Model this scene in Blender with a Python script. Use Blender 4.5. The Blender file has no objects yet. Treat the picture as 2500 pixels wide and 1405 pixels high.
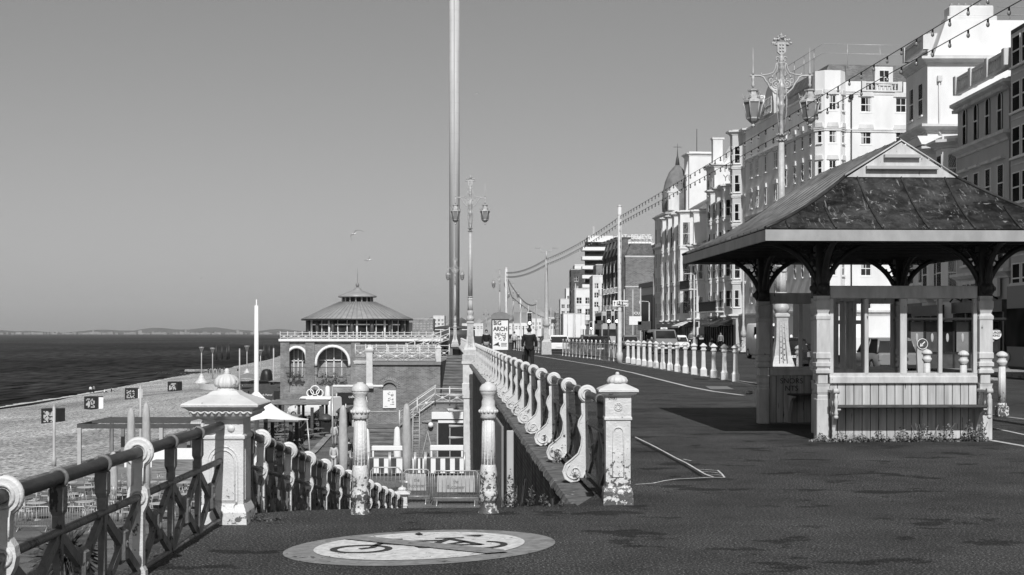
import bpy, bmesh, math, random
from mathutils import Vector, Matrix
R = math.radians
S = bpy.context.scene
COL = S.collection
F = 3472.0            # focal length in photo pixels (50 mm on a 36 mm sensor, 2500 px wide)
EYE = 1.6

# ------------------------------------------------------------------ camera
cd = bpy.data.cameras.new("camera"); cam = bpy.data.objects.new("camera", cd); COL.objects.link(cam)
cam.location = (0, 0, EYE); cam.rotation_euler = (R(90), 0, 0)
cd.sensor_width = 36; cd.lens = 50; cd.shift_y = (812 - 702.5) / 2500
cd.clip_start = 0.1; cd.clip_end = 60000
S.camera = cam
S.render.resolution_x = 1024; S.render.resolution_y = 575

# ------------------------------------------------------------------ sky, sun, exposure
SUN_EL = 42.0; SUN_AZ = 2.0      # height above the horizon; degrees to the right of straight behind the camera
wd = bpy.data.worlds.new("World"); S.world = wd; wd.use_nodes = True
nt = wd.node_tree; nt.nodes.clear()
sky = nt.nodes.new("ShaderNodeTexSky"); sky.sky_type = 'NISHITA'; sky.sun_disc = False
sky.sun_elevation = R(SUN_EL); sky.sun_rotation = R(180 - SUN_AZ)
sky.altitude = 0; sky.air_density = 1.0; sky.dust_density = 1.0; sky.ozone_density = 1.0
bw = nt.nodes.new("ShaderNodeRGBToBW"); gm = nt.nodes.new("ShaderNodeMath"); gm.operation = 'POWER'
gm.inputs[1].default_value = 0.85
bg = nt.nodes.new("ShaderNodeBackground"); out = nt.nodes.new("ShaderNodeOutputWorld")
bg.inputs[1].default_value = 0.087
nt.links.new(sky.outputs[0], bw.inputs[0]); nt.links.new(bw.outputs[0], gm.inputs[0])
nt.links.new(gm.outputs[0], bg.inputs[0]); nt.links.new(bg.outputs[0], out.inputs[0])
sl = bpy.data.lights.new("sun", 'SUN'); sl.energy = 4.3; sl.angle = R(0.5); sl.color = (1, 1, 1)
so = bpy.data.objects.new("sun", sl); COL.objects.link(so)
sv = Vector((math.sin(R(SUN_AZ)) * math.cos(R(SUN_EL)), -math.cos(R(SUN_AZ)) * math.cos(R(SUN_EL)), math.sin(R(SUN_EL))))
so.rotation_euler = sv.to_track_quat('Z', 'Y').to_euler(); so.location = (10, -20, 40)
S.view_settings.view_transform = 'Standard'; S.view_settings.look = 'None'
S.view_settings.gamma = 1; S.view_settings.exposure = 0.0
S.cycles.max_bounces = 5; S.cycles.diffuse_bounces = 3; S.cycles.glossy_bounces = 2
S.cycles.transparent_max_bounces = 8; S.cycles.caustics_reflective = False; S.cycles.caustics_refractive = False

rnd = random.Random(7)
def P(px, py, Y):                     # a photo pixel at distance Y
    return Vector(((px - 1250) * Y / F, Y, EYE - (py - 812) * Y / F))
def G(px, py, z=0.0):                 # a photo pixel on the level z
    Y = F * (EYE - z) / (py - 812)
    return Vector(((px - 1250) * Y / F, Y, z))

# ------------------------------------------------------------------ materials (the place is grey: it is a black and white picture)
MATS = {}
def mat(name, v, rough=0.7, spec=0.3, var=0.0, vscale=3.0, bump=0.0, bscale=40.0, v2=None, chips=0.0, cscale=8.0, cv=0.03,
        chipz=None, metal=0.0, emit=0.0, stretch=(1, 1, 1), coord='Object', detail=5.0, kind=None, trans=0.0, bdist=0.01, chipsoft=0.03):
    if name in MATS: return MATS[name]
    m = bpy.data.materials.new(name); m.use_nodes = True; n = m.node_tree.nodes; L = m.node_tree.links
    b = n['Principled BSDF']
    b.inputs['Base Color'].default_value = (v, v, v, 1); b.inputs['Roughness'].default_value = rough
    b.inputs['Specular IOR Level'].default_value = spec; b.inputs['Metallic'].default_value = metal
    if trans: b.inputs['Transmission Weight'].default_value = trans
    if emit:
        b.inputs['Emission Color'].default_value = (1, 1, 1, 1); b.inputs['Emission Strength'].default_value = emit
    tc = n.new('ShaderNodeTexCoord'); mp = n.new('ShaderNodeMapping'); mp.inputs['Scale'].default_value = stretch
    L.new(tc.outputs[coord], mp.inputs[0]); vec = mp.outputs[0]
    if not kind:                                     # every copy weathers in its own way
        oi = n.new('ShaderNodeObjectInfo'); ml = n.new('ShaderNodeMath'); ml.operation = 'MULTIPLY'; ml.inputs[1].default_value = 37.0; L.new(oi.outputs['Random'], ml.inputs[0])
        va = n.new('ShaderNodeVectorMath'); L.new(vec, va.inputs[0]); L.new(ml.outputs[0], va.inputs[1]); vec = va.outputs[0]
    def g(x): return (x, x, x, 1)
    col = None
    if kind == 'brick':
        t = n.new('ShaderNodeTexBrick'); t.inputs['Scale'].default_value = 1.0
        t.inputs['Brick Width'].default_value = 0.225; t.inputs['Row Height'].default_value = 0.075; t.inputs['Mortar Size'].default_value = 0.008
        t.inputs['Color1'].default_value = g(v * 0.75); t.inputs['Color2'].default_value = g(v * 1.3); t.inputs['Mortar'].default_value = g(v2 or v * 1.8)
        sp = n.new('ShaderNodeSeparateXYZ'); cb = n.new('ShaderNodeCombineXYZ'); ad = n.new('ShaderNodeMath')
        L.new(vec, sp.inputs[0]); L.new(sp.outputs[0], ad.inputs[0]); L.new(sp.outputs[1], ad.inputs[1]); L.new(ad.outputs[0], cb.inputs[0]); L.new(sp.outputs[2], cb.inputs[1])
        L.new(cb.outputs[0], t.inputs[0]); col = t.outputs[0]
    if kind == 'stripes':
        w = n.new('ShaderNodeTexWave'); w.inputs['Scale'].default_value = vscale; w.wave_profile = 'SIN'
        L.new(vec, w.inputs[0]); r = n.new('ShaderNodeValToRGB'); r.color_ramp.interpolation = 'CONSTANT'
        r.color_ramp.elements[0].color = g(v); r.color_ramp.elements[1].color = g(v2); r.color_ramp.elements[1].position = 0.5
        L.new(w.outputs[1], r.inputs[0]); col = r.outputs[0]
    if var:
        t = n.new('ShaderNodeTexNoise'); t.inputs['Scale'].default_value = vscale; t.inputs['Detail'].default_value = detail; t.inputs['Roughness'].default_value = 0.6
        L.new(vec, t.inputs['Vector']); r = n.new('ShaderNodeMapRange')
        r.inputs[1].default_value = 0.3; r.inputs[2].default_value = 0.7; r.inputs[3].default_value = 1 - var; r.inputs[4].default_value = 1 + var
        L.new(t.outputs[0], r.inputs[0])
        mx = n.new('ShaderNodeMix'); mx.data_type = 'RGBA'; mx.blend_type = 'MULTIPLY'; mx.inputs[0].default_value = 1
        if col: L.new(col, mx.inputs[6])
        else: mx.inputs[6].default_value = g(v)
        L.new(r.outputs[0], mx.inputs[7]); col = mx.outputs[2]
    if chips:
        t = n.new('ShaderNodeTexNoise'); t.inputs['Scale'].default_value = cscale; t.inputs['Detail'].default_value = 8; t.inputs['Roughness'].default_value = 0.65
        L.new(vec, t.inputs['Vector']); src = t.outputs[0]
        if chipz:                                  # rust gathers at the foot: (z where it is full, z where it ends, added)
            sp = n.new('ShaderNodeSeparateXYZ'); L.new(tc.outputs['Object'], sp.inputs[0])
            mr = n.new('ShaderNodeMapRange'); mr.inputs[1].default_value = chipz[0]; mr.inputs[2].default_value = chipz[1]
            mr.inputs[3].default_value = chipz[2]; mr.inputs[4].default_value = 0; L.new(sp.outputs[2], mr.inputs[0])
            a = n.new('ShaderNodeMath'); L.new(src, a.inputs[0]); L.new(mr.outputs[0], a.inputs[1]); src = a.outputs[0]
        r = n.new('ShaderNodeMapRange'); r.inputs[1].default_value = chips; r.inputs[2].default_value = chips + chipsoft
        L.new(src, r.inputs[0])
        mx = n.new('ShaderNodeMix'); mx.data_type = 'RGBA'
        L.new(r.outputs[0], mx.inputs[0])
        if col: L.new(col, mx.inputs[6])
        else: mx.inputs[6].default_value = g(v)
        mx.inputs[7].default_value = g(cv); col = mx.outputs[2]
    if col: L.new(col, b.inputs['Base Color'])
    if bump:
        t = n.new('ShaderNodeTexNoise'); t.inputs['Scale'].default_value = bscale; t.inputs['Detail'].default_value = 6
        L.new(vec, t.inputs['Vector']); bp = n.new('ShaderNodeBump'); bp.inputs['Strength'].default_value = bump; bp.inputs['Distance'].default_value = bdist
        L.new(t.outputs[0], bp.inputs['Height']); L.new(bp.outputs[0], b.inputs['Normal'])
    MATS[name] = m; return m

M_IRON = mat('chipped_white_paint', 0.57, 0.45, 0.4, var=0.12, vscale=6, bump=0.5, bscale=60, chips=0.655, cscale=14, cv=0.06, chipz=(0.0, 0.5, 0.10))
M_RUST = mat('rusted_white_paint', 0.58, 0.45, 0.4, var=0.14, vscale=7, bump=0.7, bscale=50, chips=0.66, cscale=22, cv=0.09, chipz=(0.0, 0.62, 0.25))
M_PIL = mat('pillar_paint', 0.60, 0.45, 0.4, var=0.12, vscale=5, bump=0.5, bscale=60, chips=0.645, cscale=15, cv=0.12, chipz=(0.0, 0.35, 0.11))
M_IRONW = mat('white_paint_iron', 0.58, 0.45, 0.4, var=0.14, vscale=4, chips=0.68, cscale=10, cv=0.12)
M_BAL = mat('weathered_shaded_baluster_paint', 0.15, 0.5, 0.4, var=0.35, vscale=9, bump=0.7, bscale=50, chips=0.57, cscale=12, cv=0.025, stretch=(1, 1, .6))  # base tone darkened for the handrail's shade; chips and mottling are wear
M_RAIL = mat('worn_handrail', 0.035, 0.45, 0.4, var=0.6, vscale=10, bump=0.5, bscale=40, chips=0.66, cscale=30, cv=0.22, stretch=(1, .25, 1))
M_ASPH = None
M_WALL = mat('stucco_white', 0.74, 0.8, 0.2, var=0.10, vscale=0.7, bump=0.15, bscale=20, chips=0.70, cscale=0.9, cv=0.42, stretch=(1, 1, .45), detail=8, chipsoft=0.15)
M_WALL2 = mat('stucco_cream', 0.66, 0.8, 0.2, var=0.14, vscale=0.8, chips=0.66, cscale=1.1, cv=0.33, stretch=(1, 1, .4), detail=8, chipsoft=0.15)
M_WALL3 = mat('stucco_grey', 0.50, 0.8, 0.2, var=0.12, vscale=0.6, chips=0.66, cscale=1.1, cv=0.26, stretch=(1, 1, .4), detail=8, chipsoft=0.15)
M_TRIM = mat('moulding_paint', 0.62, 0.7, 0.3, var=0.16, vscale=1.5, stretch=(1, 1, .3))
M_FRAME = mat('window_frame_paint', 0.74, 0.5, 0.4, var=0.06, vscale=2)
M_PANE = mat('window_glass', 0.028, 0.2, 0.0, var=0.6, vscale=0.8, detail=1)
M_CURT = mat('curtain', 0.42, 0.8, 0.2, var=0.35, vscale=14, stretch=(1, 1, .03))
M_SLATE = mat('roof_slate', 0.13, 0.6, 0.4, kind='brick', v2=0.06, var=0.35, vscale=1.2)
M_DARK = mat('black_paint', 0.018, 0.45, 0.4, var=0.3, vscale=6)
M_DGREY = mat('dark_grey_paint', 0.06, 0.5, 0.4, var=0.3, vscale=4)
M_GREY = mat('grey_paint', 0.2, 0.5, 0.4, var=0.15, vscale=3)
M_LGREY = mat('light_grey_paint', 0.42, 0.5, 0.4, var=0.1, vscale=3)
M_WHITE = mat('clean_white', 0.78, 0.5, 0.4, var=0.04, vscale=3)
M_BRICK = mat('brick_mid', 0.16, 0.85, 0.2, kind='brick', var=0.3, vscale=0.9)
M_BRICKD = mat('brick_dark', 0.07, 0.85, 0.2, kind='brick', var=0.4, vscale=0.9)
M_BRICKL = mat('brick_light', 0.2, 0.85, 0.2, kind='brick', var=0.35, vscale=0.5)
M_STONE = mat('coping_stone', 0.13, 0.9, 0.2, var=0.5, vscale=5, bump=0.8, bscale=30, chips=0.62, cscale=6, cv=0.3, detail=8)
M_STEPS = mat('worn_steps', 0.16, 0.85, 0.2, var=0.5, vscale=3, stretch=(.4, 2, 2), detail=8)
M_WOOD = mat('weathered_timber', 0.2, 0.8, 0.2, var=0.45, vscale=5, stretch=(.3, 3, 3), detail=8)
M_WOODD = mat('dark_timber', 0.07, 0.8, 0.2, var=0.5, vscale=5, stretch=(1, 1, 3))
M_LEAF = mat('leaf', 0.09, 0.6, 0.3, var=0.6, vscale=12)
M_LEAFL = mat('leaf_pale', 0.2, 0.6, 0.3, var=0.5, vscale=12)
M_CANVAS = mat('canvas_white', 0.78, 0.8, 0.1, var=0.06, vscale=2)
M_COVER = mat('parasol_cover', 0.4, 0.5, 0.3, var=0.15, vscale=5, bump=0.6, bscale=9, bdist=0.04, stretch=(1, 1, .5))
M_GLASS = mat('lantern_glass', 0.22, 0.1, 0.5, var=0.2, vscale=3)
M_GALV = mat('galvanised_steel', 0.4, 0.35, 0.5, metal=0.3, var=0.2, vscale=8)
M_SKIN = mat('skin', 0.38, 0.6, 0.3)
M_CLOTHD = mat('dark_cloth', 0.022, 0.85, 0.1, var=0.3, vscale=12, bump=0.4, bscale=14, bdist=0.02)
M_CLOTHL = mat('pale_cloth', 0.5, 0.85, 0.1, var=0.2, vscale=9, bump=0.4, bscale=12, bdist=0.02)
M_CLOTHG = mat('grey_cloth', 0.2, 0.85, 0.1, var=0.2, vscale=9)
M_HAIR = mat('dark_hair', 0.03, 0.6, 0.3)
M_TYRE = mat('tyre_rubber', 0.02, 0.8, 0.2)
M_LIT = mat('lit_lamp', 0.9, 0.5, 0.2, emit=3.0)

# ------------------------------------------------------------------ mesh builder
class MB:
    def __init__(s): s.v = []; s.f = []; s.sm = []
    def add(s, vs, fs, smooth=False, M=None):
        k = len(s.v)
        for p in vs:
            p = Vector(p)
            s.v.append(tuple(M @ p) if M else tuple(p))
        for f in fs:
            s.f.append([k + i for i in f]); s.sm.append(smooth)
        return s
    def box(s, x0, x1, y0, y1, z0, z1, M=None):
        vs = [(x0, y0, z0), (x1, y0, z0), (x1, y1, z0), (x0, y1, z0), (x0, y0, z1), (x1, y0, z1), (x1, y1, z1), (x0, y1, z1)]
        return s.add(vs, [(0, 3, 2, 1), (4, 5, 6, 7), (0, 1, 5, 4), (1, 2, 6, 5), (2, 3, 7, 6), (3, 0, 4, 7)], False, M)
    def cbox(s, c, d, M=None):
        return s.box(c[0] - d[0] / 2, c[0] + d[0] / 2, c[1] - d[1] / 2, c[1] + d[1] / 2, c[2] - d[2] / 2, c[2] + d[2] / 2, M)
    def bev(s, x0, x1, y0, y1, z0, z1, b=0.02, M=None):       # box with chamfered edges
        vs = []
        for (zz, ins) in ((z0, b), (z0 + b, 0), (z1 - b, 0), (z1, b)):
            a0, a1, c0, c1 = x0 + ins, x1 - ins, y0 + ins, y1 - ins; e = 0 if ins else b
            vs += [(a0 + e, c0, zz), (a1 - e, c0, zz), (a1, c0 + e, zz), (a1, c1 - e, zz), (a1 - e, c1, zz), (a0 + e, c1, zz), (a0, c1 - e, zz), (a0, c0 + e, zz)]
        fs = [tuple(reversed(range(8))), tuple(range(24, 32))]
        for k in range(3):
            for i in range(8): j = (i + 1) % 8; fs.append((8 * k + i, 8 * k + j, 8 * k + 8 + j, 8 * k + 8 + i))
        return s.add(vs, fs, False, M)
    def cyl(s, a, b, r0, r1=None, n=12, caps=True, smooth=True):
        a, b = Vector(a), Vector(b); r1 = r0 if r1 is None else r1
        d = (b - a); q = d.to_track_quat('Z', 'Y') if d.length > 1e-9 else Vector((0, 0, 1)).to_track_quat('Z', 'Y')
        vs = []
        for (c, r) in ((a, r0), (b, r1)):
            for i in range(n):
                t = 2 * math.pi * i / n; vs.append(c + q @ Vector((r * math.cos(t), r * math.sin(t), 0)))
        s.add(vs, [(i, (i + 1) % n, n + (i + 1) % n, n + i) for i in range(n)], smooth)
        if caps: s.add(vs[:n], [tuple(reversed(range(n)))]); s.add(vs[n:], [tuple(range(n))])
        return s
    def tube(s, pts, r, n=8, closed=False, caps=True):
        pts = [Vector(p) for p in pts]; m = len(pts); rs = r if isinstance(r, (list, tuple)) else [r] * m
        vs = []; up = None
        for i, p in enumerate(pts):
            if closed: d = pts[(i + 1) % m] - pts[i - 1]
            else: d = pts[min(i + 1, m - 1)] - pts[max(i - 1, 0)]
            d.normalize()
            if up is None:
                up = Vector((0, 0, 1)) if abs(d.z) < 0.9 else Vector((1, 0, 0))
            side = d.cross(up); 
            if side.length < 1e-6: side = d.cross(Vector((1, 0.3, 0)))
            side.normalize(); up = side.cross(d).normalized()
            for k in range(n):
                t = 2 * math.pi * k / n; vs.append(p + rs[i] * (math.cos(t) * side + math.sin(t) * up))
        fs = []
        for i in range(m if closed else m - 1):
            j = (i + 1) % m
            for k in range(n): fs.append((i * n + k, i * n + (k + 1) % n, j * n + (k + 1) % n, j * n + k))
        s.add(vs, fs, True)
        if caps and not closed: s.add(vs[:n], [tuple(range(n))]); s.add(vs[-n:], [tuple(reversed(range(n)))])
        return s
    def lathe(s, prof, c=(0, 0, 0), n=16, flute=0.0, nf=0, ang0=0.0, smooth=True, sq=False):
        # prof: (r, z) from the bottom up; flute: radius ripple; n=4 with ang0=45deg gives square work
        vs = []
        for (r, z) in prof:
            for i in range(n):
                t = 2 * math.pi * i / n + ang0
                rr = r * (1 - flute * (0.5 + 0.5 * math.cos(nf * t))) if flute and nf else r
                vs.append((c[0] + rr * math.cos(t), c[1] + rr * math.sin(t), c[2] + z))
        m = len(prof); fs = []
        for k in range(m - 1):
            for i in range(n): fs.append((k * n + i, k * n + (i + 1) % n, (k + 1) * n + (i + 1) % n, (k + 1) * n + i))
        s.add(vs, fs, smooth)
        s.add(vs[:n], [tuple(reversed(range(n)))]); s.add(vs[-n:], [tuple(range(n))])
        return s
    def sqlathe(s, prof, c=(0, 0, 0)):           # half-width, z
        return s.lathe([(r * math.sqrt(2), z) for r, z in prof], c, 4, ang0=math.pi / 4, smooth=False)
    def prism(s, poly, axis, a, b, M=None, smooth=False):     # poly 2D, extruded along axis between a and b
        def T(u, v, w): return {'x': (w, u, v), 'y': (u, w, v), 'z': (u, v, w)}[axis]
        n = len(poly); vs = [T(u, v, a) for u, v in poly] + [T(u, v, b) for u, v in poly]
        s.add(vs, [tuple(range(n)), tuple(reversed(range(n, 2 * n)))], False, M)
        s.add(vs, [(i, n + i, n + (i + 1) % n, (i + 1) % n) for i in range(n)], smooth, M); return s
    def quad(s, a, b, c, d): return s.add([a, b, c, d], [(0, 1, 2, 3)])
    def disc(s, c, r, axis='y', th=0.02, n=20):
        c = Vector(c); d = {'x': Vector((1, 0, 0)), 'y': Vector((0, 1, 0)), 'z': Vector((0, 0, 1))}[axis] * th / 2
        return s.cyl(c - d, c + d, r, n=n)
    def torus(s, c, R0, r, axis='y', n=20, k=8, a0=0, a1=2 * math.pi):
        pts = []; full = abs(a1 - a0 - 2 * math.pi) < 1e-6
        for i in range(n if full else n + 1):
            t = a0 + (a1 - a0) * i / n; u, w = R0 * math.cos(t), R0 * math.sin(t)
            pts.append({'y': (c[0] + u, c[1], c[2] + w), 'x': (c[0], c[1] + u, c[2] + w), 'z': (c[0] + u, c[1] + w, c[2])}[axis])
        return s.tube(pts, r, k, closed=full)
    def ball(s, c, r, n=10, m=7, sc=(1, 1, 1)):
        prof = [(max(1e-4, r * math.sin(math.pi * i / m)), -r * math.cos(math.pi * i / m)) for i in range(m + 1)]
        vs = []
        for (q, z) in prof:
            for i in range(n):
                t = 2 * math.pi * i / n; vs.append((c[0] + q * math.cos(t) * sc[0], c[1] + q * math.sin(t) * sc[1], c[2] + z * sc[2]))
        fs = [(k * n + i, k * n + (i + 1) % n, (k + 1) * n + (i + 1) % n, (k + 1) * n + i) for k in range(m) for i in range(n)]
        return s.add(vs, fs, True)
    def build(s, name, m, parent=None, fixn=True):
        me = bpy.data.meshes.new(name); me.from_pydata(s.v, [], s.f); me.materials.append(m)
        me.polygons.foreach_set('use_smooth', s.sm)
        if fixn and len(s.f) < 60000:
            b = bmesh.new(); b.from_mesh(me); bmesh.ops.remove_doubles(b, verts=b.verts, dist=1e-5)
            bmesh.ops.recalc_face_normals(b, faces=b.faces); b.to_mesh(me); b.free()
        me.update(); o = bpy.data.objects.new(name, me); COL.objects.link(o)
        if parent: o.parent = parent
        return o

def tag(o, label=None, cat=None, group=None, kind=None):
    if label: o['label'] = label
    if cat: o['category'] = cat
    if group: o['group'] = group
    if kind: o['kind'] = kind
    return o
def thing(name, label, cat, loc=(0, 0, 0), rz=0.0, group=None):
    o = bpy.data.objects.new(name, None); COL.objects.link(o); o.location = loc; o.rotation_euler = (0, 0, rz)
    o.empty_display_size = 0.2; return tag(o, label, cat, group)
def kids(o): return [c for c in COL.objects if c.parent == o]
KID = {}
def dup(o, loc, rz=None, label=None, group=None, sc=None, parent=None):
    if o not in KID:
        KID[o] = [(c, [g for g in COL.objects if g.parent == c]) for c in COL.objects if c.parent == o]
    r = o.copy(); COL.objects.link(r); r.location = loc
    if parent: r.parent = parent
    if rz is not None: r.rotation_euler = (0, 0, rz)
    if sc: r.scale = sc if isinstance(sc, tuple) else (sc, sc, sc)
    if label: r['label'] = label
    if group: r['group'] = group
    for c, gs in KID[o]:
        d = c.copy(); COL.objects.link(d); d.parent = r
        for g_ in gs:
            e = g_.copy(); COL.objects.link(e); e.parent = d
    return r
def text_obj(name, txt, size, m, parent=None, loc=(0, 0, 0), rot=(R(90), 0, 0), depth=0.01, align='CENTER', bold=0.0, sx=1.0):
    c = bpy.data.curves.new(name, 'FONT'); c.body = txt; c.size = size; c.extrude = depth; c.align_x = align; c.align_y = 'CENTER'; c.offset = bold
    t = bpy.data.objects.new(name, c); COL.objects.link(t)
    me = bpy.data.meshes.new_from_object(t.evaluated_get(bpy.context.evaluated_depsgraph_get()))
    COL.objects.unlink(t); bpy.data.objects.remove(t); bpy.data.curves.remove(c)
    me.materials.clear(); me.materials.append(m)
    o = bpy.data.objects.new(name, me); COL.objects.link(o); o.location = loc; o.rotation_euler = rot; o.scale = (sx, 1, 1)
    if parent: o.parent = parent
    return o
def sm01(t): t = max(0, min(1, t)); return t * t * (3 - 2 * t)
def lerp(a, b, t): return a + (b - a) * t
# ------------------------------------------------------------------ setting: ground sheets
def nodes_of(m): return m.node_tree.nodes, m.node_tree.links, m.node_tree.nodes['Principled BSDF']
def asphalt(name, lo, mid, hi, speck=90.0, patch=0.9, seed=0.0, wet=0.0):
    m = bpy.data.materials.new(name); m.use_nodes = True; n, L, b = nodes_of(m); b.inputs['Roughness'].default_value = 0.8; b.inputs['Specular IOR Level'].default_value = 0.25
    tc = n.new('ShaderNodeTexCoord')
    def noise(sc, det, off=0, st=(1, 1, 1)):
        mp = n.new('ShaderNodeMapping'); mp.inputs['Location'].default_value = (off + seed, off, 0); mp.inputs['Scale'].default_value = st
        L.new(tc.outputs['Object'], mp.inputs[0]); t = n.new('ShaderNodeTexNoise'); t.inputs['Scale'].default_value = sc; t.inputs['Detail'].default_value = det; t.inputs['Roughness'].default_value = 0.65
        L.new(mp.outputs[0], t.inputs['Vector']); return t.outputs[0]
    r = n.new('ShaderNodeValToRGB'); e = r.color_ramp.elements
    e[0].position = 0.38; e[0].color = (lo, lo, lo, 1); e[1].position = 0.49; e[1].color = (mid, mid, mid, 1)
    x = e.new(0.57); x.color = (mid * 1.5,) * 3 + (1,); x = e.new(0.66); x.color = (hi, hi, hi, 1)
    L.new(noise(speck, 3), r.inputs[0])
    pr = n.new('ShaderNodeMapRange'); pr.inputs[1].default_value = 0.3; pr.inputs[2].default_value = 0.7; pr.inputs[3].default_value = 0.55; pr.inputs[4].default_value = 1.5
    L.new(noise(patch, 7, 13), pr.inputs[0])
    mx = n.new('ShaderNodeMix'); mx.data_type = 'RGBA'; mx.blend_type = 'MULTIPLY'; mx.inputs[0].default_value = 1
    L.new(r.outputs[0], mx.inputs[6]); L.new(pr.outputs[0], mx.inputs[7])
    wr = n.new('ShaderNodeMapRange'); wr.inputs[1].default_value = 0.57; wr.inputs[2].default_value = 0.60; wr.inputs[3].default_value = 1; wr.inputs[4].default_value = 0.38
    L.new(noise(2.2, 6, 31, (0.55, 0.8, 1)), wr.inputs[0])       # spilt, oily stains
    m2 = n.new('ShaderNodeMix'); m2.data_type = 'RGBA'; m2.blend_type = 'MULTIPLY'; m2.inputs[0].default_value = 1
    L.new(mx.outputs[2], m2.inputs[6]); L.new(wr.outputs[0], m2.inputs[7]); L.new(m2.outputs[2], b.inputs['Base Color'])
    bp = n.new('ShaderNodeBump'); bp.inputs['Strength'].default_value = 0.7; bp.inputs['Distance'].default_value = 0.012
    L.new(noise(speck * 0.7, 4, 5), bp.inputs['Height']); L.new(bp.outputs[0], b.inputs['Normal']); return m
M_ASPH = asphalt('tarmac', 0.008, 0.037, 0.24, 58, 0.7)
M_ROAD = asphalt('road_asphalt', 0.03, 0.042, 0.09, 40, 0.3, 9)
M_CONC = asphalt('concrete_slab', 0.16, 0.24, 0.34, 20, 0.4, 3)
M_LOWER = asphalt('lower_tarmac', 0.08, 0.12, 0.2, 30, 0.3, 5)
M_SHINGLE = asphalt('shingle', 0.04, 0.34, 0.75, 3.0, 0.05, 2)
M_PAINT = mat('road_paint', 0.5, 0.8, 0.2, var=0.2, vscale=9, chips=0.62, cscale=7, cv=0.06)
M_RED = mat('road_paint_band', 0.23, 0.8, 0.2, var=0.3, vscale=14, chips=0.62, cscale=10, cv=0.05, detail=9)
M_RWH = mat('road_paint_disc', 0.58, 0.8, 0.2, var=0.28, vscale=16, chips=0.625, cscale=11, cv=0.12, detail=9)
M_RBK = mat('road_paint_symbol', 0.05, 0.8, 0.2, var=0.2, vscale=12, chips=0.70, cscale=6, cv=0.2)

def rail_x(Y): return 0.84 - 0.046 * (Y - 15.7)
KX = [(-30, 15), (0, 12), (20, 10), (27, 9.3), (47, 7.4), (76, 6.2), (99, 3.6), (129, 0.3), (200, -4.6), (400, -16)]
def kerb_x(Y):
    for (a, xa), (b, xb) in zip(KX, KX[1:]):
        if Y <= b: return xa + (xb - xa) * (Y - a) / (b - a)
    return KX[-1][1]
CREST = [(-2.62, 12.25), (-1.9, 12.6), (-1.34, 12.72), (-0.7, 12.78), (-0.2, 12.78), (0.3, 12.95), (0.6, 13.1)]
def crest(X):
    for (a, ya), (b, yb) in zip(CREST, CREST[1:]):
        if X <= b: return ya + (yb - ya) * (X - a) / (b - a)
    return CREST[-1][1]
LOW = -6.5; MIDZ = -3.05
def poly_sheet(name, pts, z, m, label=None, kind='structure'):
    mb = MB(); mb.add([(x, y, z) for x, y in pts], [tuple(range(len(pts)))])
    o = mb.build(name, m, fixn=False)
    b = bmesh.new(); b.from_mesh(o.data); b.normal_update(); bmesh.ops.triangulate(b, faces=b.faces); bmesh.ops.recalc_face_normals(b, faces=b.faces)
    if b.faces and sum(f.normal.z for f in b.faces) < 0: bmesh.ops.reverse_faces(b, faces=b.faces)
    b.to_mesh(o.data); b.free(); o['kind'] = kind
    if label: o['label'] = label
    return o
pts = [(-2.62, -8), (15.6, -8)] + [(kerb_x(y), y) for y in (0, 20, 27, 35, 47, 60, 76, 88, 99, 114, 129)]
pts += [(rail_x(y) - 0.1, y) for y in (129, 110, 90, 75, 50, 30, 20, 14)] + list(reversed(CREST))
poly_sheet('promenade_pavement', pts, 0.0, M_ASPH)
# far part of the promenade, seaward of the road
poly_sheet('promenade_far', [(rail_x(129) - 0.1, 129), (kerb_x(129), 129), (-4.6, 200), (-16, 400), (-30, 620), (-60, 620), (-38, 400), (rail_x(200) - 6, 200)], 0.0, M_ASPH)
mb = MB()                                                  # kerb along the road edge
ys = list(range(-8, 130, 2))
for a, b in zip(ys, ys[1:]):
    xa, xb = kerb_x(a), kerb_x(b)
    mb.add([(xa, a, 0.003), (xa + .14, a, 0.003), (xb + .14, b, 0.003), (xb, b, 0.003), (xa + .14, a, -.12), (xb + .14, b, -.12)], [(0, 1, 2, 3), (1, 4, 5, 2)])
mb.build('kerb', M_CONC)['kind'] = 'structure'
poly_sheet('road', [(15.7, -20), (60, -20), (60, 700), (-29, 700), (-15.8, 400), (-4.4, 200), (0.45, 129), (3.75, 99), (6.35, 76), (7.55, 47), (9.45, 27), (10.15, 20)], -0.12, M_ROAD)
mb = MB(); mb.box(19, 60, 30, 360, -0.11, 0.02); mb.build('far_pavement', M_CONC)['kind'] = 'structure'
# the ramp down to the terrace below
mb = MB(); nx = 14; ny = 40
for j in range(ny + 1):
    t = j / ny
    for i in range(nx + 1):
        u = i / nx; X0 = -2.62 + 3.22 * u; y0 = crest(X0)
        Y = y0 + (33.2 - y0) * t ** 1.25
        xr = min(0.6, rail_x(Y) - 0.18) if Y > 13 else 0.6
        X = -2.62 + u * (xr + 2.62)
        d = Y - y0; z = -0.15 * d * d / 1.0 if d < 0.5 else -0.15 * (d - 0.25)
        mb.v.append((X, Y, max(z, MIDZ)))
for j in range(ny):
    for i in range(nx):
        k = j * (nx + 1) + i; mb.f.append((k, k + 1, k + nx + 2, k + nx + 1)); mb.sm.append(True)
mb.build('ramp', M_ASPH, fixn=False)['kind'] = 'structure'
poly_sheet('lower_terrace', [(-2.62, 33), (rail_x(33) - .1, 33), (rail_x(48) - .1, 48), (-7.2, 48), (-7.2, 39), (-2.62, 36)], MIDZ, M_LOWER)
poly_sheet('lower_promenade', [(-27, 4), (4, 4), (-1, 60), (-1.5, 90), (-8, 200), (-20, 330), (-70, 560), (-84, 560), (-44, 330), (-27, 130)], LOW, M_LOWER)
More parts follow.
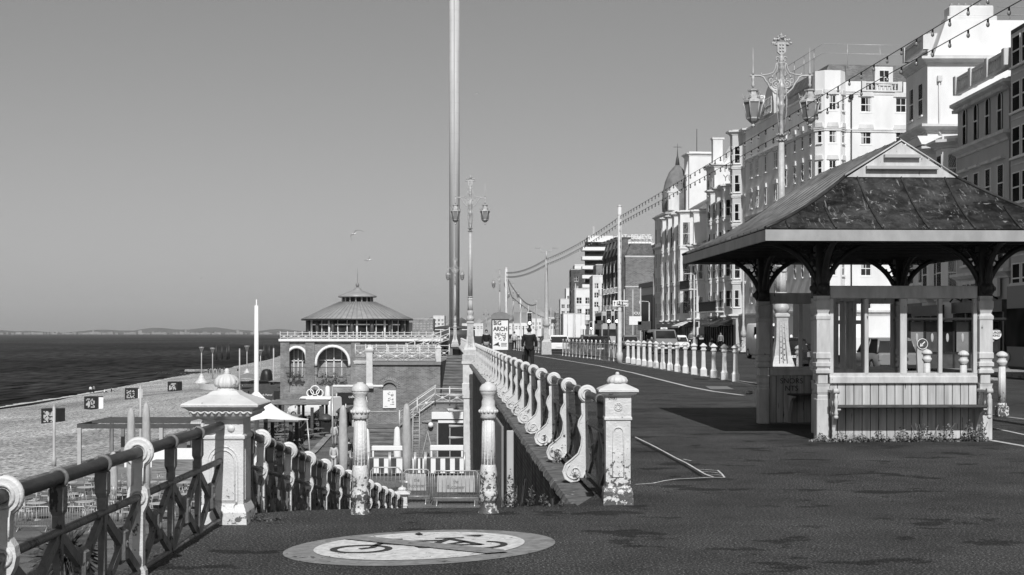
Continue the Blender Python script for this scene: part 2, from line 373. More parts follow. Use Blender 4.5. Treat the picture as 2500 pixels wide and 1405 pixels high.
# beach: shingle falling to the sea
mb = MB(); rows = []
def beach_z(s): return lerp(LOW - 0.02, -12.6, s ** 0.8)
for j in range(61):
    Y = 10 + 690 * (j / 60) ** 1.6
    xl = -26.9 if Y < 130 else lerp(-26.9, -44, (Y - 130) / 200) if Y < 330 else lerp(-44, -84, (Y - 330) / 230)
    xs = -88 - (0 if Y < 300 else (Y - 300) * 0.045)
    for i in range(25):
        s = i / 24; X = lerp(xl, xs - 14, s)
        z = beach_z(s) + 0.22 * math.sin(X * 0.31 + 1.3 * math.sin(Y * 0.03)) * s + 0.10 * math.sin(Y * 0.11 + X * 0.2)
        mb.v.append((X, Y, z if i else LOW))
for j in range(60):
    for i in range(24):
        k = j * 25 + i; mb.f.append((k, k + 1, k + 26, k + 25)); mb.sm.append(True)
mb.build('beach', M_SHINGLE, fixn=True)['kind'] = 'structure'
# sea
m = bpy.data.materials.new('sea_water'); m.use_nodes = True; n, L, b = nodes_of(m)
b.inputs['Roughness'].default_value = 0.6; b.inputs['Specular IOR Level'].default_value = 0.0
tc = n.new('ShaderNodeTexCoord')
def nz(sc, st, det=4, off=0):
    mp = n.new('ShaderNodeMapping'); mp.inputs['Scale'].default_value = st; mp.inputs['Location'].default_value = (off, off, 0); L.new(tc.outputs['Object'], mp.inputs[0])
    t = n.new('ShaderNodeTexNoise'); t.inputs['Scale'].default_value = sc; t.inputs['Detail'].default_value = det; t.inputs['Roughness'].default_value = 0.62; L.new(mp.outputs[0], t.inputs['Vector']); return t.outputs[0]
a1 = nz(1.0, (0.42, 0.06, 1), 8); a2 = nz(1.0, (0.004, 0.0022, 1), 4, 7)
r = n.new('ShaderNodeMapRange'); r.inputs[1].default_value = 0.34; r.inputs[2].default_value = 0.66; r.inputs[3].default_value = 0.000; r.inputs[4].default_value = 0.055
L.new(a1, r.inputs[0]); r2 = n.new('ShaderNodeMapRange'); r2.inputs[1].default_value = 0.35; r2.inputs[2].default_value = 0.65; r2.inputs[3].default_value = 0.5; r2.inputs[4].default_value = 1.6; L.new(a2, r2.inputs[0])
mm = n.new('ShaderNodeMath'); mm.operation = 'MULTIPLY'; L.new(r.outputs[0], mm.inputs[0]); L.new(r2.outputs[0], mm.inputs[1])
a3 = nz(1.0, (0.05, 0.016, 1), 3, 19); r3 = n.new('ShaderNodeMapRange'); r3.inputs[1].default_value = 0.72; r3.inputs[2].default_value = 0.75; r3.inputs[3].default_value = 0; r3.inputs[4].default_value = 0.25; L.new(a3, r3.inputs[0])
ad = n.new('ShaderNodeMath'); L.new(mm.outputs[0], ad.inputs[0]); L.new(r3.outputs[0], ad.inputs[1])
L.new(ad.outputs[0], b.inputs['Base Color'])
bp = n.new('ShaderNodeBump'); bp.inputs['Strength'].default_value = 0.5; bp.inputs['Distance'].default_value = 0.3; L.new(a1, bp.inputs['Height']); L.new(bp.outputs[0], b.inputs['Normal'])
SEA = -11.7
poly_sheet('sea', [(-30000, -200), (-60, -200), (-60, 900), (-60, 14000), (-30000, 14000)], SEA, m)
# land beyond, low hills and the far coast
M_HILL = mat('far_hill', 0.05, 0.9, 0.1, var=0.4, vscale=0.004)
M_TOWNF = mat('far_town_walls', 0.22, 0.9, 0.1, var=0.5, vscale=0.02)
def ridge(name, Y, xs, prof, m, depth, base):
    mb = MB(); k = len(xs)
    for yy, f in ((Y, 0.0), (Y + depth * 0.4, 1.0), (Y + depth, 0.2)):
        for x, h in zip(xs, prof): mb.v.append((x, yy, base + h * f))
    for r_ in range(2):
        for i in range(k - 1): a = r_ * k + i; mb.f.append((a, a + 1, a + k + 1, a + k)); mb.sm.append(True)
    o = mb.build(name, m); o['kind'] = 'structure'; return o
r5 = random.Random(5)
xs = [-4600 + i * 90 for i in range(80)]
ridge('far_coast', 9500, xs, [18 + 10 * math.sin(i * .7) + 8 * r5.random() for i in range(80)], M_HILL, 800, SEA - 2)
def hh(x): return 16 + 32 * math.exp(-((x + 2500) / 480) ** 2) + 26 * sm01((x + 2300) / 1200) + 16 * math.exp(-((x + 900) / 420) ** 2) + 12 * math.sin(x * .013)
xs2 = [-3900 + i * 70 for i in range(110)]
ridge('far_hills', 10400, xs2, [max(5, hh(x)) for x in xs2], M_HILL, 1500, SEA - 2)
mb = MB()
for i in range(260):
    x = -4300 + 3600 * r5.random(); w = r5.uniform(6, 34); h = r5.uniform(6, 17) * (1.8 if r5.random() < .06 else 1)
    mb.box(x, x + w, 9440 + r5.uniform(0, 30), 9490, SEA, SEA + h)
o = mb.build('far_town', M_TOWNF, fixn=False); tag(o, kind='stuff', label='pale low town strung along the far coast')
poly_sheet('inland_ground', [(-60, 560), (4000, 560), (4000, 9000), (-900, 9000), (-105, 700)], -0.6, M_HILL)
xs3 = [-260 + i * 30 for i in range(60)]
ridge('town_hill', 1700, xs3, [14 + 12 * sm01((x + 200) / 500) + 3 * math.sin(x * .03) for x in xs3], M_HILL, 500, -2)

# walls that hold the promenade up
def wall_run(name, pts, ztop, zbot, th, m, label, cap=None):
    t = thing(name, label, 'wall', (pts[0][0], pts[0][1], 0)); ox, oy = pts[0]; w = MB()
    for (a, b) in zip(pts, pts[1:]):
        za = ztop(a[1]) if callable(ztop) else ztop; zb = ztop(b[1]) if callable(ztop) else ztop
        v = [(a[0] - ox, a[1] - oy), (b[0] - ox, b[1] - oy), (b[0] - ox + th, b[1] - oy), (a[0] - ox + th, a[1] - oy)]
        w.add([(v[0][0], v[0][1], zbot), (v[1][0], v[1][1], zbot), (v[2][0], v[2][1], zbot), (v[3][0], v[3][1], zbot), (v[0][0], v[0][1], za), (v[1][0], v[1][1], zb), (v[2][0], v[2][1], zb), (v[3][0], v[3][1], za)],
              [(0, 1, 5, 4), (3, 2, 6, 7), (4, 5, 6, 7), (0, 3, 7, 4), (1, 2, 6, 5)])
    w.build('brickwork', m, t); return t
rw = wall_run('retaining_wall', [(rail_x(y) - 0.2, y) for y in (13.15, 20, 30, 40, 60, 74.3)], -0.22, LOW, 0.15, mat('old_brick', 0.085, 0.9, 0.2, kind='brick', var=0.6, vscale=2, bump=0.6, bscale=20), 'dark brick retaining wall under the stone coping beside the ramp')
c = MB(); r6 = random.Random(9)                          # worn stone coping in lengths
ys = [13.15]
while ys[-1] < 74: ys.append(ys[-1] + 1.45)
for a, b in zip(ys, ys[1:]):
    for k in range(6):
        ya, yb = lerp(a + .008, b - .008, k / 6), lerp(a + .008, b - .008, (k + 1) / 6)
        def sec(y, e):
            x = rail_x(y) - rw.location.x; e2 = e * 0.02; yy = y - rw.location.y
            return [(x - .36 + e2, yy, -.2), (x - .385 + e2, yy, -.12 + e2), (x - .35, yy, -.07 + e2 * .5), (x + .06, yy, -.045), (x + .06, yy, -.2)]
        vs = sec(ya, r6.random() - .5) + sec(yb, r6.random() - .5)
        c.add(vs, [(i, i + 1, i + 6, i + 5) for i in range(4)] + [(0, 1, 2, 3, 4), (9, 8, 7, 6, 5)])
c.build('coping', M_STONE, rw)
wl = wall_run('ramp_wall', [(-2.745, 12.2), (-2.745, 20), (-2.745, 28), (-2.745, 33)], lambda y: min(-.02, -0.15 * (y - 12.2)) , LOW, 0.12, M_BRICKD, 'brick wall carrying the seaward side of the ramp')
wn = wall_run('sea_wall', [(-2.8, -8), (-2.8, 12.2)], -0.012, LOW, 0.2, M_BRICKD, 'brick sea wall under the nearest railing')
wf = wall_run('promenade_wall', [(rail_x(y) - 0.2, y) for y in (75.7, 100, 140, 170, 230, 320)], -0.05, LOW, 0.2, M_BRICK, 'long brick wall of arches under the far promenade')

# ------------------------------------------------------------------ painted markings
def strip(mb, pl, w, z, scale_w=True):      # polyline in photo pixels laid on the ground; w in metres
    q = [G(x, y, 0) for x, y in pl]; vs = []
    for i, p in enumerate(q):
        d = q[min(i + 1, len(q) - 1)] - q[max(i - 1, 0)]; d.z = 0; d.normalize(); s = Vector((d.y, -d.x, 0)) * w / 2
        vs += [(p - s).to_tuple()[:2] + (z,), (p + s).to_tuple()[:2] + (z,)]
    return mb.add(vs, [(2 * i, 2 * i + 1, 2 * i + 3, 2 * i + 2) for i in range(len(q) - 1)])
mb = MB()
strip(mb, [(1301, 867.8), (1366, 878), (1462, 893.5), (1544, 910.5), (1612, 927.6), (1681, 944.7), (1740, 956), (1815, 966)], 0.13, .004)
strip(mb, [(1430, 872), (1489, 883), (1578, 896), (1681, 913), (1760, 925), (1850, 943)], 0.12, .004)
strip(mb, [(2430, 1047), (2500, 1062), (2600, 1084)], 0.07, .004)
strip(mb, [(2420, 1076), (2500, 1090), (2600, 1112)], 0.10, .004)
o = mb.build('road_markings', M_PAINT, fixn=False); tag(o, kind='structure', label='thin white cycle lane lines on the promenade')
mb = MB()
strip(mb, [(1551, 1068), (1576, 1080), (1600, 1092), (1628, 1107), (1650, 1119), (1675, 1131), (1700, 1146), (1722, 1159), (1742, 1166)], 0.024, .004)
strip(mb, [(1668, 1122), (1688, 1126)], 0.02, .004)
strip(mb, [(1704, 1147), (1728, 1148), (1752, 1150)], 0.018, .004); strip(mb, [(1714, 1152), (1740, 1154), (1760, 1157)], 0.015, .004); strip(mb, [(1720, 1159), (1750, 1160), (1764, 1162)], 0.015, .004)
strip(mb, [(1752, 1149), (1762, 1158), (1769, 1167)], 0.02, .004)
strip(mb, [(1769, 1167), (1730, 1167), (1690, 1169), (1650, 1171), (1622, 1175), (1595, 1181), (1551, 1184)], 0.028, .0045)
o = mb.build('sprayed_markings', mat('spray_paint', 0.62, 0.8, 0.2, var=.3, vscale=6, chips=.6, cscale=30, cv=.04), fixn=False); tag(o, kind='structure', label='white sprayed outline beside the crack in the tarmac')
mb = MB()
strip(mb, [(1553, 1075), (1580, 1089), (1610, 1104), (1640, 1121), (1668, 1136), (1690, 1149), (1712, 1164)], 0.035, .006)
tag(mb.build('pavement_crack', mat('crack_dark', 0.006, .9), fixn=False), kind='structure', label='dark crack in the tarmac')
def ell(cx, cy, rx, ry, tilt, n=64, t0=0, t1=2 * math.pi):
    return [(cx + rx * math.cos(t), cy - tilt * math.cos(t) + ry * math.sin(t)) for t in [t0 + (t1 - t0) * i / n for i in range(n)]]
def gpoly(mb, px, z):
    v = [G(x, y, 0) for x, y in px]; return mb.add([(p.x, p.y, z) for p in v], [tuple(range(len(v)))])
def zp(x, y): return (x / 3.333 + 650, y / 3.333 + 1270)
ns = thing('painted_no_cycling_sign', 'round painted no cycling symbol on the dark tarmac', 'road marking', (0, 0, 0))
gpoly(MB(), ell(1023, 1339, 333, 42, 14), .004).build('outer_ring', M_RED, ns)
gpoly(MB(), ell(1023, 1336, 258, 33, 10.5), .008).build('white_disc', M_RWH, ns)
mb = MB()
def ring(mb, cx, cy, rx, ry, ix, iy, tilt, z, t0=0, t1=2 * math.pi):
    n = 40; A = [(cx + rx * math.cos(t), cy - tilt * math.cos(t) + ry * math.sin(t)) for t in [t0 + (t1 - t0) * i / n for i in range(n + 1)]]
    B = [(cx + ix * math.cos(t), cy - tilt * math.cos(t) + iy * math.sin(t)) for t in [t0 + (t1 - t0) * i / n for i in range(n + 1)]]
    vs = []
    for a, b in zip(A, B):
        pa, pb = G(*zp(*a)), G(*zp(*b)); vs += [(pa.x, pa.y, z), (pb.x, pb.y, z)]
    mb.add(vs, [(2 * i, 2 * i + 1, 2 * i + 3, 2 * i + 2) for i in range(n)])
ring(mb, 772, 248, 256, 33, 196, 25, 6, .012); ring(mb, 1715, 214, 250, 32, 192, 24, 6, .012, -1.2, 1.7)
for pl, w in (([(760, 247), (860, 236), (935, 198)], .05), ([(925, 203), (1040, 208), (1200, 217)], .05), ([(1010, 169), (1110, 167)], .045), ([(1205, 184), (1430, 177)], .05),
              ([(1385, 200), (1500, 158)], .055), ([(1375, 160), (1610, 155)], .03), ([(1475, 210), (1625, 186)], .05), ([(1500, 165), (1755, 213)], .06), ([(1475, 214), (1755, 211)], .045),
              ([(1220, 224), (1255, 236), (1375, 236)], .035)):
    strip(mb, [zp(*p) for p in pl], w, .012)
mb.build('bicycle_symbol', M_RBK, ns)
gpoly(MB(), [(879.5, 1313), (1229, 1347), (1240, 1352), (1187, 1356), (836, 1320), (858, 1314)], .016).build('diagonal_band', M_RED, ns)
gpoly(MB(), [zp(*p) for p in ((1205, 128), (1245, 118), (1280, 132), (1240, 136))], .017).build('worn_patch', M_RBK, ns); gpoly(MB(), [zp(*p) for p in ((1600, 138), (1775, 136), (1735, 147), (1640, 143))], .017).build('worn_patch', M_RBK, ns)

# ------------------------------------------------------------------ cast iron railings
def cap_prof(hw, z, k=1.0): return [(hw * .9, z), (hw * 1.5, z + .03 * k), (hw * 1.62, z + .05 * k), (hw * 1.62, z + .085 * k), (hw * 1.2, z + .11 * k)]
def ring_head(mb, z, r=.098):
    mb.disc((0, 0, z), r * .86, 'y', .055, 24); mb.torus((0, 0, z), r * .84, r * .19, 'y', 24, 8)
    mb.torus((0, -.028, z), r * .56, r * .12, 'y', 20, 6); mb.torus((0, .028, z), r * .56, r * .12, 'y', 20, 6)
def plain_post(H, mid):
    mb = MB(); ring_head(mb, H)
    o = [(.045, H - .07), (.036, H - .12), (.036, mid + .09), (.062, mid + .05), (.07, mid), (.06, mid - .05), (.036, mid - .1), (.034, .08), (.05, .05), (.055, 0)]
    poly = [(-x, z) for x, z in o] + [(x, z) for x, z in reversed(o)]
    mb.prism(poly, 'y', -.032, .032); mb.torus((0, -.034, mid), .045, .012, 'y', 16, 6)
    mb.tube([(.034, -.034, H - .1), (.034, -.034, mid + .08)], .007, 6); mb.tube([(-.034, -.034, H - .1), (-.034, -.034, mid + .08)], .007, 6)
    return mb
SCK = .001545
def scroll_post(H):
    mb = MB(); ring_head(mb, H, .10)
    L = [(945, 480), (948, 560), (925, 600), (916, 640), (930, 682), (942, 720), (936, 780), (915, 838), (868, 880), (825, 912), (804, 965), (818, 1015), (860, 1040), (905, 1034), (945, 1010), (968, 960)]
    Rr = [(985, 900), (984, 700), (1000, 660), (1003, 620), (986, 580), (984, 480)]
    T = lambda p: ((p[0] - 985) * SCK, H - (p[1] - 415) * SCK)
    mb.prism([T(p) for p in L + Rr], 'y', -.033, .033)
    mb.tube([(T(p)[0], -.036, T(p)[1]) for p in L], .011, 6)
    cx, cz = T((888, 968)); sp = []
    for i in range(26):
        a = 2.2 + i * 0.36; r = .098 * (1 - i / 29); sp.append((cx + r * math.cos(a), -.036, cz + r * math.sin(a)))
    mb.tube(sp, [.012 * (1 - i / 60) for i in range(26)], 6); mb.ball((cx, -.034, cz), .018, 8, 5)
    mb.prism([(-.03, -.03), (.04, -.03), (.04, .32), (-.03, .32)], 'y', -.028, .028)
    return mb
def baluster(H, mid):
    mb = MB(); mb.torus((0, 0, H), .046, .013, 'y', 18, 6)
    mb.sqlathe([(.026, mid + .02), (.026, H - .2), (.037, H - .17), (.037, H - .05), (.026, H - .04)])
    mb.box(-.02, .02, -.026, .026, .04, mid - .015); return mb
def lattice(L_, mid):                      # crossed bars with a cast boss, between two balusters
    mb = MB(); z0, z1 = .05, mid - .02; zc = (z0 + z1) / 2
    for y, z in ((0.02, z0), (L_ - .02, z0), (0.02, z1), (L_ - .02, z1)):
        d = math.atan2(zc - z, L_ / 2 - y); ln = math.hypot(zc - z, L_ / 2 - y)
        M = Matrix.Translation((0, y, z)) @ Matrix.Rotation(d, 4, 'X'); mb.box(-.016, .016, 0, ln, -.03, .03, M)
    mb.bev(-.035, .035, L_ / 2 - .07, L_ / 2 + .07, zc - .12, zc + .11, .03); mb.ball((-.03, L_ / 2, zc), .03, 8, 5, (.6, 1, 1)); mb.ball((.03, L_ / 2, zc), .03, 8, 5, (.6, 1, 1))
    return mb
DATA = {}
def inst(key, mk, m, parent, loc, name, rz=0, rx=0, sc=None):
    if key not in DATA:
        o = mk().build(name, m, parent); DATA[key] = o.data
    else:
        o = bpy.data.objects.new(name, DATA[key]); COL.objects.link(o); o.parent = parent
    o.location = loc; o.rotation_euler = (rx, 0, rz)
    if sc: o.scale = sc
    return o
def railing(name, label, path, H, mid, bays, nb, postkind, group=None, zf=lambda y: 0.0, posts=None, lat=True, pm=None):
    """path: function Y -> X; bays: list of Y of the ring posts"""
    y0 = bays[0]; t = thing(name, label, 'railing', (path(y0), y0, zf(y0)), 0, group)
    def loc(y, z=0): return (path(y) - path(y0), y - y0, zf(y) - zf(y0) + z)
    ys = [bays[0] + (bays[-1] - bays[0]) * i / 40 for i in range(41)]
    MB().tube([loc(y, H) for y in ys], .038, 12).build('handrail', M_RAIL, t)
    MB().tube([loc(y, mid) for y in ys], .024, 6).build('middle_rail', M_BAL, t)
    MB().tube([loc(y, .045) for y in ys], .02, 6).build('bottom_rail', M_BAL, t)
    for i, y in enumerate(bays):
        if i in (posts or []): continue
        if postkind == 'scroll': inst(('scroll', H), lambda: scroll_post(H), pm or M_IRON, t, loc(y), 'post'); COL.objects[-1].rotation_euler = (rnd.uniform(-.015, .015), rnd.uniform(-.015, .015), rnd.uniform(-.04, .04))
        else: inst(('plain', H), lambda: plain_post(H, mid), pm or M_IRON, t, loc(y), 'post')
    for a, b in zip(bays, bays[1:]):
        st = (b - a) / (nb + 1)
        for k in range(nb + 1):
            y = a + st * k
            if k: inst(('bal', H, mid), lambda: baluster(H, mid), M_BAL, t, loc(y), 'baluster')
            if lat:
                p = loc(y); q = loc(y + st); rx = math.atan2(q[2] - p[2], st); rz = -math.atan2(q[0] - p[0], st)
                ss = st / 0.85; o = inst(('lat', mid), lambda: lattice(.85, mid), M_BAL, t, p, 'lattice_panel', rz=rz); o.scale = (1, ss, 1); o.rotation_euler = (rx, 0, rz)
    return t
# nearest railing, on the left
railing('promenade_railing', 'near cast iron railing of white ring posts and dark lattice at the left edge', lambda y: -2.43, .82, .53, [1.9, 4.35, 6.8, 9.26, 11.87], 2, 'plain', posts=[4])
# down the ramp
rb = [12.15, 13.9, 15.6, 17.1, 18.6, 20.0, 21.3, 22.8, 24.3, 25.7, 27.1, 28.5, 29.9, 31.6]
railing('ramp_railing', 'cast iron railing running down the ramp between two pillars', lambda y: -2.45, .84, .54, rb, 2, 'plain', zf=lambda y: max(MIDZ, -0.15 * max(0, y - 12.0)), posts=[0, 13])
# along the promenade, with scroll brackets outside
mr = railing('promenade_railing', 'long white railing with scrolled brackets along the promenade edge above the ramp', rail_x, .92, .61, [13.2 + 2.5 * i for i in range(25)], 1, 'scroll', posts=[0], group='white scrolled railings along the promenade')
railing('promenade_railing', 'white scrolled railing beyond the first ornate lamp standard', rail_x, .92, .61, [75.9 + 2.6 * i for i in range(29)], 1, 'scroll', group='white scrolled railings along the promenade', lat=False)

def arch_relief(mb, w, z0, z1, y, r=.008):
    pts_ = [(-w, y, z0), (-w, y, z1 - w)] + [(-w * math.cos(t), y, z1 - w + w * math.sin(t)) for t in [math.pi * i / 10 for i in range(1, 10)]] + [(w, y, z1 - w), (w, y, z0)]
    mb.tube(pts_, r, 6, closed=True)
# left, big pillar
t = thing('railing_pillar', 'broad white cast iron pillar with overhanging cap and melon finial at the head of the ramp', 'pillar', (-2.41, 12.02, 0))
mb = MB(); mb.sqlathe([(.205, 0), (.2, .1), (.188, .13), (.172, .17), (.172, .70), (.185, .715), (.185, .735), (.17, .75), (.17, .87), (.2, .885)])
arch_relief(mb, .10, .2, .62, -.174); arch_relief(mb, .125, .19, .65, -.173, .006)
mb.ball((.07, -.172, .80), .032, 12, 8, (1, .6, 1)); mb.torus((-.11, -.172, .82), .06, .016, 'y', 20, 8); mb.box(-.172, -.1, -.178, -.172, .17, .5)
for k in (-1, 1): mb.box(k * .172 - .004, k * .172 + .004, -.1, .1, .2, .62)
mb.build('shaft', M_PIL, t)
mb = MB(); mb.sqlathe([(.2, .885), (.25, .905), (.262, .925), (.262, .95), (.28, .965), (.318, .985), (.322, 1.0), (.31, 1.012), (.22, 1.05), (.14, 1.08), (.10, 1.11)])
mb.tube([(-.262 + .524 * i / 40, -.268, .938 + .01 * math.sin(i * 1.4)) for i in range(41)], .01, 5); mb.tube([(.268, -.262 + .524 * i / 40, .938 + .01 * math.sin(i * 1.4)) for i in range(41)], .01, 5)
mb.build('cap', M_PIL, t)
mb = MB(); mb.lathe([(.105, 1.1), (.085, 1.115), (.08, 1.13)], n=20)
mb.lathe([(.07, 1.13), (.1, 1.145), (.108, 1.17), (.1, 1.205), (.07, 1.235), (.02, 1.25)], n=56, flute=.11, nf=14); mb.lathe([(.022, 1.245), (.028, 1.255), (.02, 1.27), (.024, 1.28), (.01, 1.295)], n=10)
mb.build('finial', M_PIL, t)
# right pillar
def pillar(label, loc, s=1.0, group=None):
    t = thing('railing_pillar', label, 'pillar', loc, 0, group)
    mb = MB(); mb.sqlathe([(.14, 0), (.135, .12), (.125, .15), (.114, .17), (.114, .78), (.128, .79), (.128, .81), (.12, .82), (.12, 1.0), (.13, 1.01)])
    arch_relief(mb, .048, .26, .72, -.116, .008)
    mb.torus((0, -.122, .91), .036, .006, 'y', 16, 6)
    for i in range(8): a = i * math.pi / 4; mb.ball((.022 * math.cos(a), -.121, .91 + .022 * math.sin(a)), .009, 6, 4)
    mb.build('shaft', M_RUST, t)
    mb = MB(); mb.sqlathe([(.13, 1.01), (.165, 1.03), (.172, 1.045), (.185, 1.05), (.185, 1.068), (.17, 1.08), (.09, 1.115), (.07, 1.125)]); mb.build('cap', M_PIL, t)
    mb = MB(); mb.lathe([(.06, 1.12), (.095, 1.13), (.102, 1.15), (.085, 1.18), (.04, 1.2), (.02, 1.205)], n=48, flute=.12, nf=12); mb.lathe([(.015, 1.2), (.02, 1.215), (.012, 1.23)], n=8); mb.build('finial', M_PIL, t)
    if s != 1: t.scale = (s, s, s)
    return t
pr = pillar('white cast iron pillar with rosette and fluted dome ending the promenade railing', (.985, 13.3, 0))
text_obj('scratched_letters', 'VMR1', .035, M_DARK, pr, (-.05, -.1215, .985), depth=.001)
pe = dup(pr, (-2.45, 31.75, MIDZ), 0, 'small white pillar at the foot of the ramp railing')
# two free-standing ornate posts at the top of the ramp
t = thing('ornate_post', 'peeling white cast iron post with rusty base, left one at the head of the ramp', 'post', (-1.34, 12.56, -.012), 0, 'ornate posts at the head of the ramp')
mb = MB(); mb.lathe([(.1, 0), (.098, .015), (.08, .05), (.07, .11), (.084, .13), (.088, .165), (.084, .2), (.074, .225), (.072, .287), (.078, .31), (.078, .36), (.07, .42), (.064, .44)], n=24, flute=.06, nf=12)
mb.lathe([(.064, .44), (.062, .6), (.055, .845)], n=48, flute=.09, nf=12); mb.build('shaft', M_RUST, t)
mb = MB(); mb.lathe([(.058, .845), (.074, .855), (.07, .875), (.079, .9), (.08, .925), (.066, .945), (.06, .96), (.06, 1.0), (.05, 1.03), (.062, 1.06), (.076, 1.085), (.074, 1.095)], n=24)
for i in range(14): a = i * math.pi / 7; mb.ball((.074 * math.cos(a), .074 * math.sin(a), .912), .018, 8, 5)
mb.lathe([(.08, 1.092), (.08, 1.1), (.076, 1.125), (.058, 1.15), (.03, 1.163), (.028, 1.172)], n=32, flute=.04, nf=16); mb.build('capital', M_IRON, t)
dup(t, (-.21, 12.62, -.012), .7, 'peeling white cast iron post with rusty base, right one beside the brick wall')
# ------------------------------------------------------------------ the seafront shelter
SH = thing('seafront_shelter', 'old timber seafront shelter with hipped lead roof, iron brackets and built-in benches', 'shelter', (5.8, 21.1, 0), R(2.67))
# local frame: x to the right, y away; front face at y=0, body 2.5 wide and 4.6 deep
BW_, BD = 1.22, 3.9
M_SHW = mat('shelter_cream_paint', 0.50, 0.6, 0.3, var=0.25, vscale=4, chips=0.66, cscale=9, cv=0.10, stretch=(1.6, 1.6, .45), detail=8)
M_SHD = mat('shelter_dark_paint', 0.035, 0.5, 0.3, var=0.4, vscale=6, chips=0.72, cscale=12, cv=0.2)
M_SHB = mat('shelter_boards', 0.44, 0.7, 0.25, var=0.35, vscale=2.5, chips=0.64, cscale=5, cv=0.06, stretch=(4, 4, .35), detail=9)
m = asphalt('lead_roof', 0.012, 0.03, 0.05, 5, 1.2, 4); M_LEAD = m; n, L, b = nodes_of(m); b.inputs['Roughness'].default_value = 0.42; b.inputs['Specular IOR Level'].default_value = 0.4
tc = n.new('ShaderNodeTexCoord'); base = b.inputs['Base Color'].links[0].from_socket
def lichen_and_sun(sc, thr, w, st, val, base):
    mp = n.new('ShaderNodeMapping'); mp.inputs['Scale'].default_value = st; L.new(tc.outputs['Object'], mp.inputs[0])
    t = n.new('ShaderNodeTexNoise'); t.inputs['Scale'].default_value = sc; t.inputs['Detail'].default_value = 7; t.inputs['Roughness'].default_value = .6; t.inputs['Distortion'].default_value = 1.2; L.new(mp.outputs[0], t.inputs['Vector'])
    r = n.new('ShaderNodeMapRange'); r.inputs[1].default_value = thr; r.inputs[2].default_value = thr + w; L.new(t.outputs[0], r.inputs[0])
    x = n.new('ShaderNodeMix'); x.data_type = 'RGBA'; L.new(r.outputs[0], x.inputs[0]); L.new(base, x.inputs[6]); x.inputs[7].default_value = (val, val, val, 1); return x.outputs[2]
o1 = lichen_and_sun(5, .62, .07, (1, 1, 1), .10, base); o2 = lichen_and_sun(6, .60, .06, (3.0, .5, .5), .22, o1); o3 = lichen_and_sun(8, .63, .07, (1, 1, 1), .34, o2); L.new(o3, b.inputs['Base Color'])  # stretched pass paints grazing sun as pale streaks; the other passes are lichen
posts = [(-BW_, 0), (BW_, 0), (-BW_, BD), (BW_, BD), (-.25, 1.15), (.35, 2.3), (-.87, 1.5), (.87, 1.5)]
def turned_post(full=True):
    mb = MB(); mb.bev(-.095, .095, -.095, .095, 0, .62, .01); mb.sqlathe([(.085, .62), (.085, .66), (.078, .68), (.09, .72), (.09, .8), (.1, .84)])
    mb.bev(-.075, .075, -.075, .075, .84, .98, .01)
    mb.sqlathe([(.075, .98), (.11, 1.0), (.11, 1.04), (.09, 1.06), (.09, 1.09), (.112, 1.1), (.112, 1.15), (.09, 1.17), (.09, 1.2), (.108, 1.22), (.108, 1.29), (.098, 1.31), (.098, 1.78), (.108, 1.8), (.108, 1.84), (.08, 1.88), (.108, 1.97), (.108, 2.06), (.09, 2.08), (.1, 2.1), (.1, 2.14)])
    return mb
for i, (x, y) in enumerate(posts[:4] + posts[6:7]):
    inst('shpost', turned_post, M_SHW, SH, (x, y, 0), 'post')
    mb = MB(); mb.bev(-.1, .1, -.1, .1, 2.14, 2.98, .012); inst('shpostup', lambda: mb, M_SHD, SH, (x, y, 0), 'upper_post')
# rosettes
def rosette():
    mb = MB(); mb.lathe([(.05, 0), (.085, .012), (.09, .03), (.06, .05), (.045, .06), (.03, .085), (.01, .09)], n=24); return mb
for x, y, rx, rz in ((-BW_, -.08, 90, 0), (BW_, -.08, 90, 0), (BW_ + .09, 0, 90, 90), (-BW_ - .09, 0, 90, -90), (-BW_ - .09, BD, 90, -90), (-BW_, BD - .09, 90, 0)):
    o = inst('rosette', rosette, M_SHD, SH, (x, y, 2.25), 'rosette'); o.rotation_euler = (R(rx), 0, R(rz))
# curved brackets with pierced fretwork
def bracket():
    mb = MB(); n_ = 16; rx_, rz_ = .92, .95
    arc = [(rx_ - rx_ * math.cos(t), -rz_ + rz_ * math.sin(t)) for t in [math.pi / 2 * i / n_ for i in range(n_ + 1)]]   # from the post foot up and out
    mb.tube([(x + .02, 0, z) for x, z in arc], .045, 6)
    mb.tube([(x * .55 + .02, 0, z * .55 - .02) for x, z in arc if z > -.9], .012, 5)
    mb.box(0, .92, -.03, .03, -.03, .03); mb.box(-.02, .03, -.03, .03, -.95, 0)
    r_ = random.Random(3)
    for k in range(95):
        x, z = r_.uniform(.04, .8), r_.uniform(-.8, -.05); d = ((x - rx_) / rx_) ** 2 + ((z + rz_) / rz_) ** 2
        if d > 1.12:
            mb.torus((x, 0, z), r_.uniform(.03, .055), .017, 'y', 10, 4, r_.uniform(0, 3), r_.uniform(5, 8))
    return mb
def put_br(x, y, deg, zz=2.93, s=1.0):
    o = inst('bracket', bracket, M_SHD, SH, (x, y, zz), 'bracket'); o.rotation_euler = (0, 0, R(deg)); o.scale = (s, 1, s)
for (x, y) in posts[:4]:
    for dg in (0, 90, 180, 270): put_br(x, y, dg, s=.95 if dg in (0, 180) else 1.0)
for (x, y) in posts[6:7]:
    for dg in (90, 270): put_br(x, y, dg)
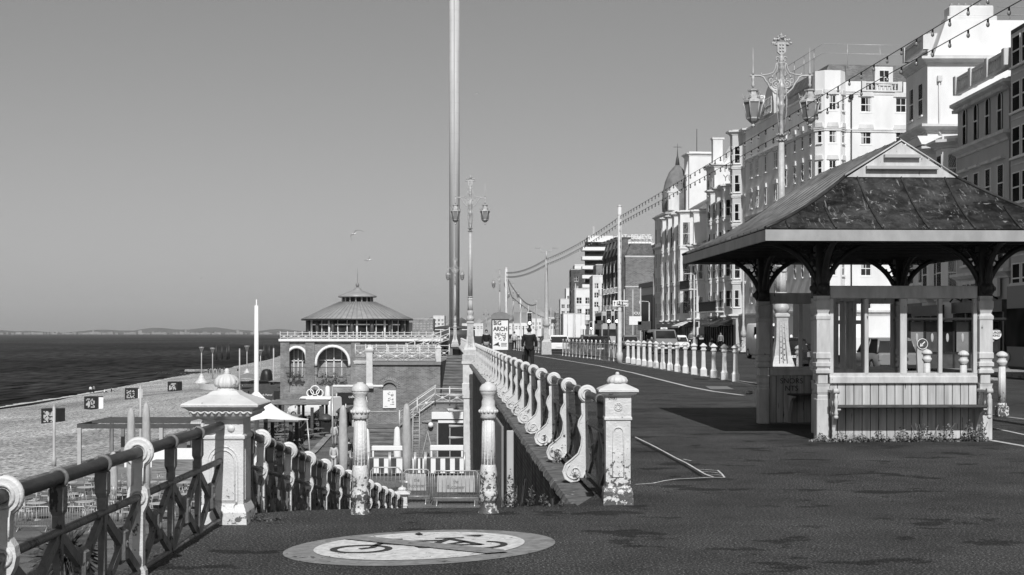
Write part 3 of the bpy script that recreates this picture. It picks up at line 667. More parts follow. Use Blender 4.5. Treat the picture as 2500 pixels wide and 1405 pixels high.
# boarded walls with glazing frames, bays round a cross partition
def boards(x0, y0, x1, y1, h=.82, z0=.02, name='boarding'):
    ln = math.hypot(x1 - x0, y1 - y0); a = math.atan2(y1 - y0, x1 - x0); k = max(1, round(ln / .125)); w = ln / k; mb = MB()
    for i in range(k): mb.bev(i * w + .005, (i + 1) * w - .005, -.014, .014, z0, z0 + h, .005)
    bk = MB().box(0, ln, -.006, .006, z0, z0 + h).build('backing', M_SHD, SH); bk.location = (x0, y0, 0); bk.rotation_euler = (0, 0, a)
    o = mb.build(name, M_SHB, SH); o.location = (x0, y0, 0); o.rotation_euler = (0, 0, a)
    mb = MB(); mb.bev(0, ln, -.06, .06, z0 + h + .002, z0 + h + .11, .012); mb.box(0, ln, -.03, .03, z0 + h + .1, z0 + h + .16); o = mb.build('sill', M_SHW, SH); o.location = (x0, y0, 0); o.rotation_euler = (0, 0, a); return a
def frames(x0, y0, x1, y1, n_, z0=.98, z1=2.1, w=.06, wide=None):
    ln = math.hypot(x1 - x0, y1 - y0); a = math.atan2(y1 - y0, x1 - x0); mb = MB()
    for i in range(n_ + 1):
        ww = w * 1.7 if wide == i else w; c_ = ln * i / n_; c_ = min(max(c_, ww / 2), ln - ww / 2); mb.bev(c_ - ww / 2, c_ + ww / 2, -.035, .035, z0, z1, .006)
    o = mb.build('window_frame', M_SHW, SH); o.location = (x0, y0, 0); o.rotation_euler = (0, 0, a)
    mb = MB(); mb.bev(0, ln, -.05, .05, z1 + .002, z1 + .19, .01); o = mb.build('head_beam', M_SHD if n_ < 3 else M_SHW, SH); o.location = (x0, y0, 0); o.rotation_euler = (0, 0, a)
e = .11
boards(-BW_ + e, 0, BW_ - e, 0); frames(-BW_ + e, 0, BW_ - e, 0, 4, wide=2)
boards(-BW_ + e, BD, BW_ - e, BD); frames(-BW_ + e, BD, BW_ - e, BD, 4)
boards(-.9, 1.4, -BW_ + .02, e); frames(-.9, 1.4, -BW_ + .02, e, 2)
boards(-.8, 1.55, -.1, 2.25); frames(-.8, 1.55, -.1, 2.25, 3)
boards(-.05, 2.35, -.05, BD - e); frames(-.05, 2.35, -.05, BD - e, 4)
# benches
def bench(x0, y0, ln, rz, arms=True):
    q = thing('x', '', '') ; bpy.data.objects.remove(q)
    mb = MB()
    for k in range(4): mb.bev(0, ln, -.40 + k * .1, -.31 + k * .1, .50, .53, .008)
    o = mb.build('bench_seat', M_WOODD, SH); o.location = (x0, y0, 0); o.rotation_euler = (0, 0, R(rz))
    for c_ in (.03, ln - .03):
        mb = MB(); mb.prism([(-.02, .02), (-.06, .02), (-.1, .2), (-.22, .4), (-.38, .47), (-.38, .5), (-.02, .5)], 'x', c_ - .025, c_ + .025)
        o = mb.build('bench_leg', M_SHW, SH); o.location = (x0, y0, 0); o.rotation_euler = (0, 0, R(rz))
    if arms:
        for c_ in (-.02, ln + .02):
            mb = MB(); mb.bev(c_ - .035, c_ + .035, -.42, .0, .72, .765, .01); mb.cyl((c_ - .045, -.40, .745), (c_ + .045, -.40, .745), .04, n=12)
            for yy in (-.40, -.28, -.18): mb.lathe([(.02, .38), (.032, .42), (.022, .46), (.018, .5), (.03, .56), (.032, .6), (.018, .66), (.024, .72)], (c_, yy, 0), 12)
            mb.ball((c_, -.40, .37), .035, 10, 6)
            o = mb.build('bench_arm', M_SHW, SH); o.location = (x0, y0, 0); o.rotation_euler = (0, 0, R(rz))
bench(-BW_ + .12, -.02, 2 * BW_ - .24 + .02, 0); bench(-.8, BD - .03, .75, 0, False)
o = None
# roof: bell-cast hip, ridge with gablets
OV = 1.1; EX, EY0, EY1 = BW_ + OV, -1.15, 5.8; ZE = 3.05
gx, gy0, gy1, zg, zr = .82, .12, 4.48, 3.93, 4.44
def seam_face(mb, A, B, C_, D_, sag=.07, nseg=6):     # A,B eave; D,C top; slightly hollow slope
    V = []
    for i in range(nseg + 1):
        t = i / nseg; s_ = -sag * 4 * t * (1 - t)
        a = Vector(A).lerp(Vector(D_), t); b_ = Vector(B).lerp(Vector(C_), t); V.append((a + Vector((0, 0, s_)), b_ + Vector((0, 0, s_))))
    for i in range(nseg): mb.add([V[i][0], V[i][1], V[i + 1][1], V[i + 1][0]], [(0, 1, 2, 3)], True)
    return V
mb = MB(); sm_ = MB(); sl_ = MB()
c0, c1, c2, c3 = (-EX, EY0, ZE), (EX, EY0, ZE), (EX, EY1, ZE), (-EX, EY1, ZE)
g0, g1, g2, g3 = (-gx, gy0, zg), (gx, gy0, zg), (gx, gy1, zg), (-gx, gy1, zg); r0, r1 = (0, gy0, zr), (0, gy1, zr)
SEA = SEA
for A, B, C_, D_ in ((c0, c1, g1, g0), (c2, c3, g3, g2)):
    V = seam_face(mb, A, B, C_, D_)
    for k in range(-3, 4):
        xk = k * .66; path_ = []
        for a, b_ in V:
            xa = abs(a.x)
            if abs(xk) < xa - .02: path_.append(Vector((xk, a.y, a.z + .012)))
        if len(path_) > 1: sm_.tube(path_, .017, 5)
seam_face(mb, c3, c0, g0, g3); seam_face(mb, c1, c2, g2, g1)
mb.add([g0, g3, r1, r0], [(0, 1, 2, 3)]); mb.add([g2, g1, r0, r1], [(0, 1, 2, 3)])
for sgn in (-1, 1):
    for k in range(0, 31):
        y = -1.1 + k * .46
        if y > EY1: break
        path_ = []
        for i in range(7):
            t = i / 6; x = sgn * lerp(EX, gx, t); z = lerp(ZE, zg, t) - .07 * 4 * t * (1 - t); ya, yb = lerp(EY0, gy0, t), lerp(EY1, gy1, t)
            if ya - .01 <= y <= yb + .01: path_.append((x, y, z + .012))
        if gy0 <= y <= gy1: path_.append((sgn * .02, y, zr + .01))
        if len(path_) > 1: sl_.tube(path_, .034, 5)
for a, g_ in ((c0, g0), (c1, g1), (c2, g2), (c3, g3)):
    sm_.tube([(lerp(a[0], g_[0], i / 6), lerp(a[1], g_[1], i / 6), lerp(a[2], g_[2], i / 6) - .07 * 4 * (i / 6) * (1 - i / 6) + .01) for i in range(7)], .026, 6)
sm_.tube([(0, gy0 - .03, zr + .01), (0, gy1, zr + .01)], .03, 6)
mb.build('roof', M_LEAD, SH); sm_.build('roof_seam', M_SHD, SH); sl_.build('roof_seam', mat('sunlit_seam_lead', .11, .5, .4, var=.5, vscale=3), SH)  # side-slope seams coloured lighter to paint the sun catching them
mb = MB(); mb.prism([(-gx, zg - .02), (gx, zg - .02), (0, zr - .01)], 'y', gy0 - .045, gy0 - .012)
o = mb.build('gablet', M_SHW, SH)
mb = MB(); mb.bev(-.27, .27, gy0 - .12, gy0 - .047, 4.19, 4.245, .006); mb.bev(-.54, .54, gy0 - .12, gy0 - .047, 4.02, 4.075, .006); mb.build('louvre', M_LGREY, SH)
mb = MB(); mb.tube([(-gx - .03, gy0 - .05, zg), (0, gy0 - .05, zr + .02), (gx + .03, gy0 - .05, zg)], .014, 5); mb.build('verge', M_SHW, SH)
mb = MB(); T_ = .03; z0, z1 = ZE - .17, ZE - .015
mb.box(-EX, EX, EY0, EY0 + T_, z0, z1); mb.box(-EX, EX, EY1 - T_, EY1, z0, z1); mb.box(-EX, -EX + T_, EY0 + T_, EY1 - T_, z0, z1); mb.box(EX - T_, EX, EY0 + T_, EY1 - T_, z0, z1)
mb.build('fascia', mat('fascia_paint', 0.34, 0.6, 0.3, var=0.2, vscale=3, chips=0.68, cscale=6, cv=0.12, stretch=(1, 1, .6)), SH)
mb = MB(); mb.add([(-EX + .03, EY0 + .03, z0 + .05), (EX - .03, EY0 + .03, z0 + .05), (EX - .03, EY1 - .03, z0 + .05), (-EX + .03, EY1 - .03, z0 + .05)], [(0, 1, 2, 3)]); mb.build('soffit', M_SHD, SH)
mb = MB()
for y in [EY0 + .3 + .42 * k for k in range(15)]: mb.box(-EX + .05, EX - .05, y, y + .05, z0, z0 + .048)
mb.build('rafter', M_SHD, SH)
g_ = text_obj('graffiti', 'SNORS\nNTS', .13, M_DGREY, SH, (-BW_ + .0, 0, 0), depth=.001); g_.location = (-BW_ + .5, BD - .03, .68); g_.rotation_euler = (R(90), 0, 0)
# can left on the bench, weeds at the foot
def leafclump(name, loc, r, h, nleaf, size, m, label, cat='plant', seed=1, group=None, stems=10):
    t = thing(name, label, cat, loc, 0, group); rr = random.Random(seed); mb = MB(); st = MB()
    rx_, ry_ = (r, r) if not isinstance(r, tuple) else r
    for k in range(stems):
        a = rr.uniform(0, 6.28); q = rr.random() ** .5; st.tube([(rx_ * q * .5 * math.cos(a), ry_ * q * .5 * math.sin(a), 0), (rx_ * q * math.cos(a), ry_ * q * math.sin(a), h * rr.uniform(.5, .95))], size * .08, 4)
    for k in range(nleaf):
        a = rr.uniform(0, 6.28); q = rr.random() ** .5; x, y = rx_ * q * math.cos(a), ry_ * q * math.sin(a); z = h * rr.random() * (1 - .55 * q * q) * (0.7 + .5 * math.sin(x * 9 / max(rx_, .3) + seed))
        s_ = size * rr.uniform(.6, 1.3); M = Matrix.Translation((x, y, abs(z))) @ Matrix.Rotation(rr.uniform(0, 6.28), 4, 'Z') @ Matrix.Rotation(rr.uniform(-1.2, 1.2), 4, 'X')
        mb.add([(0, -s_ * .5, 0), (s_ * .35, 0, s_ * .08), (0, s_ * .5, 0), (-s_ * .35, 0, s_ * .08)], [(0, 1, 2, 3)], False, M)
    mb.build('foliage', m, t, fixn=False); st.build('stems', m, t, fixn=False); return t
for i, (x, r_, h_, lb) in enumerate(((-1.0, (.45, .14), .14, 'low leafy weeds at the front left corner of the shelter'), (.28, (.5, .16), .3, 'tallest bank of weeds under the middle of the shelter bench'), (-.32, (.5, .13), .16, 'trailing weeds under the left half of the shelter bench'), (1.0, (.2, .12), .32, 'weeds by the front right post of the shelter'))):
    leafclump('weeds', (5.8 + x, 20.86 + x * .05, 0), r_, h_, 420, .045, M_LEAFL, lb, seed=20 + i, group='weeds round the shelter and wall')
leafclump('weeds', (.03, 13.25, -.15), (.2, .2), .42, 800, .035, M_LEAF, 'dark bushy weeds in the gap below the ramp wall by the ornate post', seed=3, group='weeds round the shelter and wall')
leafclump('weeds', (.36, 13.15, -.1), (.13, .15), .24, 500, .03, M_LEAF, 'smaller dark weeds against the end of the stone coping', seed=4, group='weeds round the shelter and wall')
leafclump('weeds', (.72, 15.9, -.05), (.09, .18), .2, 260, .03, M_LEAFL, 'weeds growing through the nearest scroll bracket', seed=5, group='weeds round the shelter and wall')
leafclump('weeds', (.56, 18.2, -.05), (.07, .15), .18, 220, .03, M_LEAFL, 'weeds growing on the coping at the second scroll bracket', seed=6, group='weeds round the shelter and wall')
leafclump('weeds', (-2.2, 12.1, 0), (.25, .1), .05, 200, .03, M_LEAF, 'thin weeds at the foot of the broad left pillar', seed=7, group='weeds round the shelter and wall')

# timber gate panel standing against the wall beside the right ornate post
t = thing('timber_gate', 'tall grey timber gate panel folded back beside the ramp wall', 'gate', (-.02, 14.5, 0), R(3))
mb = MB(); mb.bev(-.035, .035, -.03, .03, -.5, .60, .006); mb.build('post', M_LGREY, t)
mb = MB()
for k in range(6): mb.bev(-.075 - .012, -.075 + .012, .04 + k * .44, .04 + (k + 1) * .44 - .01, -.9, .64 - .0 * k, .004)
mb.build('panel', M_GREY, t)

# ------------------------------------------------------------------ kerbside bollards
def bollard(fluted=True):
    mb = MB(); mb.bev(-.105, .105, -.105, .105, 0, .2, .012); mb.lathe([(.1, .2), (.09, .23), (.082, .26)], n=20)
    mb.lathe([(.078, .26), (.066, .96)], n=40, flute=.1, nf=10); mb.lathe([(.07, .96), (.072, .98), (.1, 1.02), (.1, 1.055), (.078, 1.07), (.078, 1.12), (.09, 1.135)], n=20); return mb
bt = thing('bollard', 'white fluted bollard at the right edge of the photo, beside the shelter', 'bollard', (9.3, 27, 0), 0, 'white bollards along the kerb')
bollard().build('shaft', M_RUST, bt)
mb = MB(); mb.lathe([(.1, 1.135), (.112, 1.15), (.108, 1.18), (.08, 1.215), (.035, 1.238), (.012, 1.243)], n=48, flute=.08, nf=16); mb.build('cap', M_IRONW, bt)
bp_ = thing('bollard', 'white bollard with pointed cap, nearest one left of the shelter', 'bollard', (0, 0, 0), 0, 'white bollards along the kerb')
mb = MB(); mb.bev(-.12, .12, -.12, .12, 0, .26, .012); mb.sqlathe([(.1, .26), (.085, .3), (.075, .34), (.062, .9), (.07, .92), (.1, .96), (.1, .99), (.075, 1.0), (.075, 1.08), (.085, 1.09)]); mb.build('shaft', M_IRONW, bp_)
mb = MB(); mb.sqlathe([(.12, 1.09), (.12, 1.11), (.03, 1.2), (.01, 1.21)]); mb.build('cap', M_IRONW, bp_)
def on_kerb(px):
    Y = 25.0
    while (px - 1250) * Y / F < kerb_x(Y) - .25: Y += .05
    return ((px - 1250) * Y / F, Y, 0)
for px, lb in ((2352, 'white fluted bollard seen through the right window of the shelter'), (2263, 'white fluted bollard seen through the shelter beside the arrow sign'), (1950, 'white fluted bollard right of the big lamp base seen through the shelter'), (1860, 'white fluted bollard left of the big lamp base, in front of the parked hatchback')):
    dup(bt, on_kerb(px), 0, lb)
ords = ['nearest', 'second', 'third', 'fourth', 'fifth', 'sixth', 'seventh', 'eighth', 'ninth', 'tenth', 'eleventh', 'twelfth', 'thirteenth', 'fourteenth', 'fifteenth']
for i, px in enumerate((1795, 1768, 1742, 1717, 1694, 1673, 1653, 1635, 1617.6, 1601, 1586.5, 1572, 1558.5, 1546, 1533)):
    o = bp_ if i == 0 else dup(bp_, (0, 0, 0)); o.location = on_kerb(px); o['label'] = 'white pointed-cap bollard, %s one counting from the shelter towards the tall sign pole' % ords[i]

# ------------------------------------------------------------------ ornate lamp standards
M_LAMPP = mat('lamp_paint', 0.43, 0.45, 0.4, var=0.18, vscale=8, bump=0.5, bscale=30, chips=0.70, cscale=10, cv=0.15)
M_LAMPD = mat('lamp_worn_paint', 0.36, 0.4, 0.5, var=0.4, vscale=8, chips=0.66, cscale=9, cv=0.1)
def lamp_standard(label, loc, s=1.0):
    t = thing('lamp_standard', label, 'street lamp', loc, 0, 'ornate lamp standards along the seafront')
    mb = MB(); mb.sqlathe([(.42, 0), (.42, .35), (.36, .4), (.34, .62), (.30, .72), (.23, .95), (.175, 1.35), (.16, 1.9), (.165, 2.0), (.2, 2.04), (.2, 2.1), (.15, 2.14)])
    for sx_ in (-1, 0, 1): mb.tube([(sx_ * .09 * (1.2 if sx_ else 1), -.31 if sx_ else -.3, .75), (sx_ * .06, -.17, 1.9)], .012, 5)
    for k in range(22): mb.ball((.05 * math.sin(k * 2.1), -lerp(.29, .165, min(1, k / 14)), .8 + k * .05), .022, 6, 4)
    mb.build('pedestal', M_LAMPP, t)
    mb = MB(); mb.lathe([(.15, 2.12), (.2, 2.2), (.24, 2.28), (.2, 2.36), (.15, 2.42), (.17, 2.5), (.2, 2.62), (.17, 2.68), (.15, 2.72)], n=24, flute=.08, nf=12)
    mb.lathe([(.145, 2.7), (.14, 3.0), (.135, 3.42)], n=30, flute=.14, nf=5); mb.torus((0, 0, 3.44), .135, .03, 'z'); mb.torus((0, 0, 3.3), .14, .02, 'z'); mb.build('carved_base', M_LAMPP, t)
    mb = MB(); mb.lathe([(.122, 3.45), (.1, 5.2), (.075, 6.95)], n=24); mb.build('pole', M_WHITE if False else M_LAMPP, t)
    mb = MB()
    for z in (6.95, 7.1): 
        mb.torus((0, 0, z), .085, .03, 'z', 16, 6)
        for k in range(8): a = k * math.pi / 4; mb.ball((.125 * math.cos(a), .125 * math.sin(a), z + .02), .028, 6, 4)
    mb.lathe([(.075, 6.95), (.055, 7.15), (.05, 7.5), (.06, 7.75), (.1, 7.9), (.105, 7.95), (.07, 8.0), (.065, 8.1), (.09, 8.2), (.1, 8.4), (.1, 8.5), (.07, 8.55), (.075, 8.65), (.06, 8.75), (.05, 8.85), (.08, 8.92), (.09, 8.98), (.06, 9.04), (.085, 9.1), (.085, 9.14)], n=20)
    for sx_ in (-1, 1): mb.tube([(sx_ * .06, -.03, 7.15), (sx_ * .13, -.05, 7.7), (sx_ * .14, -.05, 8.1), (sx_ * .1, -.05, 8.45), (sx_ * .02, -.06, 8.75)], .02, 6)
    mb.build('upper_column', M_LAMPD, t)
    mb = MB()
    for sx_ in (-1, 1):
        X = lambda pts: [(sx_ * x, 0, z) for x, z in pts]
        mb.tube(X([(.1, 8.25), (.2, 8.28), (.36, 8.42), (.45, 8.58), (.5, 8.62), (.56, 8.72), (.66, 8.76), (.95, 8.77), (1.0, 8.77)]), .028, 6)
        mb.tube(X([(.07, 9.12), (.16, 9.1), (.19, 8.98), (.26, 8.85), (.42, 8.8), (.62, 8.78), (.64, 8.84)]), .02, 6)
        mb.tube(X([(.13, 9.1), (.12, 8.95), (.2, 8.82), (.34, 8.72)]), .014, 5)
        mb.torus((sx_ * .19, 0, 8.52), .1, .02, 'y', 16, 6); mb.torus((sx_ * .17, 0, 8.52), .045, .022, 'y', 12, 6); mb.torus((sx_ * .33, 0, 8.62), .055, .016, 'y', 12, 6); mb.torus((sx_ * .2, 0, 8.33), .035, .014, 'y', 10, 5)
        mb.ball((sx_ * .16, 0, 8.66), .04, 6, 4); mb.ball((sx_ * .28, 0, 8.74), .035, 6, 4); mb.ball((sx_ * .1, -.02, 8.62), .04, 6, 4)
        mb.lathe([(.02, 8.42), (.06, 8.5), (.03, 8.56), (.05, 8.66), (.045, 8.76)], (sx_ * .9, 0, 0), 10)
        mb.lathe([(.04, 8.79), (.035, 8.85), (.018, 9.15), (.004, 9.55)], (sx_ * .9, 0, 0), 8)
        mb.torus((sx_ * .12, 0, 9.24), .055, .018, 'y', 12, 5, 0, 5)
        mb.tube(X([(.04, 9.14), (.1, 9.16), (.14, 9.2)]), .018, 5)
    mb.build('scroll_arm', M_LAMPP, t).scale = (.88, 1, 1)
    mb = MB(); mb.prism([(-.12, 9.42), (-.12, 9.7), (.12, 9.7), (.12, 9.42), (0, 9.32)], 'y', -.04, .04)
    rr = random.Random(2)
    for k in range(46):
        a = rr.uniform(-.3, math.pi + .3); q = rr.uniform(.12, .25); mb.ball((q * math.cos(a) * 1.05, rr.uniform(-.05, .05), 9.66 + q * math.sin(a) * .95), rr.uniform(.02, .045), 6, 4)
    for k in range(6): mb.ball(((k % 2 - .5) * .08, -.045, 9.45 + .09 * (k // 2)), .03, 6, 4)
    mb.lathe([(.03, 9.85), (.02, 9.92), (.004, 9.97)], n=6); mb.lathe([(.08, 9.14), (.05, 9.2), (.07, 9.28), (.03, 9.34)], n=10); mb.build('crest', M_LAMPP, t)
    for sx_ in (-1, 1):
        mb = MB(); x = sx_ * .9
        mb.lathe([(.04, 8.4), (.13, 8.38), (.13, 8.35), (.1, 8.33), (.11, 8.27), (.17, 8.19), (.23, 8.12), (.235, 8.08)], (x, 0, 0), 6, smooth=False)
        mb.lathe([(.02, 7.5), (.05, 7.54), (.03, 7.58), (.1, 7.64), (.155, 7.7), (.155, 7.73)], (x, 0, 0), 6, smooth=False)
        for k in range(6):
            a = k * math.pi / 3; c_, s__ = math.cos(a), math.sin(a)
            mb.tube([(x + .23 * c_, .23 * s__, 8.1), (x + .15 * c_, .15 * s__, 7.7)], .013, 5); mb.torus((x + .21 * c_, .21 * s__, 8.2), .03, .009, 'y', 8, 4); mb.tube([(x + .2 * c_, .2 * s__, 8.1), (x + .26 * c_, .26 * s__, 8.3)], .006, 4)
        ln_ = mb.build('lantern', M_LAMPD, t); ln_.scale = (1.2, 1.2, 1.2); ln_.location = (-.2 * x - .11 * sx_, 0, -.2 * 8.42)
        g = MB(); g.lathe([(.145, 7.72), (.215, 8.09)], (x, 0, 0), 6, smooth=False); g.build('glass', M_GLASS, ln_)
    if s != 1: t.scale = (s, s, s)
    return t
L2 = lamp_standard('tall ornate lamp standard with crest and two lanterns rising behind the shelter', (7.52, 39.7, 0))
pl = thing('lamp_pier', 'white square pier carrying the lamp standard beside the steps', 'pier', (-2.2, 75, 0))
mb = MB(); mb.sqlathe([(.34, LOW), (.34, -1.9), (.4, -1.85), (.42, -1.1), (.38, -1.05), (.38, -.1), (.44, -.05), (.44, .08)]); mb.build('shaft', M_IRONW, pl)
dup(L2, (-2.2, 75, .08), 0, 'ornate lamp standard in front of the tall tower, nearer one', sc=.985)
for px, top, base, lb, sc_ in ((1111, 628, 866, 'ornate lamp standard standing before the foot of the tower', 1), (1220, 655, 852, 'ornate lamp standard behind the advertising panel', 1), (1187, 752, 832, 'small far ornate lamp left of the advertising panel', 1), (1415, 770, 835, 'far lamp standard', 1)):
    if px == 1415: continue
    Y = 8.35 * F / (812 - top); dup(L2, ((px - 1250) * Y / F, Y, -.05), 0, lb)
# the dark one
Y = 8.35 * F / (812 - 690); dk = dup(L2, ((1253 - 1250) * Y / F, Y, -.05), 0, 'dark painted ornate lamp standard right of the plain white pole')

# ------------------------------------------------------------------ poles and festoon lights
def pole(name, label, loc, h, r0, r1, cat='pole', group=None, m=None):
    t = thing(name, label, cat, loc, 0, group); mb = MB(); mb.lathe([(r0 * 1.5, 0), (r0 * 1.5, .5), (r0, .62), (lerp(r0, r1, .5), h / 2), (r1, h)], n=14); mb.lathe([(r1 * 1.15, h), (r1 * 1.15, h + .05), (.02, h + .09)], n=14); mb.build('shaft', m or M_IRONW, t); return t
p1 = pole('festoon_pole', 'tall plain white pole carrying the parking sign and festoon lights', (5.6, 74, 0), 8.15, .11, .10)
for z in (2.7, 4.9, 7.7): MB().torus((0, 0, z), .108, .012, 'z', 14, 5).build('clamp_band', M_GALV, p1)
pole('festoon_pole', 'plain white pole between the ornate lamp and the dark lamp', ((1236 - 1250) * 144 / F, 144, 0), 8.1, .16, .14)
pole('festoon_pole', 'thin far white pole left of the double-arm lamp', P(1271, 800, 250) - Vector((0, 0, 2.4)), 7.6, .16, .12)
sg = thing('parking_sign', 'white Regency Square parking sign with arrow on the plain pole', 'sign', (5.6, 73.86, 3.1))
MB().bev(-.37, .44, -.02, .02, -.16, .16, .01).build('board', M_WHITE, sg)
text_obj('lettering', 'Regency\nSquare', .15, M_DARK, sg, (.2, -.025, 0), depth=.002, bold=.004); 
mb = MB(); mb.box(-.29, -.26, -.026, -.022, -.1, .06); mb.prism([(-.33, .03), (-.22, .03), (-.275, .11)], 'y', -.026, -.022); mb.box(-.16, .0, -.026, -.021, -.09, .09); mb.build('arrow', M_DARK, sg); text_obj('letter_p', 'P', .17, M_WHITE, sg, (-.08, -.028, 0), depth=.002, bold=.006)
# double arm lamp
def double_arm(label, loc, sc_=1, group='double-arm lamps along the road'):
    t = thing('double_arm_lamp', label, 'street lamp', loc, 0, group)
    mb = MB(); mb.sqlathe([(.36, 0), (.34, .9), (.2, 1.1), (.16, 1.9), (.2, 2.0)]); mb.lathe([(.2, 2.0), (.28, 2.15), (.2, 2.3), (.24, 2.45), (.15, 2.6), (.13, 4.0), (.14, 4.1), (.1, 6.2), (.07, 6.9)], n=16); mb.build('column', M_LAMPP, t)
    mb = MB(); mb.cyl((0, 0, 6.9), (0, 0, 7.45), .05, n=10); mb.tube([(-.42, 0, 7.7), (-.42, 0, 7.45), (.42, 0, 7.45), (.42, 0, 7.7)], .035, 6)
    for s_ in (-1, 1): mb.bev(s_ * .42 - (.0 if s_ > 0 else .42), s_ * .42 + (.42 if s_ > 0 else 0), -.1, .1, 7.7, 7.76, .02)
    mb.build('arm', M_LAMPP, t); t.scale = (sc_,) * 3; return t
da = double_arm('double-arm road lamp between the walking man and the lorry', ((1334 - 1250) * 103 / F, 103, 0))
dup(da, ((1309 - 1250) * 262 / F, 262, 0), 0, 'far double-arm road lamp above the traffic')
# festoon cables
M_BULB = mat('bulb_glass', 0.3, 0.08, 0.6)
def festoon(label, a, b, sag, nb, bulbsize=1.0, th=.0095):
    a, b = Vector(a), Vector(b); t = thing('festoon_lights', label, 'string lights', a, 0, 'festoon lights over the promenade')
    f_ = lambda u: (b - a) * u + Vector((0, 0, -sag * 4 * u * (1 - u)))
    MB().tube([f_(i / 30) for i in range(31)], th, 5).build('cable', M_DARK, t)
    def bulb():
        mb = MB(); mb.cyl((0, 0, 0), (0, 0, -.07), .02, n=8); return mb
    def glass():
        mb = MB(); mb.lathe([(.012, -.15), (.03, -.13), (.034, -.1), (.022, -.07), (.018, -.065)], n=10); return mb
    for i in range(nb):
        o = inst('bulbholder', bulb, M_DARK, t, f_((i + .5) / nb), 'bulb'); o.scale = (bulbsize,) * 3
        g = inst('bulbglass', glass, M_BULB, o, (0, 0, 0), 'glass')
    return t
A1, A2 = (5.6, 74, 7.62), (5.6, 74, 7.3)
festoon('upper cable of bulbs slanting up to the top right corner', (8.8, 20.3, 7.62), A1, .03, 58)
festoon('lower cable of bulbs slanting up to the right edge', (8.8, 20.3, 7.2), A2, .03, 58)
pole('festoon_pole', 'nearest plain white pole beside the shelter holding the festoon cables', (9.0, 20.3, 0), 8.1, .11, .10)
Y = 103; B1, B2 = P(1334, 632, Y), P(1334, 645, Y)
festoon('upper far cable of bulbs between the sign pole and the double-arm lamp', A1, B1, .2, 34, 1.0, .012); festoon('lower far cable of bulbs between the sign pole and the double-arm lamp', A2, B2, .2, 34, 1.0, .012)
C1, C2 = P(1236, 665, 144), P(1236, 675, 144)
festoon('upper cable between the double-arm lamp and the far white pole', B1, C1, .3, 44, 1.0, .013); festoon('lower cable between the double-arm lamp and the far white pole', B2, C2, .3, 44, 1.0, .013)
festoon('sagging cable from the far white pole down to the dark lamp', C1, P(1253, 728, 235), .6, 40, 1.2, .025); festoon('second sagging cable from the far white pole to the dark lamp', C2, P(1309, 742, 262), 1.2, 50, 1.2, .025)
festoon('distant cable from the dark lamp to the far lamps', P(1253, 728, 235), P(1400, 758, 420), 3.0, 30, 2, .05)

# ------------------------------------------------------------------ the tower
tw = thing('observation_tower', 'slender steel observation tower soaring out of the top of the photo', 'tower', ((1109.5 - 1250) * 555 / F, 555, -1))
mb = MB(); mb.lathe([(2.0, 0), (2.0, 162)], n=48); mb.build('shaft', mat('tower_steel', 0.5, 0.5, 0.5, var=0.12, vscale=.5, stretch=(1, 1, .12)), tw)
mb = MB()
for k in range(40): mb.torus((0, 0, 4 + 4 * k), 2.0, .03, 'z', 48, 4)
mb.box(-.25, .25, -2.12, -1.98, 0, 162); mb.box(-1.55, -1.5, -1.36, -1.2, 0, 162); mb.build('panel_joints', M_GALV, tw)
mb = MB(); mb.lathe([(8, 3.9), (8.2, 4.4), (6, 5.0), (3, 5.2)], n=40); mb.lathe([(8, -.5), (8, 3.5)], n=40); mb.build('boarding_platform', M_DGREY, tw)
# ------------------------------------------------------------------ buildings
def sash(w, h, kind='sash'):
    fr = MB(); t = .055; d = .025
    fr.box(-w / 2, -w / 2 + t, -d, .02, 0, h); fr.box(w / 2 - t, w / 2, -d, .02, 0, h); fr.box(-w / 2 + t, w / 2 - t, -d, .02, h - t, h); fr.box(-w / 2 + t, w / 2 - t, -d, .02, 0, t)
    if kind in ('sash', 'sash2'): fr.box(-w / 2 + t, w / 2 - t, -d - .01, .01, h / 2 - .03, h / 2 + .03)
    if kind == 'sash2': fr.box(-.02, .02, -d + .01, .015, t, h / 2 - .03); fr.box(-.02, .02, -d + .01, .015, h / 2 + .03, h - t)
    if kind == 'pair': fr.box(-.06, .06, -d - .015, .015, t, h - t); fr.box(-w / 2 + t, -.06, -d, .01, h / 2 - .03, h / 2 + .03); fr.box(.06, w / 2 - t, -d, .01, h / 2 - .03, h / 2 + .03)
    fr.box(-w / 2 - .08, w / 2 + .08, -.13, -.026, -.09, -.005)
    return fr
def arch_win(w, h):
    fr = MB(); t = .06
    for r_, y in ((w / 2 - t / 2, -.02),):
        pts_ = [(-r_, y, 0), (-r_, y, h - w / 2)] + [(-r_ * math.cos(a), y, h - w / 2 + r_ * math.sin(a)) for a in [math.pi * i / 10 for i in range(1, 10)]] + [(r_, y, h - w / 2), (r_, y, 0)]
        fr.tube(pts_, t / 2, 4)
    fr.box(-w / 2, w / 2, -.05, .0, h * .5 - .03, h * .5 + .03); return fr
def glassm(w, h, arch=False):
    g = MB()
    if arch: pts_ = [(-w / 2, 0), (-w / 2, h - w / 2)] + [(-w / 2 * math.cos(a), h - w / 2 + w / 2 * math.sin(a)) for a in [math.pi * i / 10 for i in range(1, 10)]] + [(w / 2, h - w / 2), (w / 2, 0)]; g.prism(pts_, 'y', .0, .02)
    else: g.box(-w / 2 + .02, w / 2 - .02, .0, .018, .02, h - .02)
    return g
rw_ = random.Random(11)
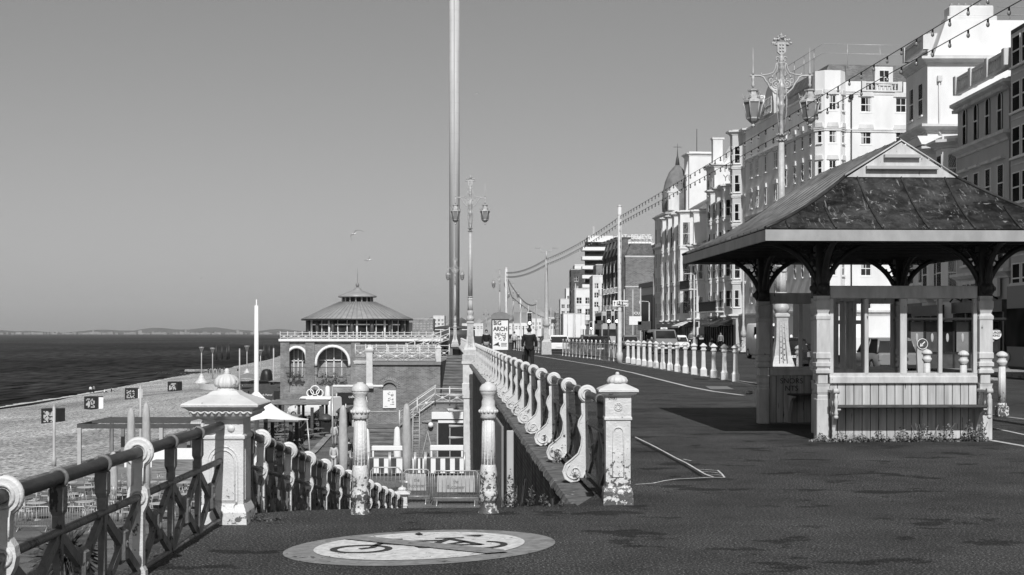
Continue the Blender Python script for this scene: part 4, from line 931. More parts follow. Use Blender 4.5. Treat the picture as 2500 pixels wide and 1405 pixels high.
def put_window(parent, O, ang, w, h, kind='sash', curt=True):
    """O: bottom centre on the wall face, ang: direction of the wall's u axis"""
    k = ('win', round(w, 2), round(h, 2), kind)
    f = inst(k, (lambda: arch_win(w, h)) if kind == 'arch' else (lambda: sash(w, h, kind)), M_FRAME, parent, O, 'window', rz=ang)
    q = inst(k + ('g', kind == 'arch'), lambda: glassm(w, h, kind == 'arch'), M_PANE, f, (0, 0, 0), 'pane')
    if curt and rw_.random() < .3 and kind != 'arch':
        s_ = rw_.choice((-1, 1)); hh = h * rw_.choice((.45, .9, .9))
        def cm(): return MB().box(-.5, .5, -.006, -.002, -1, 0)
        o = inst('curtain', cm, M_CURT, f, (s_ * (w / 2 - .06 - w * .12), 0, h - .06), 'curtain'); o.scale = (w * .24, 1, hh - .05)
    return f
def seg_wall(mb, a, b, z0, z1, ops, dep=.16):
    """wall face from a to b (outward is to the right), openings (u centre, w, zb, h) cut and given reveals"""
    a = Vector((a[0], a[1], 0)); b = Vector((b[0], b[1], 0)); L_ = (b - a).length; u = (b - a) / L_; nrm = Vector((u.y, -u.x, 0))
    us = sorted({0, L_} | {max(0, o[0] - o[1] / 2) for o in ops} | {min(L_, o[0] + o[1] / 2) for o in ops}); zs = sorted({z0, z1} | {o[2] for o in ops} | {o[2] + o[3] for o in ops})
    P_ = lambda uu, z, d=0: a + u * uu - nrm * d + Vector((0, 0, z))
    for i in range(len(us) - 1):
        for j in range(len(zs) - 1):
            uc, zc = (us[i] + us[i + 1]) / 2, (zs[j] + zs[j + 1]) / 2
            if any(abs(uc - o[0]) < o[1] / 2 and o[2] < zc < o[2] + o[3] for o in ops): continue
            mb.quad(P_(us[i], zs[j]), P_(us[i + 1], zs[j]), P_(us[i + 1], zs[j + 1]), P_(us[i], zs[j + 1]))
    for (c, w, zb, h) in ops:
        l, r_ = c - w / 2, c + w / 2
        mb.quad(P_(l, zb), P_(l, zb + h), P_(l, zb + h, dep), P_(l, zb, dep)); mb.quad(P_(r_, zb), P_(r_, zb, dep), P_(r_, zb + h, dep), P_(r_, zb + h))
        mb.quad(P_(l, zb + h), P_(r_, zb + h), P_(r_, zb + h, dep), P_(l, zb + h, dep)); mb.quad(P_(l, zb), P_(l, zb, dep), P_(r_, zb, dep), P_(r_, zb))
        mb.quad(P_(l, zb, dep), P_(l, zb + h, dep), P_(r_, zb + h, dep), P_(r_, zb, dep))
def offset(path, d):
    out_ = []; n_ = len(path)
    for i, p in enumerate(path):
        ns_ = []
        if i > 0: e = Vector(path[i]) - Vector(path[i - 1]); e.normalize(); ns_.append(Vector((e.y, -e.x)))
        if i < n_ - 1: e = Vector(path[i + 1]) - Vector(path[i]); e.normalize(); ns_.append(Vector((e.y, -e.x)))
        m_ = sum(ns_, Vector((0, 0))); m_.normalize(); k = d / max(.35, m_.dot(ns_[0])); out_.append((p[0] + m_.x * k, p[1] + m_.y * k))
    return out_
def moulding(mb, path, z, prof):           # prof: (outwards, up) from the wall, closed strip
    rows = [offset(path, o) for o, _ in prof]
    for k in range(len(prof) - 1):
        for i in range(len(path) - 1):
            A, B = rows[k], rows[k + 1]; za, zb = z + prof[k][1], z + prof[k + 1][1]
            mb.quad((A[i][0], A[i][1], za), (A[i + 1][0], A[i + 1][1], za), (B[i + 1][0], B[i + 1][1], zb), (B[i][0], B[i][1], zb))
    for e in (0, -1):
        mb.add([(rows[k][e][0], rows[k][e][1], z + prof[k][1]) for k in range(len(prof))], [tuple(range(len(prof)))])
CORN = [(-.02, -.12), (.08, -.1), (.1, 0), (.3, .12), (.42, .16), (.42, .3), (-.02, .34)]
BAND = [(-.02, 0), (.1, .02), (.1, .14), (.15, .16), (.15, .24), (-.02, .26)]
PLAIN = [(-.02, 0), (.05, .0), (.05, .16), (-.02, .17)]
def bay_path(p, q, c, w, dpt, side=.55):
    """insert a canted bay centred at distance c on the wall p->q"""
    p, q = Vector(p), Vector(q); u = (q - p).normalized(); nrm = Vector((u.y, -u.x))
    return [tuple(p + u * (c - w / 2)), tuple(p + u * (c - w / 2 + side) + nrm * dpt), tuple(p + u * (c + w / 2 - side) + nrm * dpt), tuple(p + u * (c + w / 2))]
EXT = {}
def building(name, label, path, z0, z1, wins, wm=None, cornices=(), roof=None, back=8.0, group=None, cat='building', hoods=False, floors=None, roofm=None):
    """path: plan points, outward to the right; wins: per segment index list of (frac or distance along, w, zb, h, kind)"""
    ox, oy = path[0]; t = thing(name, label, cat, (ox, oy, 0), 0, group); EXT[t] = (path[0][1], min(p[1] for p in path if p[1] > path[-1][1] - .6), z1); wm = wm or M_WALL
    pl_ = [(x - ox, y - oy) for x, y in path]; mb = MB()
    for i in range(len(pl_) - 1):
        a, b = pl_[i], pl_[i + 1]; L_ = math.dist(a, b); ops = []
        for (c, w, zb, h, kind) in wins.get(i, ()):
            cc = c * L_ if c <= 1.0 else c
            if cc - w / 2 < .02 or cc + w / 2 > L_ - .02: continue
            if kind != 'arch' and abs(b[0] - a[0]) > .9 * L_: ops.append((cc, w, zb, h))
            ang = math.atan2(b[1] - a[1], b[0] - a[0]); u = Vector((b[0] - a[0], b[1] - a[1])) / L_; nrm = Vector((u.y, -u.x))
            o = Vector(a) + u * cc; dd = (.1 if abs(nrm.y) > .9 else .0) if kind != 'arch' else -.03
            put_window(t, (o.x - nrm.x * dd, o.y - nrm.y * dd, zb), ang, w, h, kind)
            if hoods:
                m_ = inst(('hood', round(w, 2)), lambda: MB().prism([(-w / 2 - .2, 0), (w / 2 + .2, 0), (w / 2 + .1, .34), (-w / 2 - .1, .34)], 'y', -.12, 0), M_TRIM, t, (o.x, o.y, zb + h + .05), 'window_hood', rz=ang)
        seg_wall(mb, a, b, z0, z1, ops)
    # back and roof cap
    e0, e1 = pl_[0], pl_[-1]; bx = max(back, max(p[0] for p in pl_)); cap = pl_ + ([(bx, e1[1])] if e1[0] < bx - .01 else []) + [(bx, e0[1])]
    mb.add([(x, y, z1) for x, y in cap], [tuple(range(len(cap)))])
    k = len(pl_) - 1; ring_ = cap[k:] + [cap[0]]
    for a, b in zip(ring_, ring_[1:]): mb.quad((a[0], a[1], z0), (b[0], b[1], z0), (b[0], b[1], z1), (a[0], a[1], z1))
    mb.build('wall', wm, t, fixn=True)
    for (z, prof) in cornices:
        c_ = MB(); moulding(c_, pl_, z, prof); c_.build('cornice' if prof is CORN else 'string_course', M_TRIM, t)
    if roof:
        zr_, ins = roof; r_ = MB(); y0_, y1_ = sorted((pl_[0][1], pl_[-1][1])); 
        x0_ = min(p[0] for p in (pl_[0], pl_[-1])) + .35; lo = [(x0_, y0_ + .2), (bx, y0_ + .2), (bx, y1_ - .2), (x0_, y1_ - .2)]; hi = [(x0_ + ins, y0_ + ins * .5), (bx, y0_ + ins * .5), (bx, y1_ - ins * .5), (x0_ + ins, y1_ - ins * .5)]
        for i in range(4): j = (i + 1) % 4; r_.quad((*lo[i], z1 + .01), (*lo[j], z1 + .01), (*hi[j], zr_), (*hi[i], zr_))
        r_.add([(*p, zr_) for p in hi], [(0, 1, 2, 3)]); r_.build('roof', roofm or M_SLATE, t)
    return t
def grid(us, zs, w, h, kind='sash'): return [(u, w, z, h, kind) for u in us for z in zs]
def chimney(t, x, y, z0, z1, w=.7, l=1.6, m=None, pots=3):
    mb = MB(); mb.bev(x - w / 2, x + w / 2, y - l / 2, y + l / 2, z0, z1, .03); mb.bev(x - w / 2 - .08, x + w / 2 + .08, y - l / 2 - .08, y + l / 2 + .08, z1 - .35, z1 - .12, .04); s_ = mb.build('chimney', m or M_WALL2, t)
    for k in range(pots): MB().lathe([(.12, 0), (.1, .25), (.12, .35)], n=8).build('chimney_pot', M_BRICKL, s_).location = (x, y - l / 2 + l * (k + .5) / pots, z1)
def shopfront(t, a, b, zt, seed=0, dark=True):
    """local coords on the wall a->b: dark ground-floor glazing with pilasters and a fascia"""
    a, b = Vector(a), Vector(b); L_ = (b - a).length; ang = math.atan2((b - a).y, (b - a).x); rr = random.Random(seed)
    def place(o): o.location = (a.x, a.y, 0); o.rotation_euler = (0, 0, ang); return o
    mb = MB(); mb.box(.1, L_ - .1, -.12, -.01, .1, zt - .55); place(mb.build('shop_glazing', M_PANE if dark else M_CURT, t))
    mb = MB(); mb.box(0, L_, -.32, -.01, zt - .55, zt); place(mb.build('shop_fascia', rr.choice([M_DARK, M_DGREY, M_GREY, M_TRIM]), t))
    k = max(2, int(L_ / 1.6)); mb = MB()
    for i in range(k + 1): c = .12 + (L_ - .24) * i / k; w = .09 if i % 3 else .16; mb.box(c - w, c + w, -.22, -.005, 0, zt - .56)
    mb.box(0, L_, -.2, -.004, 0, .45); place(mb.build('shop_pilasters', rr.choice([M_DGREY, M_GREY, M_DARK, M_TRIM]), t))
def balustrade(t, a, b, z, h=.9, st=.28):
    a, b = Vector(a), Vector(b); L_ = (b - a).length; ang = math.atan2((b - a).y, (b - a).x); mb = MB(); mb.box(0, L_, -.12, .12, h - .14, h); mb.box(0, L_, -.12, .12, 0, .12); n_ = int(L_ / st)
    for i in range(n_): mb.lathe([(.05, .12), (.085, .25), (.045, .5), (.06, h - .14)], ((i + .5) * L_ / n_, 0, 0), 6)
    for c in (0.12, L_ - .12): mb.box(c - .16, c + .16, -.17, .17, 0, h + .02)
    o = mb.build('balustrade', M_TRIM, t); o.location = (a.x, a.y, z); o.rotation_euler = (0, 0, ang)
def iron_balcony(t, a, b, z, dpt=.9, m=None, glass=False):
    a, b = Vector(a), Vector(b); L_ = (b - a).length; ang = math.atan2((b - a).y, (b - a).x); mb = MB(); mb.box(0, L_, -dpt, 0, -.16, 0); o = mb.build('balcony_slab', M_TRIM, t); o.location = (a.x, a.y, z); o.rotation_euler = (0, 0, ang)
    mb = MB(); mb.box(0, L_, -dpt - .01, -dpt + .03, .95, 1.0); n_ = int(L_ / .13)
    for i in range(n_ + 1): mb.box(i * L_ / n_ - .012, i * L_ / n_ + .012, -dpt, -dpt + .02, 0, .95)
    for s_ in (0, L_): mb.box(s_ - .015, s_ + .015, -dpt, 0, .95, 1.0); [mb.box(s_ - .01, s_ + .01, -dpt + .13 * i, -dpt + .13 * i + .02, 0, .95) for i in range(int(dpt / .13))]
    o = mb.build('balcony_rail', m or M_DARK, t); o.location = (a.x, a.y, z); o.rotation_euler = (0, 0, ang)
FX = 22.5; GZ = 0.0
ROW = 'terraces and hotels along the seafront road'
# dark brick block with white bays, at the right edge
t = building('apartment_building', 'dark brick block with projecting bay windows at the right edge', [(FX, 64.15), (FX, 55), (30, 55)], GZ, 15.2, {}, M_BRICKD, group=ROW)
mb = MB(); mb.box(-.35, 0, -6, -1.0, 2.6, 14.8); mb.build('bay', M_WALL3, t)
for k in range(6):
    for c in (-1.7, -2.9, -4.1, -5.3): put_window(t, (-.36, c, 3.3 + 2.0 * k), -math.pi / 2, 1.0, 1.35, 'sash', False)
    MB().box(-.38, -.351, -5.8, -1.05, 3.2 + 2.0 * k - .25, 3.2 + 2.0 * k - .18).build('sill_band', M_TRIM, t)
# Italianate building
L2_ = 7.4; y0 = 71.8
t = building('italianate_building', 'grey stucco building with arched top windows, dentil cornice and balustrade', [(FX, y0), (FX, y0 - L2_), (30, y0 - L2_)], GZ, 13.2,
    {0: grid([1.2, 2.9, 4.6, 6.3], [10.95], .62, 1.75, 'arch') + grid([1.2, 2.9, 4.6, 6.3], [7.6, 4.9], .85, 1.75, 'sash')}, M_WALL3, [(12.75, CORN), (10.45, CORN), (7.15, BAND), (4.2, CORN)], group=ROW)
mb = MB()
for i in range(30): mb.box(-.3, -.02, -L2_ + i * .25 + .03, -L2_ + i * .25 + .15, 12.62, 12.78)
mb.build('dentils', M_TRIM, t)
for c in (1.2, 2.9, 4.6, 6.3):
    for z in (7.6, 4.9):
        MB().prism([(-.7, 0), (.7, 0), (.62, .12), (-.62, .12)], 'y', -.22, 0).build('window_hood', M_TRIM, t).location = (0, -c, z + 1.95); COL.objects[-1].rotation_euler = (0, 0, -math.pi / 2)
balustrade(t, (-.05, -.1), (-.05, -L2_ + .1), 13.55, .85)
for c in (.15, 2.5, 4.9, 7.25): MB().bev(-.24, .14, -c - .2, -c + .2, 13.54, 14.5, .03).build('parapet_pier', M_TRIM, t)
shopfront(t, (0, 0), (0, -L2_), 3.1, 1)
MB().box(-.26, -.12, -6.6, -.8, 3.25, 4.1).build('fascia_board', M_TRIM, t)
s_ = text_obj('shop_lettering', 'BURGER KING', .62, M_DARK, t, (-.27, -3.6, 3.68), rot=(R(90), 0, -R(90)), depth=.01, bold=.02)
for c in (1, 2.6, 4.4, 6.2): MB().tube([(-.1, -c, 3.15), (-.5, -c, 3.35), (-.7, -c, 3.1)], .05, 6).build('sign_lamp', M_DARK, t)
# lower bay-windowed house
P0 = [(FX + .3, 77)] + bay_path((FX + .3, 77), (FX + .3, 71.85), 1.4, 2.3, .85) + bay_path((FX + .3, 77), (FX + .3, 71.85), 3.9, 2.2, .85) + [(FX + .3, 71.85)]
bw_ = {}
for s0 in (1, 5): bw_[s0] = grid([.5], [9.2, 6.5, 3.9], .5, 1.5); bw_[s0 + 1] = grid([.5], [9.2, 6.5, 3.9], .9, 1.5); bw_[s0 + 2] = grid([.5], [9.2, 6.5, 3.9], .5, 1.5)
t = building('bay_window_house', 'low white bay-windowed house squeezed below the tall blank gable', P0, GZ, 11.6, bw_, M_WALL, [(11.1, CORN), (8.5, BAND), (5.9, BAND), (3.3, CORN)], roof=(13.2, 2.5), group=ROW)
MB().prism([(-.8, 0), (.8, 0), (0, .55)], 'y', -1.15, .2).build('pediment', M_TRIM, t).location = (-.1, -1.4, 11.5); COL.objects[-1].rotation_euler = (0, 0, -math.pi / 2)
mb = MB(); mb.box(.6, 5, -3.2, -2.9, 11.6, 13.1); mb.build('parapet_wall', M_WALL, t); chimney(t, 2.3, -4.2, 11.6, 14.1, .9, 1.0, M_BRICKL, 2)
shopfront(t, (-.9, -.1), (-.9, -5), 3.0, 2)
# tall building with the blank white gable
t = building('tall_gabled_building', 'tall building with a great blank white gable and stepped chimney top', [(FX, 81.2), (FX, 77.02), (34, 77.02)], GZ, 16.6, {0: grid([1.1, 2.9], [13.5, 10.3, 7.2, 4.3], .9, 1.8)}, M_WALL, [(16.2, CORN), (12.55, CORN), (9.4, BAND), (6.3, BAND)], group=ROW)
MB().prism([(.35, 16.6), (12, 16.6), (12, 18.5), (1.0, 18.5)], 'y', -4.2, -.02).build('gable_wall', M_WALL, t)
mb = MB(); mb.bev(1.1, 3.8, -4.12, -2.9, 18.49, 18.75, .03); mb.bev(1.25, 3.65, -4.0, -3.0, 18.74, 19.35, .05); mb.build('chimney', M_WALL2, t)
for i in range(6): MB().lathe([(.13, 0), (.1, .22)], n=8).build('chimney_pot', M_BRICKL, t).location = (1.5 + .38 * i, -3.5, 19.34)
mb = MB(); mb.tube([(3.8, -4.1, 19.25), (12, -4.1, 19.25)], .03, 5); mb.tube([(3.8, -4.1, 18.8), (12, -4.1, 18.8)], .03, 5)
for x in (4.5, 6.3, 8.2): mb.tube([(x, -4.1, 18.5), (x, -4.1, 19.25)], .03, 5)
mb.build('roof_guard_rail', M_GALV, t)
mb = MB(); mb.tube([(.62, -4.27, 15.2), (.62, -4.27, 12.4), (.75, -4.27, 12.2)], .05, 6); mb.bev(.5, .75, -4.4, -4.2, 15.15, 15.5, .03); mb.build('drainpipe', M_TRIM, t)
balustrade(t, (-.05, -.1), (-.05, -4.1), 16.95, .8); mb = MB(); mb.box(.3, 1.5, -3.2, -1.4, 16.6, 18.0); mb.build('dormer', M_TRIM, t)
shopfront(t, (0, 0), (0, -4.1), 3.2, 3)
# big white corner hotel: front, corner bay and return wall full of windows
Yc = 105.6; zsr = [3.4, 5.9, 8.4, 10.9, 13.4, 15.85, 18.3]
pth = [(FX, 137), (FX, Yc), (FX + .55, Yc - .95), (FX + 1.75, Yc - .95), (FX + 2.3, Yc), (38, Yc)]
fr_u = [(137 - y) for y in (134, 131, 126.8, 122)]; fr2 = [(137 - y) for y in (117.5, 113.6, 110.5, 107.4)]
zf_ = [4.2, 7.0, 9.8, 12.5, 15.2]
t = building('corner_hotel', 'big white corner hotel with slate mansard and rows of sash windows facing the side street', pth, GZ, 19.8,
    {0: grid([fr_u[0], fr_u[1], fr_u[3]], zf_, 1.5, 1.35, 'pair') + grid([fr_u[2]], zf_, .8, 1.35) + grid(fr2, zsr[1:6], .8, 1.3), 1: grid([.5], zsr[1:], .5, 1.15), 2: grid([.5], zsr[1:], .55, 1.15, 'sash2'), 3: grid([.5], zsr[1:], .5, 1.15), 4: grid([1.6, 4.3, 7.4, 10.5], zsr, .82, 1.12, 'sash2')},
    M_WALL, [(16.75, BAND), (11.7, BAND), (19.6, PLAIN), (3.0, CORN)], group=ROW, hoods=True)
mb = MB(); pp = [(0, Yc - 137), (.55, Yc - 137 - .95), (1.75, Yc - 137 - .95), (2.3, Yc - 137), (2.3, Yc - 136), (0, Yc - 136)]
mb.add([(x, y, z) for z in (19.82, 21.3) for x, y in pp], [(6, 7, 8, 9, 10, 11)] + [(i, (i + 1) % 6, (i + 1) % 6 + 6, i + 6) for i in range(6)]); mb.build('bay_parapet', M_WALL, t)
balustrade(t, (3.6, Yc - 137.02), (6.6, Yc - 137.02), 19.85, .75); MB().box(2.3, 3.5, Yc - 137 - .1, Yc - 137 + .1, 19.8, 20.6).build('parapet', M_WALL, t); MB().box(6.75, 12, Yc - 137 - .1, Yc - 137 + .1, 19.8, 20.6).build('parapet', M_WALL, t)
mb = MB(); lo = [(.3, -.5), (15, -.5), (15, Yc - 136.6), (.3, Yc - 136.6)]; hi = [(1.3, -1.2), (15, -1.2), (15, Yc - 135.8), (1.3, Yc - 135.8)]
for i in range(4): j = (i + 1) % 4; mb.quad((*lo[i], 19.81), (*lo[j], 19.81), (*hi[j], 22.0), (*hi[i], 22.0))
mb.add([(*p, 22.0) for p in hi], [(0, 1, 2, 3)]); mb.build('roof', M_SLATE, t)
mb = MB(); mb.bev(4.6, 6.0, Yc - 136.95, Yc - 136, 19.9, 21.75, .04); d_ = mb.build('dormer', M_WALL2, t); put_window(d_, (5.3, Yc - 136.98, 20.4), 0, .8, 1.1, 'sash2')
mb = MB()
for z in (22.7, 23.4): mb.tube([(.6, -8, z), (.6, Yc - 136.9, z), (10, Yc - 136.9, z)], .022, 5)
for y in range(8, 32, 4): mb.tube([(.6, -y, 21.6), (.6, -y, 23.4)], .02, 4)
for x in (2.5, 5, 7.5): mb.tube([(x, Yc - 136.9, 21.6), (x, Yc - 136.9, 23.4)], .02, 4)
mb.build('roof_guard_rail', M_GALV, t)
mb = MB(); mb.tube([(2.75, Yc - 137.1, 19.4), (2.75, Yc - 137.1, 0)], .06, 6); mb.bev(2.6, 2.9, Yc - 137.25, Yc - 137, 19.3, 19.6, .03); mb.build('drainpipe', M_DARK, t)
# arched attic gable on the front
mb = MB(); pr_ = [(-2.4 , 0)] + [(-2.4 * math.cos(a), 2.2 * math.sin(a) + .3) for a in [math.pi * i / 12 for i in range(13)]] + [(2.4, 0)]
mb.prism(pr_, 'y', 0, 1.5); g_ = mb.build('arched_gable', M_WALL3, t); g_.location = (-.05, -12, 19.8); g_.rotation_euler = (0, 0, -math.pi / 2)
for k in range(5): put_window(t, (-.12, -12 + 1.3 - .65 * k, 20.0), -math.pi / 2, .5, 1.3, 'sash', False)
chimney(t, .9, -1.4, 19.8, 22.6, .9, 1.6, M_WALL, 3)
# houses beyond, stepping down the street
def bayhouse(label, ya, yb, ztop, nb, fl, wm, roof=None, sf=1, bw__=2.6, bd=.9, wh=1.7, side=.55, name='terraced_house', x0=FX, cor=True):
    L_ = ya - yb; pth = [(x0, ya)]; ww = {}; k = 1
    for i in range(nb):
        c = L_ * (i + .5) / nb; pth += bay_path((x0, ya), (x0, yb), c, bw__, bd, side); 
        q_ = math.hypot(side, bd) * .6; ww[k] = grid([.5], fl, q_, wh); ww[k + 1] = grid([.5], fl, (bw__ - 2 * side) * .75, wh, 'sash' if bw__ < 3 else 'pair'); ww[k + 2] = grid([.5], fl, q_, wh); k += 4
    pth += [(x0, yb), (x0 + 12, yb)]
    t = building(name, label, pth, GZ, ztop, ww, wm, ([(ztop - .4, CORN)] if cor else []) + [(z - .55, BAND) for z in fl[1:]] + [(3.2, CORN)], roof=roof, group=ROW)
    shopfront(t, (-bd - .05, 0), (-bd - .05, -L_), 3.05, sf); return t
t = bayhouse('narrow grey house shaded beside the big corner hotel', 143.5, 137.02, 21.5, 1, [4.2, 7, 9.8, 12.6, 15.4, 18.2], M_WALL3, sf=4)
t = bayhouse('bay-windowed terrace house with black iron balcony, left of the narrow grey house', 158, 143.52, 17.0, 3, [4.4, 7.5, 10.6, 13.7], M_WALL2, (19.5, 4), 5)
iron_balcony(t, (-1, -1), (-1, -13.6), 4.0, .9); 
t = building('gabled_house', 'white house with mansard gable and faded painted letters high on its side wall', [(FX, 164.5), (FX, 158.02), (34, 158.02)], GZ, 20.6, {0: grid([1.5, 4.2], [4.4, 7.5, 10.6, 13.7, 17.2], 1.0, 1.8)}, M_WALL, [(20.2, CORN), (16.4, BAND)], group=ROW)
MB().prism([(1.2, 20.6), (12, 20.6), (12, 24.4), (3.6, 24.4)], 'y', -6.4, -.1).build('gable_wall', M_WALL, t); mb = MB(); mb.box(.2, 1.3, -4, -2.6, 20.6, 23.4); mb.box(.1, 1.5, -4.1, -2.5, 23.4, 23.6); mb.build('dormer', M_WALL2, t)
text_obj('faded_lettering', 'TOM\nYUM', 1.0, M_GREY, t, (2.0, -6.5, 19.4), depth=.01)
iron_balcony(t, (-.1, -.5), (-.1, -6), 10.2, .9)
t = bayhouse('low house with a dark balcony beside the gabled house', 176, 164.52, 12.2, 2, [4.3, 8.0], M_WALL2, (14, 3), 6); iron_balcony(t, (-1, -1), (-1, -10), 6.9, .9)
t = bayhouse('white terrace of four tall bay windows below a dark pitched roof', 203, 176.02, 17.3, 4, [4.3, 8.4, 12.9], M_WALL, (21.0, 6.5), 7, bw__=5.0, bd=1.5, wh=2.9, side=1.3)
t = building('tall_white_block', 'tall blank white party wall with flat cornice behind the four-bay terrace', [(FX + 2.8, 209), (FX + 2.8, 203.02), (FX + 7, 203.02)], GZ, 27.6, {}, M_WALL, [(27.1, CORN)], group=ROW, back=4.2)
MB().tube([(1.5, -3, 27.6), (1.5, -3, 31)], .05, 5).build('aerial', M_DARK, t)
pth = [(FX, 224), (FX, 205.2), (FX + .9, 203.4), (FX + 2.7, 203.4)]
t = building('domed_corner_building', 'ornate corner building with a copper dome and weathervane', pth, GZ, 19.5, {0: grid([2, 5, 8, 11, 14, 17], [4.2, 8, 11.6, 15.2], 1.2, 2.2), 2: grid([.5], [8, 11.6, 15.2], .8, 2.0)}, M_WALL2, [(18.9, CORN), (14.4, CORN), (7.2, BAND)], group=ROW)
mb = MB(); mb.lathe([(2.3, 19.5), (2.35, 20.6), (2.25, 22.2), (1.9, 23.8), (1.3, 25.2), (.5, 26.1), (.3, 26.3)], (1.9, -14.5, 0), 12); mb.build('dome', mat('copper_dome', .16, .6, .3, var=.3, vscale=1), t)
mb = MB(); mb.lathe([(.35, 26.2), (.22, 27.2), (.1, 27.6), (.04, 28.6), (.03, 29.4)], (1.9, -14.5, 0), 8); mb.tube([(1.3, -14.5, 28.9), (2.5, -14.5, 28.9)], .035, 4); mb.build('weathervane', M_DGREY, t)
mb = MB(); mb.bev(-.1, 1.5, -20.4, -18.9, 19.5, 22.0, .05); mb.prism([(-.3, 0), (1.7, 0), (.7, 1.1)], 'y', -20.55, -18.8, Matrix.Translation((0, 0, 22))); mb.build('pedimented_turret', M_TRIM, t)
mb = MB(); mb.bev(2.6, 4.2, -20.0, -19.0, 19.5, 24.6, .05); mb.prism([(2.4, 24.6), (4.4, 24.6), (3.9, 27.0), (2.9, 27.0)], 'y', -20.1, -18.9); mb.build('attic_gable', M_WALL2, t)
# cinema
t = thing('cinema_block', 'low modern block with big dark windowless panels', 'building', (FX, 250, 0), 0, ROW); EXT[t] = (250, 225, 11)
mb = MB(); mb.box(0, 14, -25, 0, 2.2, 10.0); mb.build('wall', M_LGREY, t)
mb = MB(); mb.box(-.12, -.01, -22, -2, 2.4, 8.0); mb.box(1, 14, -25.1, -20, 10.0, 14.2); mb.build('dark_panel', M_DARK, t); mb = MB(); mb.box(-.3, .3, -24.5, -.5, 9.2, 9.9); mb.build('parapet_band', M_DGREY, t)
mb = MB(); mb.box(-.14, 13.9, -25.0, -24.4, 0, 11.2); mb.build('end_wall', M_LGREY, t); mb = MB(); mb.box(.4, 14, -24, -1, -.1, 2.2); mb.build('ground_floor', M_PANE, t)
# brick hotel with painted tree logo on its side wall
t = building('brick_hotel', 'tall brick hotel with mansard ends and a tree logo on its side wall', [(FX, 335), (FX, 282), (FX + 9, 282)], GZ, 17.6,
    {0: grid([2.5 + 5.1 * i for i in range(10)], [4, 7.4, 10.8, 14.2], 1.5, 2.0), 1: grid([7.1], [5, 8, 11, 14.2], 1.0, 1.5)}, mat('hotel_brick', .14, .85, .2, kind='brick', var=.35, vscale=.25, stretch=(.35, .35, .35)), [(17.3, BAND), (11.4, PLAIN)], group=ROW, back=9)
mb = MB(); mb.prism([(0.1, 17.6), (6.0, 17.6), (5.4, 20.0), (1.2, 20.0)], 'y', -52.95, 0); mb.prism([(6.1, 17.6), (9.0, 17.6), (8.8, 20.0), (6.7, 20.0)], 'y', -52.95, 0); mb.build('roof', M_SLATE, t)
for k in range(5):
    y = -4 - 11 * k; mb = MB(); mb.box(-1.2, 1.0, y - 2.6, y + 2.6, 3.4, 17.8); mb.build('bay', M_BRICKD, t)
    mb = MB(); mb.prism([(-1.4, 17.8), (1.2, 17.8), (0.6, 21), (-.4, 21)], 'y', y - 2.8, y + 2.8); mb.box(-1.9, 1.4, y - 3, y + 3, 21, 21.3); mb.build('mansard', M_SLATE, t)
    for z in (4.5, 7.9, 11.3, 14.6): put_window(t, (-1.22, y, z), -math.pi / 2, 1.8, 2.2, 'pair')
    for z in (7.0, 10.4): iron_balcony(t, (-1.2, y + 2.5), (-1.2, y - 2.5), z, 1.0, M_FRAME)
MB().box(6.03, 6.16, -53.12, -53.01, 0, 20).build('drainpipe', M_DARK, t)
mb = MB(); mb.torus((4.2, -53.1, 8.35), 1.05, .13, 'y', 24, 5); mb.torus((4.0, -53.1, 8.3), 1.25, .09, 'y', 24, 5, -1.2, 1.6)
for a in range(7): q = a * math.pi / 6; mb.ball((3.75 + .65 * math.cos(q), -53.1, 8.3 + .5 * math.sin(q)), .27, 8, 5, (1, .3, 1))
mb.box(3.6, 3.9, -53.15, -53.02, 7.5, 8.3); mb.build('tree_logo', M_WHITE, t)
text_obj('hotel_lettering', 'DOUBLETREE', .75, M_WHITE, t, (3.6, -53.08, 6.2), depth=.04, bold=.015, sx=1.0); text_obj('hotel_small_lettering', 'by Hilton', .5, M_WHITE, t, (4.2, -53.08, 5.3), depth=.04, bold=.012)
# white tower block with balconies and roof letters
x0, x1, Yt = 21.3, 42.5, 420
t = thing('tower_block', 'white 1960s tower block with stacked balconies and roof lettering', 'building', (x0, Yt, 0), 0, ROW)
mb = MB(); mb.box(1.0, 21, 0, 14, 0, 28.0); mb.box(1.2, 20, 1, 13, 28, 30.2); mb.build('wall', M_WALL, t)
for k in range(9):
    z = 4 + 2.75 * k; mb = MB(); mb.box(-.6, 6.6, -1.4, 5, z - .25, z + .75); mb.build('balcony', M_WHITE, t); mb = MB(); mb.box(.2, 6.4, -.06, -.01, z + .8, z + 2.3); mb.build('balcony_glazing', M_PANE, t)
    for c in (8.4, 11.3, 14.3, 17.3): put_window(t, (c, -.01, z + .8), 0, 2.1, 1.1, 'pair', False)
mb = MB(); mb.box(8.6, 20.4, .5, .6, 28.9, 29.1); mb.box(8.6, 20.4, .5, .6, 30.5, 30.65)
for i in range(12): mb.box(8.7 + i * 1.04, 8.85 + i * 1.04, .5, .6, 28, 30.6)
mb.box(2.6, 3.2, 2, 2.6, 30.1, 33); mb.build('sign_frame', M_LGREY, t)
text_obj('roof_lettering', 'ART+BELIEVE', 1.75, M_WHITE, t, (14.6, .35, 29.8), depth=.05, bold=.03)
